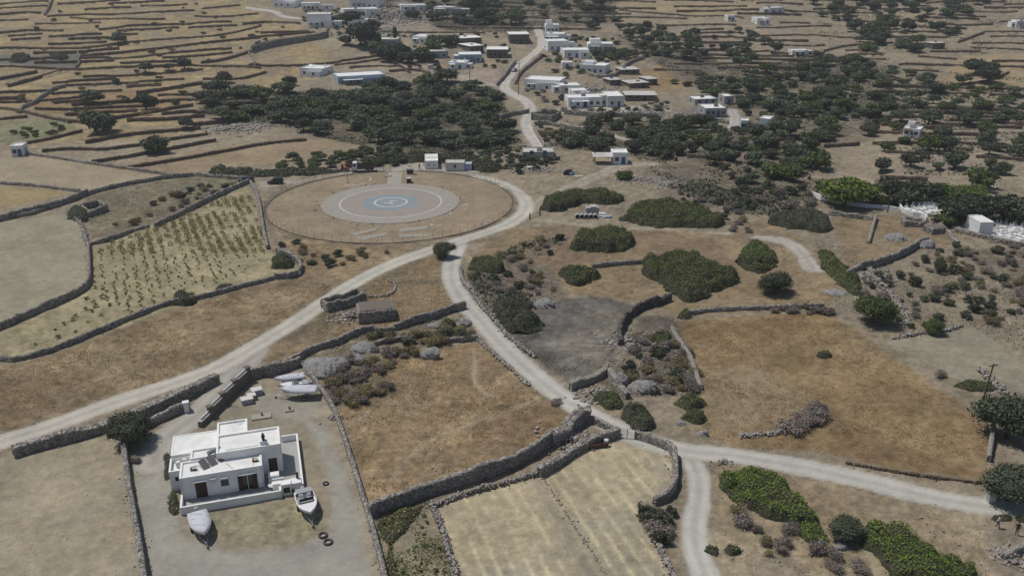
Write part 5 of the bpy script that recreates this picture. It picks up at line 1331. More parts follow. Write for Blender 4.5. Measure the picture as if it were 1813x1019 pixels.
for a in [('blue grey rock face beside the stored boats', 565, 655, 6.5, 1.7), ('pale layered rock sheet below the terrace wall', 640, 618, 4.5, 1.0), ('pale bare rock slab running down the slope', 628, 636, 3.6, .9), ('blue grey rock under the terrace wall', 596, 648, 5, 1.6),
          ('striped grey boulder at the top of the brown meadow', 762, 632, 3.4, 1.6), ('pale rock below the dark green shrub by the road', 768, 578, 3.0, .9), ('rock beside the shrub near the road', 822, 574, 2.6, 1.0), ('grey boulder under the dark thicket in the road bend', 925, 574, 3.4, 1.6),
          ('rock ledge above the burnt field', 968, 540, 4.0, 1.3), ('white boulder beside the road below the gully', 1245, 770, 1.6, .9), ('pale rock on the roadside verge', 1205, 752, 1.5, .7), ('rock outcrop in the stony gully', 1140, 690, 4.6, 1.7), ('tall rock at the gully wall end', 1100, 680, 2.6, 1.8),
          ('rocky hump below the ruined meadow wall', 1640, 438, 4.0, 1.8), ('grey rock in the far meadow', 1585, 424, 4.0, 1.4), ('big rock beside the bright shrub strip', 1480, 520, 4.5, .8), ('stone at the pale shrub edge by the fork', 1330, 896, 1.6, .6), ('rock under the grey round tree', 1490, 968, 2.0, .7)]:
    rock(*a)
def rubble(label, px, py, wm, n, m='stone_pale', s=.45, hmax=.8):
    p = G(px, py); x = rng.normal(0, wm / 2.6, n); y = rng.normal(0, wm / 3.2, n)
    z = np.maximum(.08, hmax * np.exp(-(x ** 2 + y ** 2) / (wm / 3) ** 2) * rng.uniform(.2, 1, n)) + hgt(p.x + x, p.y + y) - p.z
    o = obj('rubble_pile', stones_mesh(np.stack([x, y, z], -1), s * rng.uniform(.5, 1.5, (n, 3)) * np.array([1.2, .9, .6]), rng.uniform(0, 6.28, n), 'rubble_pile', m)); o.location = p
    tag(o, label, 'rubble', None, 'stuff')
for a in [('pale rubble heap beside the white sacks', 945, 300, 7, 260), ('grey rubble heap right of the round bush tree', 1128, 318, 7, 220), ('dark rubble heap on the stony flat', 1190, 326, 6, 200), ('pile of stones below the burnt field beside the road', 1052, 698, 3.6, 200, 'stone_pale', .32), ('stones spilled along the gully wall', 1125, 605, 6, 260, 'stone', .36),
          ('tumbled stones in front of the collapsed hut', 625, 560, 5, 160, 'stone', .35), ('small heap of stones at the road fork', 1280, 819, 1.4, 50, 'stone_pale', .22), ('scree of pale stones below the boat yard wall', 593, 740, 1.6, 40, 'stone_pale', .22), ('rubble spread on the village terrace end', 1150, 200, 16, 260, 'stone_pale', .8), ('pile of pale stones behind the white walker', 1785, 985, 2.6, 100, 'stone_pale', .3),
          ('scattered stones beside the grove', 415, 228, 16, 220, 'stone_pale', .8), ('bare stone scree behind the village', 690, 28, 40, 420, 'stone_pale', 1.2), ('stones under the rusty trough wall', 1005, 775, 4, 180, 'stone', .35), ('white stony debris by the pale path', 1530, 490, 6, 200, 'stone_pale', .5), ('stony ground below the village houses', 1055, 160, 14, 200, 'stone_pale', .8), ('pale scree under the house row', 655, 60, 18, 220, 'stone_pale', 1.0)]:
    rubble(*a)
# loose stones lying on the rough ground
n = 5200; Q = []
for q, k in (([(470, 650), (640, 592), (830, 555), (850, 600), (700, 625), (620, 720)], 500), ([(1030, 690), (1100, 610), (1195, 560), (1240, 690), (1180, 705)], 700), ([(830, 470), (970, 470), (1000, 520), (930, 600), (830, 520)], 400), ([(1270, 830), (1750, 905), (1750, 1030), (1270, 1030)], 60), ([(1500, 480), (1813, 440), (1813, 580), (1600, 600)], 600), ([(900, 290), (1200, 300), (1340, 370), (1150, 345)], 600), ([(240, 300), (420, 320), (250, 400), (165, 420)], 300), ([(640, 700), (960, 690), (1000, 740), (660, 890)], 20)):
    poly = GP(q); xs = [p[0] for p in poly]; yv = [p[1] for p in poly]
    x = rng.uniform(min(xs), max(xs), k * 4); y = rng.uniform(min(yv), max(yv), k * 4); ok = np.where(inside(x, y, poly))[0][:k]
    Q.append(np.stack([x[ok], y[ok], hgt(x[ok], y[ok]) + .03], -1))
Q = np.concatenate(Q); tag(obj('loose_stones', stones_mesh(Q, rng.uniform(.08, .32, (len(Q), 3)) * np.array([1.2, .9, .6]), rng.uniform(0, 6.28, len(Q)), 'loose_stones', 'stone_pale')), 'small loose stones lying over the rough ground', 'stones', None, 'stuff')

# ------------------------------------------------------------------ builder's yard by the sandy track
r = empty('block_stack', G(1048, 378), .1, 'dark grey block hut behind the row of concrete pipes', 'block')
MB().box(-1.6, 1.6, -.9, .9, -.1, 1.7).build('block_body', 'grey_render', r, bevel=.05); MB().box(-.5, .9, -.8, .4, 1.7, 2.05).build('top_sack', 'old_white', r, bevel=.1)
for k in range(5):
    p = G(1022 + k * 8, 386); r = empty('concrete_pipe', p, 0, 'short grey concrete pipe lying in a row by the gate path', 'pipe', 'row of concrete pipes')
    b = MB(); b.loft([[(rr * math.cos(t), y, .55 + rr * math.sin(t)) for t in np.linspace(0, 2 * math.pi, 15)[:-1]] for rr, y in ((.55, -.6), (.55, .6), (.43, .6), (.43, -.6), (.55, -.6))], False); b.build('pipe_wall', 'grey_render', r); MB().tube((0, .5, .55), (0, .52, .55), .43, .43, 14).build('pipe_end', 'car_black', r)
for k, (px, py, mm, s, lb) in enumerate([(1062, 383, 'old_white', (2.2, 1.4, .8), 'pale sacks beside the concrete pipes'), (1074, 385, 'pale_blue', (2.0, 1.0, .5), 'blue grey sheets beside the pale sacks'), (1013, 311, 'tarp_blue', (1.2, .8, 1.2), 'blue tank by the dark mound'), (1020, 313, 'old_white', (2.6, .8, .3), 'pale plank by the blue tank'), (942, 300, 'old_white', (3.0, 1.6, 1.0), 'white builders sacks near the rubble heap'), (1005, 309, 'car_black', (2.0, 1.6, 1.6), 'dark bin beside the blue tank')]):
    p = G(px, py); r = empty('builders_material', p, random.uniform(-.3, .3), lb, 'sack' if 'sack' in lb else 'material')
    for j in range(3): MB().rbox((random.uniform(-.3, .3) * s[0], random.uniform(-.3, .3) * s[1], s[2] * (.2 + .3 * j)), (s[0] * .8, s[1] * .8, s[2] * .36), random.uniform(-.3, .3)).build('bundle', mm, r, bevel=.05)

# ------------------------------------------------------------------ people
def person(label, px, py, yaw, shirt, trousers, stride=.25, bag=False):
    p = G(px, py); r = empty('person', p, yaw, label, 'person')
    J = [(0, 0, .98), (0, 0, 1.22), (0, .01, 1.42), (0, .02, 1.52), (0, .05, 1.60), (0, .06, 1.74),
         (-.19, .0, 1.42), (-.25, stride * .3, 1.14), (-.25, stride * .6 + .1, .92), (.19, 0, 1.42), (.25, -stride * .3, 1.14), (.24, -stride * .4 + .06, .90),
         (-.10, 0, .92), (-.11, -stride * .5, .50), (-.11, -stride * 1.1, .09), (-.11, -stride * 1.1 + .16, .04), (.10, 0, .92), (.11, stride * .6 + .04, .50), (.11, stride * .9, .09), (.11, stride * .9 + .16, .04)]
    E_ = [(0, 1), (1, 2), (2, 3), (3, 4), (4, 5), (2, 6), (6, 7), (7, 8), (2, 9), (9, 10), (10, 11), (0, 12), (12, 13), (13, 14), (14, 15), (0, 16), (16, 17), (17, 18), (18, 19)]
    rad = [.15, .14, .14, .06, .085, .09, .075, .05, .04, .075, .05, .04, .1, .065, .045, .04, .1, .065, .045, .04]
    me = bpy.data.meshes.new('body'); me.from_pydata(J, E_, [])
    o = obj('body', me, r)
    mo = o.modifiers.new('skin', 'SKIN'); o.modifiers.new('sub', 'SUBSURF').levels = 1; o.modifiers['sub'].render_levels = 2
    for i, v in enumerate(me.skin_vertices[0].data): v.radius = (rad[i], rad[i] * .8); v.use_root = i == 0
    m_ = bpy.data.materials.new('clothed_body'); m_.use_nodes = True; N = m_.node_tree.nodes; L = m_.node_tree.links
    tc = N.new('ShaderNodeTexCoord'); sx = N.new('ShaderNodeSeparateXYZ'); L.new(tc.outputs['Object'], sx.inputs[0]); rp = N.new('ShaderNodeValToRGB'); rp.color_ramp.interpolation = 'CONSTANT'
    mr = N.new('ShaderNodeMapRange'); mr.inputs[2].default_value = 2.0; L.new(sx.outputs['Z'], mr.inputs[0]); L.new(mr.outputs[0], rp.inputs[0])
    el = rp.color_ramp.elements; el[0].position = 0; el[0].color = (.02, .02, .02, 1); el[1].position = .05; el[1].color = (*trousers, 1)
    for pz, c_ in ((.5, shirt), (.75, (.36, .21, .15))): e = el.new(pz); e.color = (*c_, 1)
    L.new(rp.outputs[0], N['Principled BSDF'].inputs['Base Color']); N['Principled BSDF'].inputs['Roughness'].default_value = .85
    me.materials.append(m_)
    v, f = ico(2); v = v * np.array([.105, .115, .1]) + np.array([0, .035, 1.72]); v[:, 2] = np.maximum(v[:, 2], 1.68); obj('hair', np_mesh('hair', v, f, 'hair'), r)
    return r
person('walker in a white top and dark trousers by the hedge', 1766, 934, .6, (.55, .55, .53), (.02, .025, .05))
person('walker in dark clothes right of the one in white', 1799, 946, -.4, (.02, .02, .024), (.02, .02, .022), .15)
person('figure in dark clothes beside the long helipad hut', 743, 300, 1.2, (.015, .015, .02), (.02, .02, .024), .4)
# ------------------------------------------------------------------ vegetation

def leaves(Pc, Nn, size, spread=0.9, aspect=0.62):
    """one small bent leaf spray (two triangles) per point, loosely facing its normal"""
    n = len(Pc)
    d = Nn + rng.normal(0, spread, (n, 3)); d /= np.linalg.norm(d, axis=1, keepdims=True) + 1e-9
    a = np.cross(d, rng.normal(0, 1, (n, 3))); a /= np.linalg.norm(a, axis=1, keepdims=True) + 1e-9
    b = np.cross(d, a)
    s = size * rng.uniform(.6, 1.35, n)[:, None]
    v = np.stack([Pc - a * s, Pc + b * s * aspect + d * s * .15, Pc + a * s, Pc - b * s * aspect + d * s * .15], 1)
    i = 4 * np.arange(n)[:, None]
    F = np.concatenate([i + np.array([0, 1, 2]), i + np.array([0, 2, 3])], 1).reshape(-1, 3)
    return v.reshape(-1, 3), F

def sphere_pts(n):
    p = rng.normal(0, 1, (n, 3)); return p / np.linalg.norm(p, axis=1, keepdims=True)

def crown_mesh(name, rx, rz, z0, m, nl=9, nleaf=900, size=.3, core=.70, flat=1.0, loose=1.0, aspect=.62):
    """leafy crown of half-width rx and height 2*rz above z0: lobes of leaf sprays round small cores, painted dark as inner shade in leafy kinds"""
    V, Fs, off, mi = [], [], 0, []
    for k in range(nl):
        a = rng.uniform(0, 6.28); r = rx * math.sqrt(rng.uniform(0, 1)) * .62
        zc = z0 + rz * (1 + rng.uniform(-.45, .5) * (1 - (r / rx) ** 2))
        lr = rx * rng.uniform(.36, .56)
        c = np.array([r * math.cos(a), r * math.sin(a), zc])
        sc = np.array([lr, lr, lr * rng.uniform(.62, .85) * rz / rx * flat * 1.15])
        n = nleaf // nl
        p = sphere_pts(n)
        rad = (1 - loose * .28 * rng.uniform(0, 1, n) ** 2 + loose * .12 * rng.normal(0, 1, n))[:, None]
        pos = c + p * sc * rad
        pos[:, 2] = np.maximum(pos[:, 2], z0 * .8 + .05)
        v, f = leaves(pos, p + np.array([0, 0, .35]), size, .9, aspect)
        V.append(v); Fs.append(f + off); off += len(v); mi.append(np.zeros(len(f), np.int32))
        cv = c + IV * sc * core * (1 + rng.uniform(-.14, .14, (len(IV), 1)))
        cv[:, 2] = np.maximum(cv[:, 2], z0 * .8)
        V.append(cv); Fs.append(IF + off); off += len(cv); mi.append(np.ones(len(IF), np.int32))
    me = np_mesh(name, np.concatenate(V), np.concatenate(Fs), [m, m if m.startswith('twig') else 'inner_shade_char'])  # core faces of leafy crowns coloured dark to imitate shade behind the sprays
    me.polygons.foreach_set('material_index', np.concatenate(mi)); return me

def trunk_mesh(h, r, lean=.2, branches=3):
    b = MB(); x = rng.uniform(-lean, lean); y = rng.uniform(-lean, lean)
    b.tube((0, 0, -.25), (x * .4, y * .4, h * .5), r * 1.3, r, 7); b.tube((x * .4, y * .4, h * .5), (x, y, h), r, r * .75, 7)
    for k in range(branches):
        a = 2 * math.pi * k / branches + rng.uniform(0, .8); l = h * rng.uniform(.5, .8)
        b.tube((x, y, h * .93), (x + math.cos(a) * l, y + math.sin(a) * l, h * 1.2 + l * .4), r * .6, r * .25, 6)
    me = bpy.data.meshes.new('trunk'); me.from_pydata([tuple(p) for p in b.v], [], b.f); me.materials.append(MATS['bark']); me.update()
    return me

# crown width about 5 m in every tree prototype; placements scale it
TREES = {}
for k in range(4):
    TREES['olive', k] = (crown_mesh('crown', 2.5, 1.5, .35, 'leaf_olive', 10, 1300, .25), trunk_mesh(1.0, .18))
    TREES['dark', k] = (crown_mesh('crown', 2.5, 1.65, .1, 'leaf_dark', 10, 1300, .25), trunk_mesh(.9, .18))
for k in range(2):
    TREES['green', k] = (crown_mesh('crown', 2.5, 1.6, .15, 'leaf_green', 10, 1300, .25), trunk_mesh(.9, .18))
    TREES['pine', k] = (crown_mesh('crown', 2.5, 1.05, .12, 'leaf_bright', 16, 3200, .14, loose=.7), trunk_mesh(.7, .16))
    TREES['cypress', k] = (crown_mesh('crown', .8, 2.8, .3, 'leaf_dark', 7, 600, .2), trunk_mesh(.8, .12))
for k in range(2):                                               # finely leaved crowns for the trees that stand near
    TREES['olive_near', k] = (crown_mesh('crown', 2.5, 1.5, .25, 'leaf_olive', 14, 7000, .11), trunk_mesh(1.0, .18))
    TREES['dark_near', k] = (crown_mesh('crown', 2.5, 1.6, .1, 'leaf_dark', 14, 7000, .11), trunk_mesh(.9, .18))
    TREES['green_near', k] = (crown_mesh('crown', 2.5, 1.6, .1, 'leaf_green', 14, 7000, .11), trunk_mesh(.9, .18))
BUSH = {}
for k in range(4):
    BUSH['twig', k] = crown_mesh('twigs', 1.0, .55, .0, 'twig_grey', 8, 1500, .10, core=.34, loose=2.2, aspect=.3)
    BUSH['brown', k] = crown_mesh('twigs', 1.0, .55, .0, 'twig_brown', 8, 1500, .10, core=.34, loose=2.2, aspect=.3)
    BUSH['dark', k] = crown_mesh('foliage', 1.0, .65, .0, 'leaf_dark', 6, 700, .11)
    BUSH['green', k] = crown_mesh('foliage', 1.0, .65, .0, 'leaf_mastic', 6, 700, .11)
    BUSH['olive', k] = crown_mesh('foliage', 1.0, .65, .0, 'leaf_olive', 6, 700, .11)
    BUSH['vine', k] = crown_mesh('leaves', .5, .33, .05, 'leaf_vine', 4, 130, .12, core=.5, loose=1.5)

NTREE = 0
def tree(px, py, wpx, kind, label, group=None, name=None, world_xy=None, hs=1.0):
    global NTREE
    if world_xy is None: p = G(px, py)
    else: p = Vector((world_xy[0], world_xy[1], h1(*world_xy)))
    if p.y < 185 and kind + '_near' in ('olive_near', 'dark_near', 'green_near'): kind += '_near'
    s = wpx / pxm(p) / (5.0 if kind != 'cypress' else 1.6) * (1.18 if world_xy is None else 1.0)
    k = random.randrange(len([1 for q in TREES if q[0] == kind]))
    cm, tm = TREES[kind, k]
    r = empty(name or {'olive': 'olive_tree', 'dark': 'evergreen_tree', 'green': 'evergreen_tree', 'pine': 'pine_tree', 'cypress': 'cypress_tree'}[kind.replace('_near', '')], (p.x, p.y, p.z - .05), random.uniform(0, 6.28), label, 'tree', group)
    r.scale = (s, s * random.uniform(.88, 1.12), s * hs * random.uniform(.9, 1.1))
    obj('crown', cm, r); obj('trunk', tm, r); NTREE += 1
    return r

def bush(px, py, wpx, kind, label, group=None, world_xy=None, hs=1.0, name=None):
    if world_xy is None: p = G(px, py)
    else: p = Vector((world_xy[0], world_xy[1], h1(*world_xy)))
    s = wpx / pxm(p) / 2.0
    o = obj(name or {'twig': 'thorn_bush', 'brown': 'thorn_bush', 'vine': 'vine'}.get(kind, 'shrub'), BUSH[kind, random.randrange(4)])
    o.location = (p.x, p.y, p.z - .04); o.rotation_euler = (0, 0, random.uniform(0, 6.28))
    o.scale = (s, s * random.uniform(.85, 1.2), s * hs * random.uniform(.85, 1.15))
    return tag(o, label, 'bush' if kind != 'vine' else 'vine', group)

def scatter(pxpoly, n, dmin, keep=None):
    """n ground points in a photographed outline, at least dmin metres apart, off the roads and houses"""
    poly = GP(pxpoly)
    xs = [p[0] for p in poly]; ys_ = [p[1] for p in poly]
    out = []
    for _ in range(n * 40):
        if len(out) >= n: break
        x = random.uniform(min(xs), max(xs)); y = random.uniform(min(ys_), max(ys_))
        if not inside(np.array([x]), np.array([y]), poly)[0]: continue
        if any((x - a) ** 2 + (y - b) ** 2 < dmin * dmin for a, b in out): continue
        if any((x - a) ** 2 + (y - b) ** 2 < c * c for a, b, c in KEEP): continue
        if any(near_line(x, y, l, w / 2 + 1.2) for ls in ROADS.values() for l, w in ls): continue
        out.append((x, y))
    return out
def near_line(x, y, line, d):
    for a, b in zip(line[:-1], line[1:]):
        vx, vy = b[0] - a[0], b[1] - a[1]
        t = max(0, min(1, ((x - a[0]) * vx + (y - a[1]) * vy) / (vx * vx + vy * vy + 1e-9)))
        if (x - a[0] - t * vx) ** 2 + (y - a[1] - t * vy) ** 2 < d * d: return True
    return False

# --- trees one can tell apart
for px, py, w, kd, lb in [
    (258, 129, 25, 'olive', 'olive tree on the golden terrace, leftmost of a row of three'), (298, 125, 18, 'olive', 'small olive tree, middle of a row of three on the golden terrace'),
    (327, 122, 24, 'dark', 'dark round tree, rightmost of a row of three on the golden terrace'), (400, 146, 26, 'olive', 'grey green tree on the terrace above the dark grove'),
    (164, 186, 34, 'olive', 'pale green spreading bushy tree on the straw terrace'), (259, 194, 36, 'dark', 'low dark tree on the straw terrace'),
    (172, 236, 62, 'dark', 'big dark tree at the lower end of the terraces'), (277, 272, 46, 'olive', 'single grey olive tree standing on the lowest terraces'),
    (512, 152, 24, 'dark', 'dark tree just left of the white vaulted house'), (565, 238, 30, 'olive', 'olive tree at the left foot of the dark grove'),
    (538, 232, 30, 'olive', 'olive tree in front of the grove beside the terraces'), (330, 226, 24, 'olive', 'small olive tree at the terrace corner'),
    (210, 78, 26, 'olive', 'grey bushy tree at the end of the dark terrace wall'),
    (788, 455, 36, 'dark', 'dark round tree where the two tracks fork'), (1370, 518, 52, 'dark', 'dark clipped round tree below the pale path'),
    (1782, 775, 100, 'dark', 'large dark tree beside the utility pole'), (1782, 884, 96, 'olive', 'large grey green tree at the roadside gatepost'),
    (1498, 955, 60, 'olive', 'grey green round tree between the two bright shrubs'), (236, 782, 74, 'olive', 'olive tree behind the driveway wall'),
    (1690, 298, 40, 'olive', 'spreading olive tree above the cemetery'), (1772, 308, 32, 'olive', 'small olive tree beside the cemetery path'), (1752, 300, 28, 'olive', 'olive tree left of the small one by the cemetery path'),
    (1725, 132, 36, 'dark', 'wind bent dark tree on the open upper field'), (1745, 134, 34, 'dark', 'dark tree right behind the wind bent one'), (1748, 148, 40, 'dark', 'flat dark tree below the wind bent one'),
    (1762, 162, 22, 'green', 'small light green tree standing on the straw field'), (1733, 164, 18, 'green', 'tiny light green tree left of its twin on the straw field'),
    (1445, 300, 44, 'green', 'bright leafy tree above the umbrella pine'), (1545, 570, 68, 'green', 'dark green bushy tree at the top of the golden meadow corner'),
    (1664, 480, 30, 'dark', 'single dark tree on the pale plot below the ruins'), (1105, 318, 26, 'green', 'round dark bush tree beside the sandy track'),
    (1650, 590, 34, 'green', 'leafy bush tree behind the mown field'),
    ]:
    tree(px, py, w, kd, lb)
for px, py, w, kd, lb in [
    (1495, 362, 96, 'pine', 'wide bright umbrella pine at the cemetery end'), (1548, 360, 40, 'pine', 'second bright pine right of the wide umbrella pine'),
    (1676, 358, 66, 'pine', 'bright pine behind the white graves'), (1722, 348, 46, 'pine', 'bright pine beside the cemetery path'),
    (1585, 360, 62, 'dark', 'dark cemetery tree beside the second bright pine'), (1612, 362, 56, 'dark', 'dark tree in the middle of the cemetery row'), (1636, 358, 54, 'dark', 'dark cemetery tree next to the graves'),
    (1690, 396, 62, 'dark', 'dark tree overhanging the white chapel, left one'), (1718, 392, 66, 'dark', 'dark tree right behind the white chapel'), (1775, 392, 70, 'dark', 'dark tree right of the white chapel'), (1808, 402, 62, 'dark', 'dark tree at the far end of the cemetery'),
    (1672, 398, 34, 'green', 'small green tree left of the chapel'), (1740, 335, 50, 'green', 'round green tree beside the cemetery path bend')]:
    tree(px, py, w, kd, lb)
for px, py, h in [(700, 77, 30), (672, 82, 22)]:
    tree(px, py, 7, 'cypress', 'slim dark cypress beside the flat roofed village houses', 'village cypresses', hs=h / 25)
for px, py, w in [(612, 80, 24), (640, 82, 50), (655, 78, 40), (668, 92, 30), (690, 108, 40), (706, 100, 36), (722, 112, 30), (740, 106, 34), (757, 108, 26), (660, 97, 14), (690, 104, 16), (770, 90, 30), (790, 82, 28), (800, 78, 24), (765, 76, 22), (625, 42, 34), (600, 40, 22), (665, 52, 26), (850, 25, 46), (862, 40, 40), (905, 44, 44)]:
    tree(px, py, w, random.choice(['dark', 'green', 'dark']), 'dark leafy tree growing between the white village houses', 'trees between the village houses')

# --- groves
for x, y in scatter([(350, 198), (368, 168), (450, 162), (560, 172), (640, 164), (710, 152), (760, 142), (830, 152), (885, 176), (905, 198), (880, 216), (915, 238), (925, 266), (860, 268), (760, 276), (680, 268), (630, 252), (580, 236), (470, 215), (395, 212)], 105, 4.3):
    tree(0, 0, random.uniform(7, 11) * pxm((x, y)), random.choice(['dark', 'dark', 'dark', 'olive', 'green']), 'evergreen tree of the dense dark grove behind the helipad', 'trees of the dark grove', 'grove_tree', (x, y), random.uniform(.6, .9))
for x, y in scatter([(1085, 50), (1150, 45), (1240, 62), (1320, 55), (1380, 92), (1330, 125), (1250, 118), (1180, 108), (1120, 88)], 56, 4.8):
    tree(0, 0, random.uniform(3.5, 8) * pxm((x, y)), random.choice(['olive', 'dark', 'olive']), 'olive tree on the wooded slope right of the village', 'olive trees right of the village', None, (x, y), random.uniform(.8, 1.1))
for x, y in scatter([(1180, 150), (1260, 135), (1340, 130), (1450, 96), (1520, 104), (1560, 140), (1580, 190), (1540, 240), (1440, 262), (1430, 318), (1350, 330), (1290, 318), (1200, 275), (1170, 250), (1200, 215), (1290, 230), (1320, 210), (1290, 180)], 190, 3.9):
    tree(0, 0, random.uniform(3.2, 8.2) * pxm((x, y)), random.choice(['olive', 'olive', 'dark', 'dark', 'green']), 'grey green tree of the thick wood below the right hand slope', 'trees of the thick wood on the slope', 'wild_tree', (x, y), random.uniform(.75, 1.05))
for x, y in scatter([(1440, 4), (1560, -4), (1760, -4), (1700, 50), (1620, 95), (1530, 92), (1490, 45), (1440, 28)], 66, 6):
    tree(0, 0, random.uniform(5, 11) * pxm((x, y)), random.choice(['olive', 'dark', 'green', 'dark']), 'dark spreading tree on the upper right terraces', 'trees on the upper right terraces', None, (x, y), random.uniform(.75, 1.0))
for x, y in scatter([(1560, 120), (1660, 140), (1813, 170), (1850, 280), (1740, 290), (1640, 310), (1520, 320), (1560, 240)], 70, 6.5):
    tree(0, 0, random.uniform(3.5, 8) * pxm((x, y)), random.choice(['olive', 'olive', 'dark', 'green']), 'scattered olive tree on the bare ground above the cemetery', 'olive trees above the cemetery', None, (x, y), random.uniform(.7, 1.0))
for x, y in scatter([(680, 0), (1080, -4), (1100, 30), (1070, 60), (1000, 45), (940, 30), (880, 52), (820, 50), (780, 42), (700, 20)], 44, 7):
    tree(0, 0, random.uniform(6, 11) * pxm((x, y)), random.choice(['dark', 'dark', 'olive']), 'dark tree on the scrubby hill behind the village', 'trees on the hill behind the village', None, (x, y), random.uniform(.5, .85))
for x, y in scatter([(1000, 90), (1060, 96), (1150, 92), (1180, 100), (1060, 110)], 12, 5):
    tree(0, 0, random.uniform(5, 8) * pxm((x, y)), random.choice(['dark', 'green']), 'garden tree behind the curved village wall', 'garden trees in the village', None, (x, y), .8)
for x, y in scatter([(960, 262), (1060, 214), (1180, 214), (1210, 245), (1190, 285), (1110, 280), (1040, 272)], 34, 4.5):
    tree(0, 0, random.uniform(4.5, 7.5) * pxm((x, y)), random.choice(['olive', 'dark']), 'olive tree in the hollow below the village terrace', 'olive trees below the village', None, (x, y), .85)
for x, y in scatter([(470, 300), (520, 280), (640, 268), (720, 276), (720, 292), (620, 296), (560, 304)], 24, 4):
    tree(0, 0, random.uniform(2.8, 4.2) * pxm((x, y)), random.choice(['olive', 'green']), 'small orchard tree behind the truck at the helipad', 'orchard trees behind the helipad', 'orchard_tree', (x, y), .9)
for x, y in scatter([(1300, 330), (1430, 335), (1440, 370), (1320, 372)], 14, 4):
    bush(0, 0, random.uniform(3, 5) * pxm((x, y)), random.choice(['dark', 'olive', 'twig']), 'tall shrub in the thicket left of the umbrella pine', 'thicket shrubs beside the pine', (x, y))

# --- dense evergreen mounds, each grown over its own footprint
def mound(label, pxpts, height, m='leaf_mastic', dens=30, size=.15, name='mastic_shrub'):
    poly = smooth(GP(pxpts + pxpts[:1]), 2)[:-1]
    cx = float(np.mean([p[0] for p in poly])); cy = float(np.mean([p[1] for p in poly]))
    xs = [p[0] for p in poly]; yv = [p[1] for p in poly]
    st = max(.35, (max(xs) - min(xs)) / 40)
    gx = np.arange(min(xs) - st, max(xs) + st, st); gy = np.arange(min(yv) - st, max(yv) + st, st)
    MX, MY = np.meshgrid(gx, gy)
    seed = random.randrange(999)
    R_ = .5 * min(max(xs) - min(xs), max(yv) - min(yv)); ns = min(1.0, R_ / 4.0)
    nl = int(min(170, max(5, 4 * R_ * R_ * .3)))
    lx = rng.uniform(min(xs), max(xs), nl * 2); ly = rng.uniform(min(yv), max(yv), nl * 2)
    k_ = inside(lx, ly, poly); lx, ly = lx[k_][:nl], ly[k_][:nl]; lr = rng.uniform(.8, 2.0, len(lx)) * (.35 + .65 * ns); lh = lr * rng.uniform(.45, .8, len(lx)) * min(1, height / 1.6)
    def top(x, y):
        sd = np.where(inside(x, y, poly), seg_dist(x, y, poly, True), -seg_dist(x, y, poly, True)) + ((vn(x, y, 3.0, seed) - .5) * 1.8 + (vn(x, y, .9, seed + 1) - .5) * .9) * ns
        e = np.clip(sd / (height * 1.2), 0, 1)
        lump = np.zeros(x.shape)
        for a, b_, c_, d_ in zip(lx, ly, lr, lh):                 # rounded branch heads
            g_ = np.clip(1 - ((x - a) ** 2 + (y - b_) ** 2) / (c_ * c_), 0, 1)
            lump = np.maximum(lump, np.sqrt(g_) * d_)
        z = height * np.sqrt(np.clip(1 - (1 - e) ** 2, 0, 1)) * (.28 + .5 * fbm(x, y, 6, seed + 5, 2)) + lump * sstep(0, .3, e)
        return z, sd
    Zt, SD = top(MX.ravel(), MY.ravel())
    Z = np.where(SD > -.2, Zt * .86, -.6) + hgt(MX.ravel(), MY.ravel()) - .05
    nr_, nc_ = MX.shape
    id_ = np.arange(nr_ * nc_).reshape(nr_, nc_)
    Fq = np.stack([id_[:-1, :-1], id_[:-1, 1:], id_[1:, 1:], id_[1:, :-1]], -1).reshape(-1, 4)
    keep = (SD[Fq] > -.35).any(1)
    Fq = Fq[keep]
    org = np.array([cx, cy, h1(cx, cy)])
    area = float((SD > 0).sum()) * st * st
    n = int(min(area * dens, 14000))
    x = rng.uniform(min(xs) - .4, max(xs) + .4, n * 3); y = rng.uniform(min(yv) - .4, max(yv) + .4, n * 3)
    z, sd = top(x, y)
    ok = np.where(sd > -.12)[0][:n]
    x, y, z = x[ok], y[ok], z[ok]
    e = .3
    zx, _ = top(x + e, y); zy, _ = top(x, y + e)
    nn = np.stack([-(zx - z) / e, -(zy - z) / e, np.ones_like(z)], -1); nn /= np.linalg.norm(nn, axis=1, keepdims=True)
    pos = np.stack([x, y, hgt(x, y) + z * rng.uniform(.86, 1.04, len(z)) + rng.normal(0, .05, len(z))], -1) - org
    dry = rng.uniform(0, 1, len(pos)) < .05 + .22 * (fbm(x, y, 2.0, seed + 20, 2) > .6)
    v, f = leaves(pos[~dry], nn[~dry], size, .75)
    v2, f2 = leaves(pos[dry], nn[dry], size * .9, .9)
    root = empty(name, org, 0, label, 'shrub')
    ids, inv = np.unique(Fq.ravel(), return_inverse=True)
    cv = np.stack([MX.ravel(), MY.ravel(), Z], -1)[ids] - org
    obj('branches', np_mesh('branches', cv, inv.reshape(-1, 4), 'inner_shade_char'), root)  # solid underlayer, its dark colour paints the shade in gaps between sprays
    obj('foliage', np_mesh('foliage', v, f, m), root)['kind'] = 'stuff'
    if len(f2): obj('dry_twigs', np_mesh('dry_twigs', v2, f2, 'twig_brown'), root)['kind'] = 'stuff'
    KEEP.append((cx, cy, math.sqrt(area / math.pi) * .9))
    return root

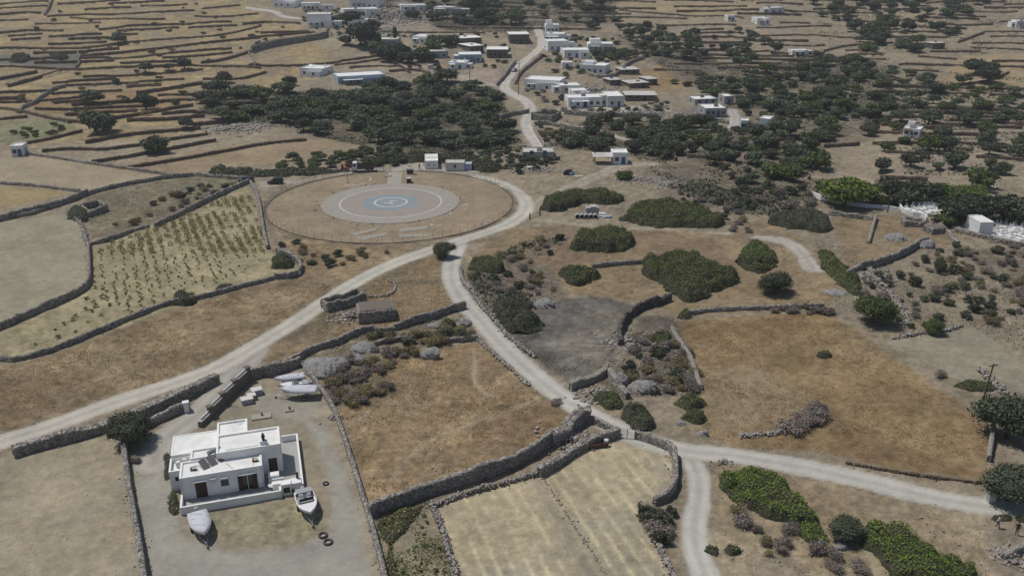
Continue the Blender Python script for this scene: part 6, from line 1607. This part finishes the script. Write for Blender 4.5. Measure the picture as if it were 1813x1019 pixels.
mound('long dark green shrub beside the sandy track', [(957, 371), (960, 358), (1000, 346), (1050, 340), (1092, 345), (1108, 357), (1080, 364), (1040, 358), (1012, 368), (985, 376)], 2.2, 'leaf_mastic')
mound('widest sprawling green shrub in the middle distance', [(1100, 390), (1112, 372), (1150, 362), (1205, 362), (1245, 374), (1288, 390), (1278, 408), (1210, 404), (1150, 402)], 2.4, 'leaf_mastic')
mound('dome shaped olive green shrub ringed by bare soil', [(1008, 443), (1012, 428), (1040, 412), (1085, 408), (1116, 417), (1126, 432), (1110, 443), (1060, 449)], 2.6, 'leaf_mastic')
mound('large double green shrub in the straw meadow', [(1130, 476), (1150, 460), (1190, 452), (1238, 456), (1252, 472), (1292, 482), (1312, 494), (1292, 508), (1244, 530), (1212, 537), (1190, 518), (1150, 494)], 2.4, 'leaf_mastic')
mound('small green shrub left of the double shrub', [(987, 488), (1005, 478), (1035, 476), (1058, 484), (1062, 494), (1030, 507), (1000, 501)], 1.8, 'leaf_mastic')
mound('dark green shrub at the end of the straw meadow', [(1303, 462), (1308, 440), (1340, 430), (1366, 444), (1374, 478), (1345, 487), (1318, 480)], 2.2, 'leaf_mastic')
mound('grey green shrub bank below the ruins', [(1363, 396), (1380, 380), (1430, 376), (1470, 390), (1478, 413), (1430, 409), (1390, 404)], 2.0, 'leaf_olive')
mound('green shrub strip running down beside the pale path', [(1446, 445), (1468, 444), (1500, 474), (1535, 512), (1522, 528), (1492, 508), (1456, 480)], 1.8, 'leaf_mastic')
mound('bright green spreading shrub by the road fork', [(1270, 838), (1310, 832), (1370, 846), (1402, 868), (1432, 898), (1458, 930), (1420, 934), (1380, 928), (1350, 908), (1310, 898), (1280, 866)], 1.3, 'leaf_bright', 60, .12)
mound('bright green spreading shrub at the lower frame edge', [(1527, 938), (1560, 932), (1620, 962), (1680, 982), (1732, 1006), (1750, 1040), (1620, 1050), (1540, 995)], 1.5, 'leaf_bright', 60, .12)
mound('narrow bright green shrub tail beside the grey round tree', [(1395, 930), (1440, 925), (1462, 950), (1455, 970), (1430, 958)], .8, 'leaf_bright', 60, .12)
mound('dark shrub thicket inside the road bend', [(864, 552), (880, 532), (920, 530), (950, 538), (942, 556), (972, 578), (930, 592), (890, 586)], 2.4, 'leaf_dark')
mound('olive green shrub on the rocky verge', [(1050, 708), (1060, 698), (1085, 697), (1106, 714), (1096, 728), (1070, 726)], 1.7, 'leaf_mastic', 45, .12)
mound('grey green shrub hanging over the roadside', [(1098, 740), (1104, 722), (1140, 718), (1166, 744), (1152, 762), (1120, 758)], 1.9, 'leaf_olive', 45, .12)
mound('upper round green shrub by the tumbled wall', [(1197, 715), (1208, 700), (1240, 700), (1254, 716), (1240, 726), (1212, 724)], 1.6, 'leaf_mastic', 45, .12)
mound('lower bright green shrub by the tumbled wall', [(1210, 740), (1220, 729), (1245, 732), (1252, 744), (1232, 751)], 1.2, 'leaf_green', 45, .12)
mound('small round green bush left of the pair by the side road', [(1245, 976), (1250, 963), (1272, 966), (1276, 980), (1258, 984)], .9, 'leaf_green', 22, .15)
mound('small round green bush right of the pair by the side road', [(1283, 976), (1290, 965), (1312, 970), (1310, 982), (1294, 983)], .8, 'leaf_green', 22, .15)
mound('green shrub beside the charred wall', [(1150, 604), (1155, 592), (1188, 590), (1194, 607), (1172, 611)], 1.4, 'leaf_mastic', 45, .12)
mound('small green shrub on the tumbled wall', [(1205, 632), (1208, 620), (1226, 620), (1233, 634), (1218, 638)], 1.1, 'leaf_mastic', 45, .12)
mound('grey green shrub in the vineyard corner', [(482, 474), (480, 458), (508, 454), (526, 466), (512, 478)], 1.6, 'leaf_mastic', 45, .12)
mound('green shrub at the top of the road bend', [(830, 478), (842, 460), (880, 462), (902, 484), (868, 488)], 1.4, 'leaf_mastic', 45, .12)
mound('low dark green shrub at the foot of the pole', [(1690, 684), (1710, 675), (1750, 680), (1764, 692), (1720, 694)], .9, 'leaf_mastic', 45, .12)
mound('small green shrub alone in the golden meadow', [(1441, 632), (1448, 624), (1468, 623), (1474, 632), (1458, 636)], .9, 'leaf_dark', 45, .12)
mound('dark green shrub between the shaded walls', [(775, 580), (782, 570), (806, 568), (814, 578), (796, 586)], 1.5, 'leaf_green', 45, .12)
mound('dark shrub in front of the golden meadow wall', [(1200, 562), (1206, 552), (1222, 551), (1228, 562), (1212, 566)], 1.2, 'leaf_mastic', 45, .12)
mound('grey green bush on the vineyard wall, lower one', [(300, 540), (306, 524), (340, 522), (356, 534), (330, 544)], 1.5, 'leaf_olive', 45, .12)
mound('grey green bush on the vineyard wall, upper one', [(382, 512), (390, 505), (410, 505), (414, 512), (398, 516)], .9, 'leaf_olive', 45, .12)
mound('green shrub on the left plot under the ruin', [(122, 388), (126, 372), (156, 372), (164, 388), (146, 396)], 1.4, 'leaf_olive', 45, .12)
mound('long dark hedge behind the helipad track', [(372, 308), (376, 298), (440, 304), (520, 302), (600, 300), (612, 306), (540, 312), (470, 314), (420, 312)], 1.6, 'leaf_dark', 12, .26, 'hedge')
mound('green scrub behind the two helipad huts', [(680, 290), (720, 278), (750, 276), (830, 280), (880, 296), (890, 306), (842, 304), (780, 286)], 1.8, 'leaf_dark', 12, .26)
mound('clipped hedge at the roadside gate, first length', [(1754, 920), (1758, 910), (1790, 912), (1794, 924)], .9, 'leaf_mastic', 25, .13, 'hedge')
mound('clipped hedge at the roadside gate, second length', [(1797, 924), (1798, 913), (1850, 916), (1850, 930)], .9, 'leaf_mastic', 25, .13, 'hedge')
mound('green bush against the left wall of the house', [(292, 850), (290, 806), (303, 806), (306, 850)], 1.3, 'leaf_olive', 25, .15)
mound('leafy bush at the front corner of the house', [(298, 906), (300, 868), (318, 872), (320, 908), (308, 914)], 1.1, 'leaf_green', 25, .15)
mound('green row of garden plants along the yard wall', [(668, 925), (690, 910), (740, 894), (752, 906), (715, 930), (700, 965), (706, 1000), (716, 1050), (695, 1050), (682, 985)], .7, 'leaf_vine', 24, .15, 'garden_plants')

# --- thorny grey scrub, vines, garden plants
SCR = [([(565, 700), (590, 660), (650, 620), (720, 612), (740, 625), (690, 645), (690, 690), (640, 715), (600, 716)], 34, 1.3, 'thorn bush on the rocky slope beside the stored boats', 'thorn bushes beside the boats', 'twig brown twig brown'),
       ([(650, 596), (740, 590), (840, 580), (850, 600), (760, 612), (700, 612)], 24, 1.3, 'brown thorn bush between the ruined terrace walls', 'thorn bushes between the terrace walls', 'brown brown olive'),
       ([(822, 500), (850, 470), (930, 430), (1000, 420), (1010, 440), (950, 480), (990, 520), (930, 535), (870, 540)], 34, 1.7, 'grey thorn bush in the scrub right of the fork', 'thorn bushes right of the fork', 'twig twig brown dark'),
       ([(1100, 640), (1130, 590), (1200, 610), (1235, 660), (1235, 690), (1170, 700), (1110, 690)], 26, 1.4, 'charred grey bush in the stony gully', 'bushes in the stony gully', 'twig brown dark'),
       ([(1270, 890), (1310, 905), (1400, 940), (1470, 960), (1530, 1000), (1480, 1040), (1380, 1000), (1330, 960)], 11, 1.6, 'low grey thorn bush on the slope between bright shrubs', 'thorn bushes between the bright shrubs', 'twig brown twig'),
       ([(1500, 500), (1600, 470), (1700, 430), (1813, 440), (1850, 560), (1750, 580), (1680, 560), (1620, 590), (1560, 560)], 95, 1.7, 'grey thorn bush on the rough ground below the cemetery', 'thorn bushes below the cemetery', 'twig twig brown olive dark'),
       ([(1360, 555), (1380, 548), (1460, 546), (1466, 556)], 8, 1.6, 'pale grey thorn bush along the top of the golden meadow', 'thorn bushes along the golden meadow', 'twig'),
       ([(1180, 345), (1280, 330), (1330, 350), (1320, 400), (1290, 400), (1270, 378), (1200, 352)], 24, 2.0, 'grey scrub bush below the wooded slope', 'scrub bushes below the wood', 'twig dark olive'),
       ([(900, 290), (940, 275), (1000, 280), (960, 300), (910, 312)], 12, 2.0, 'low scrub bush near the rubble piles', 'scrub bushes near the rubble', 'olive twig dark'),
       ([(240, 380), (300, 345), (400, 325), (420, 330), (340, 365), (250, 398), (180, 410)], 26, 2.0, 'brown bush on the overgrown plot above the vineyard', 'bushes on the overgrown plot', 'brown olive twig'),
       ([(480, 420), (560, 440), (700, 448), (640, 470), (540, 480), (500, 440)], 16, 2.0, 'low dry bush on the meadow below the helipad', 'dry bushes below the helipad', 'brown olive'),
       ([(1210, 915), (1222, 915), (1205, 950), (1170, 960), (1150, 930), (1140, 905), (1170, 905)], 9, 1.0, 'grey thorn bush against the wall of the straw field', 'thorn bushes by the straw field wall', 'twig twig dark'),
       ([(960, 690), (1000, 715), (1000, 725), (975, 722), (950, 695)], 4, 1.2, 'grey round bush on the roadside edge of the meadow', 'bushes on the roadside edge', 'twig'),
       ([(1290, 400), (1340, 380), (1340, 415), (1290, 416)], 6, 1.5, 'small scrub bush beside the pale path end', 'scrub by the pale path', 'twig brown')]
for poly, n, dm, lb, gp, kinds in SCR:
    for x, y in scatter(poly, n, dm):
        bush(0, 0, random.uniform(1.3, 3.0) * pxm((x, y)), random.choice(kinds.split()), lb, gp, (x, y))
for px, py, w, lb in [(1452, 724, 28, 'grey bush at the tip of the curved stone heap'), (1425, 745, 22, 'small grey bush on the curved stone heap'), (985, 715, 26, 'grey round bush at the road bend below the burnt field'),
                      (1160, 915, 34, 'big grey thorn bush at the corner of the straw field wall'), (1405, 935, 26, 'grey thorn bush in the bright shrub'), (1333, 884, 26, 'grey thorn bush at the edge of the bright shrub'), (240, 818, 20, 'small grey bush at the driveway wall foot'), (1665, 666, 26, 'grey bush left of the low dark shrub')]:
    bush(px, py, w, 'twig', lb)

vp = [G(*p).xy for p in [(300, 450), (315, 500)]]
vd = (vp[1] - vp[0]).normalized(); vn_ = Vector((-vd.y, vd.x))
vpoly = GP([(170, 438), (250, 410), (330, 380), (436, 334), (452, 370), (466, 410), (474, 445), (440, 480), (330, 520), (230, 556), (165, 520), (162, 460)])
vc = G(310, 460).xy
vines = []
for i in range(-30, 31):
    for j in range(-40, 41):
        q = vc + vn_ * (i * 1.95 + random.uniform(-.45, .45)) + vd * (j * 1.0 + random.uniform(-.3, .3))
        if inside(np.array([q.x]), np.array([q.y]), vpoly)[0] and vn(q.x, q.y, 9, 77) + random.uniform(-.35, .35) > .34: vines.append(q)
vines.sort(key=lambda q: q.y)
for q in vines[:290]:
    bush(0, 0, random.uniform(.8, 1.35) * pxm(q), 'vine', 'small green vine in the planted rows of the walled vineyard', 'vines of the vineyard', q)
if len(vines) > 290:
    Vs, Fs, off = [], [], 0
    for q in vines[290:]:
        p = sphere_pts(40) * np.array([.5, .5, .35]) * random.uniform(.8, 1.2) + np.array([q.x, q.y, h1(q.x, q.y) + .3])
        v, f = leaves(p, sphere_pts(40), .15); Vs.append(v); Fs.append(f + off); off += len(v)
    tag(obj('vine_rows', np_mesh('vine_rows', np.concatenate(Vs), np.concatenate(Fs), 'leaf_vine')), 'green vines in the rows farther up the vineyard', 'vines', None, 'stuff')
for x, y in scatter([(0, 628), (60, 612), (130, 560), (160, 520), (240, 540), (120, 600)], 16, 1.6):
    bush(0, 0, random.uniform(1.2, 2.6) * pxm((x, y)), 'vine', 'leafy green weed bush at the near end of the vineyard', 'weed bushes in the vineyard end', (x, y), name='weed_bush')
for x, y in scatter([(672, 935), (752, 892), (770, 930), (790, 990), (806, 1040), (705, 1050)], 26, 1.0):
    bush(0, 0, random.uniform(.8, 1.5) * pxm((x, y)), 'vine', 'leafy green plant in the walled kitchen garden', 'plants in the kitchen garden', (x, y), name='garden_plant')
for x, y in scatter([(10, 232), (120, 220), (130, 236), (40, 250)], 10, 3):
    tree(0, 0, 2.6 * pxm((x, y)), 'green', 'small fruit tree in the terrace orchard', 'fruit trees in the terrace orchard', 'fruit_tree', (x, y))

# --- dry grass: short straw blades standing on the meadows
def tufts(name, label, polys, dens, size, m, lim=60000):
    Vs = []
    for pp in polys:
        poly = GP(pp)
        xs = [p[0] for p in poly]; yv = [p[1] for p in poly]
        n = int((max(xs) - min(xs)) * (max(yv) - min(yv)) * dens)
        x = rng.uniform(min(xs), max(xs), n); y = rng.uniform(min(yv), max(yv), n)
        ok = inside(x, y, poly) & (fbm(x, y, 6, 300, 3) + rng.uniform(-.2, .2, n) > .46)
        for ls in ROADS.values():
            for l, w_ in ls: ok &= seg_dist(x, y, l) > w_ / 2 + .15
        x, y = x[ok][:lim], y[ok][:lim]
        z = hgt(x, y); k = len(x)
        s = size * rng.uniform(.5, 1.5, k)
        for _ in range(3):
            a = rng.uniform(0, 6.28, k); w2 = s * .28
            tx, ty = np.cos(a + 1.2) * s * rng.uniform(.2, .8, k), np.sin(a + 1.2) * s * rng.uniform(.2, .8, k)
            Vs.append(np.stack([np.stack([x - np.cos(a) * w2, y - np.sin(a) * w2, z - .02], -1), np.stack([x + np.cos(a) * w2, y + np.sin(a) * w2, z - .02], -1), np.stack([x + tx, y + ty, z + s * .8], -1)], 1))
    A = np.concatenate(Vs)
    o = obj(name, np_mesh(name, A.reshape(-1, 3), np.arange(len(A) * 3).reshape(-1, 3), m))
    tag(o, label, 'grass', None, 'stuff')
tufts('dry_grass', 'dry golden grass standing on the brown meadows', [
    [(640, 700), (690, 632), (770, 614), (850, 608), (960, 692), (1012, 738), (930, 802), (760, 862), (660, 900), (632, 830), (604, 735)],
    [(-60, 662), (110, 626), (250, 572), (400, 525), (560, 490), (640, 480), (520, 562), (380, 640), (200, 700), (-60, 780)],
    [(1200, 575), (1450, 556), (1590, 642), (1750, 770), (1740, 848), (1450, 795), (1300, 793), (1244, 765), (1240, 690)],
    [(820, 445), (800, 470), (805, 510), (830, 545), (700, 580), (560, 620), (470, 645), (600, 530), (720, 465)]], 6.0, .21, 'straw')
tufts('dry_weeds', 'tufts of dry weeds scattered over the yard and verges', [
    [(330, 905), (520, 880), (560, 905), (570, 950), (420, 965), (345, 945)], [(1265, 830), (1750, 910), (1750, 1030), (1270, 1030)], [(-40, 815), (215, 772), (245, 1030), (-60, 1030)], [(780, 893), (1090, 775), (1195, 800), (1190, 1030), (820, 1030)],
    [(480, 410), (600, 432), (750, 438), (640, 470), (540, 480)]], 1.1, .13, 'straw')

for poly, n, dm, lb, gp, kinds in [
    ([(600, 300), (640, 264), (760, 280), (880, 268), (940, 264), (1000, 285), (900, 300), (842, 300), (760, 284), (700, 294)], 60, 3.2, 'dark shrub in the belt between grove and helipad', 'shrubs behind the helipad', 'dark olive dark green'),
    ([(660, 60), (760, 62), (900, 60), (900, 120), (780, 130), (700, 118)], 46, 4.0, 'garden shrub between the flat roofed village houses', 'garden shrubs of the village', 'dark green olive'),
    ([(960, 60), (1090, 70), (1110, 110), (1000, 140), (960, 110)], 40, 4.0, 'garden shrub among the white row by the road', 'garden shrubs by the white row', 'dark green olive'),
    ([(930, 160), (1010, 172), (1180, 180), (1200, 200), (1000, 200), (960, 188)], 26, 4.0, 'low shrub round the terrace houses', 'shrubs round the terrace houses', 'dark olive twig'),
    ([(530, 20), (620, 14), (690, 22), (680, 58), (600, 62), (540, 50)], 34, 4.5, 'garden shrub round the upper white houses', 'shrubs round the upper houses', 'dark green olive'),
    ([(940, 222), (1090, 246), (1000, 262), (962, 258)], 22, 3.2, 'scrub bush in the hollow inside the two roads', 'scrub inside the two roads', 'brown olive dark'),
    ([(1395, 765), (1430, 742), (1450, 722), (1455, 735), (1420, 760)], 9, 1.0, 'grey thorn bush growing along the curved stone heap', 'bushes on the curved stone heap', 'twig'),
    ([(0, 20), (430, 5), (520, 60), (330, 130), (0, 150)], 40, 9, 'dark low bush on the golden terraces', 'bushes on the golden terraces', 'dark olive brown'),
    ([(0, 150), (330, 135), (340, 190), (40, 255)], 26, 8, 'low bush on the lower golden terraces', 'bushes on the lower golden terraces', 'dark olive brown')]:
    for x, y in scatter(poly, n, dm):
        bush(0, 0, random.uniform(2.2, 4.4) * pxm((x, y)), random.choice(kinds.split()), lb, gp, (x, y), .8)
mound('dark low thicket on the grey walled plot, left one', [(16, 110), (22, 102), (48, 101), (56, 108), (36, 113)], 2.0, 'leaf_dark', 6, .3)
mound('dark low thicket on the grey walled plot, right one', [(92, 106), (98, 99), (118, 98), (122, 105), (108, 108)], 2.0, 'leaf_dark', 6, .3)
# --- low undergrowth on the far slopes and in the groves, which nobody could count
def undergrowth(name, label, polys, m, size, hm):
    Vs, Fs, off = [], [], 0
    for pp, dens, thr in polys:
        poly = GP(pp); xs = [p[0] for p in poly]; yv = [p[1] for p in poly]
        n = int((max(xs) - min(xs)) * (max(yv) - min(yv)) * dens)
        x = rng.uniform(min(xs), max(xs), n); y = rng.uniform(min(yv), max(yv), n)
        ok = inside(x, y, poly) & (fbm(x, y, 10, 400, 4) + rng.uniform(-.06, .06, n) > thr)
        for ls in ROADS.values():
            for l, w_ in ls: ok &= seg_dist(x, y, l) > w_ / 2 + .8
        for a, b_, c_ in KEEP[1:]:
            ok &= (x - a) ** 2 + (y - b_) ** 2 > (c_ * .8) ** 2
        x, y = x[ok], y[ok]
        t = (fbm(x, y, 10, 400, 4) - thr) * 6
        z = hgt(x, y) + rng.uniform(0, 1, len(x)) * hm * np.clip(t, .15, 1)
        v, f = leaves(np.stack([x, y, z], -1), np.tile([0, 0, 1.0], (len(x), 1)), size, .7); Vs.append(v); Fs.append(f + off); off += len(v)
    tag(obj(name, np_mesh(name, np.concatenate(Vs), np.concatenate(Fs), m)), label, 'undergrowth', None, 'stuff')
undergrowth('undergrowth', 'low dark scrub covering the ground under the groves', [
    ([(350, 200), (368, 165), (560, 168), (760, 140), (885, 172), (930, 262), (760, 276), (620, 255), (470, 218)], 1.6, .42),
    ([(1090, 60), (1230, 90), (1330, 125), (1450, 92), (1560, 110), (1590, 190), (1540, 245), (1440, 265), (1440, 330), (1330, 375), (1200, 345), (1120, 275), (960, 262), (1000, 215), (1160, 215), (1290, 235), (1270, 165), (1180, 130)], 1.1, .47),
    ([(660, -10), (1090, -10), (1090, 40), (1000, 50), (900, 62), (800, 55), (700, 30)], .9, .46),
    ([(1440, -5), (1813, -5), (1813, 90), (1560, 110), (1450, 60)], .5, .56), ([(1560, 110), (1813, 140), (1850, 300), (1600, 310)], 1.0, .50), ([(1180, 330), (1330, 320), (1450, 340), (1440, 380), (1330, 400), (1290, 380)], 3, .46), ([(830, 500), (920, 430), (1010, 420), (960, 480), (1000, 525), (900, 585)], 3, .52)], 'leaf_dark', .42, .9)
undergrowth('grey_scrub', 'low grey brown scrub spread over rough ground and verges', [
    ([(1180, 330), (1330, 320), (1450, 330), (1440, 375), (1330, 400), (1290, 380), (1180, 350)], 6, .38), ([(1500, 480), (1640, 440), (1813, 440), (1850, 570), (1700, 560), (1600, 590), (1520, 520)], 5, .45), ([(830, 500), (920, 430), (1010, 420), (960, 480), (1000, 525), (900, 585)], 8, .38),
    ([(560, 690), (650, 610), (830, 570), (845, 600), (720, 625), (640, 715)], 4, .46), ([(1100, 640), (1130, 580), (1200, 600), (1235, 690), (1110, 700)], 8, .40), ([(0, 20), (440, 10), (560, 70), (500, 140), (330, 200), (0, 250)], .45, .58), ([(470, 410), (600, 435), (760, 440), (640, 480), (540, 480)], 2, .55), ([(160, 420), (150, 350), (430, 318), (330, 370)], 2.4, .46),
    ([(1280, 880), (1480, 960), (1530, 1030), (1330, 1000)], 2.5, .54), ([(900, 290), (1000, 270), (1200, 300), (1180, 340), (1100, 310)], 1.2, .54), ([(1340, 380), (1480, 400), (1540, 480), (1500, 540), (1400, 540), (1380, 440)], 3, .52), ([(880, 400), (1010, 396), (1130, 465), (1200, 540), (1000, 520)], 2, .56), ([(1600, 330), (1813, 300), (1813, 450), (1700, 440), (1640, 440)], 2, .5), ([(1640, 560), (1813, 520), (1850, 640), (1760, 600)], 5, .42), ([(1250, 930), (1390, 950), (1440, 1030), (1280, 1030)], 3, .55), ([(560, 720), (640, 700), (690, 630), (830, 600), (830, 620), (700, 660), (640, 780), (610, 760)], 4, .52)], 'twig_grey', .16, .4)

undergrowth('garden_weeds', 'low green weeds filling the walled kitchen garden', [([(664, 915), (700, 900), (762, 880), (778, 925), (796, 985), (815, 1050), (692, 1050)], 26, .38)], 'leaf_green', .12, .35)
undergrowth('charred_stubble', 'charred stubble standing on the burnt field', [([(905, 592), (930, 566), (985, 530), (1050, 523), (1150, 544), (1112, 575), (1095, 612), (1090, 640), (1050, 662), (1005, 672), (955, 642)], 6, .46)], 'inner_shade_char', .10, .22)
undergrowth('meadow_weeds', 'dry brown weeds standing in the meadows and along the tracks', [([(640, 700), (690, 632), (850, 608), (960, 692), (1012, 738), (930, 802), (760, 862), (660, 900), (604, 735)], 5, .52), ([(-60, 662), (110, 626), (250, 572), (400, 525), (560, 490), (640, 480), (520, 562), (380, 640), (200, 700), (-60, 780)], 4, .54),
    ([(1200, 575), (1450, 556), (1590, 642), (1750, 770), (1740, 848), (1450, 795), (1300, 793), (1244, 765)], 4, .54), ([(1265, 815), (1400, 830), (1750, 905), (1750, 1030), (1280, 1030)], 4, .52), ([(820, 445), (800, 470), (830, 545), (560, 620), (470, 645), (600, 530)], 4, .5)], 'twig_brown', .11, .18)

# ------------------------------------------------------------------ air
hz = bpy.data.materials.new('haze_air'); hz.use_nodes = True
nt = hz.node_tree; nt.nodes.remove(nt.nodes['Principled BSDF'])
pv = nt.nodes.new('ShaderNodeVolumePrincipled'); pv.inputs['Density'].default_value = 0.00018; pv.inputs['Color'].default_value = (.80, .86, .95, 1); pv.inputs['Anisotropy'].default_value = .2
nt.links.new(pv.outputs[0], nt.nodes['Material Output'].inputs['Volume'])
b = MB(); b.box(-6500, 6500, -700, 3900, -3, 110)
me = bpy.data.meshes.new('haze'); me.from_pydata([tuple(p) for p in b.v], [], b.f); me.materials.append(hz)
tag(obj('haze', me), kind='stuff')
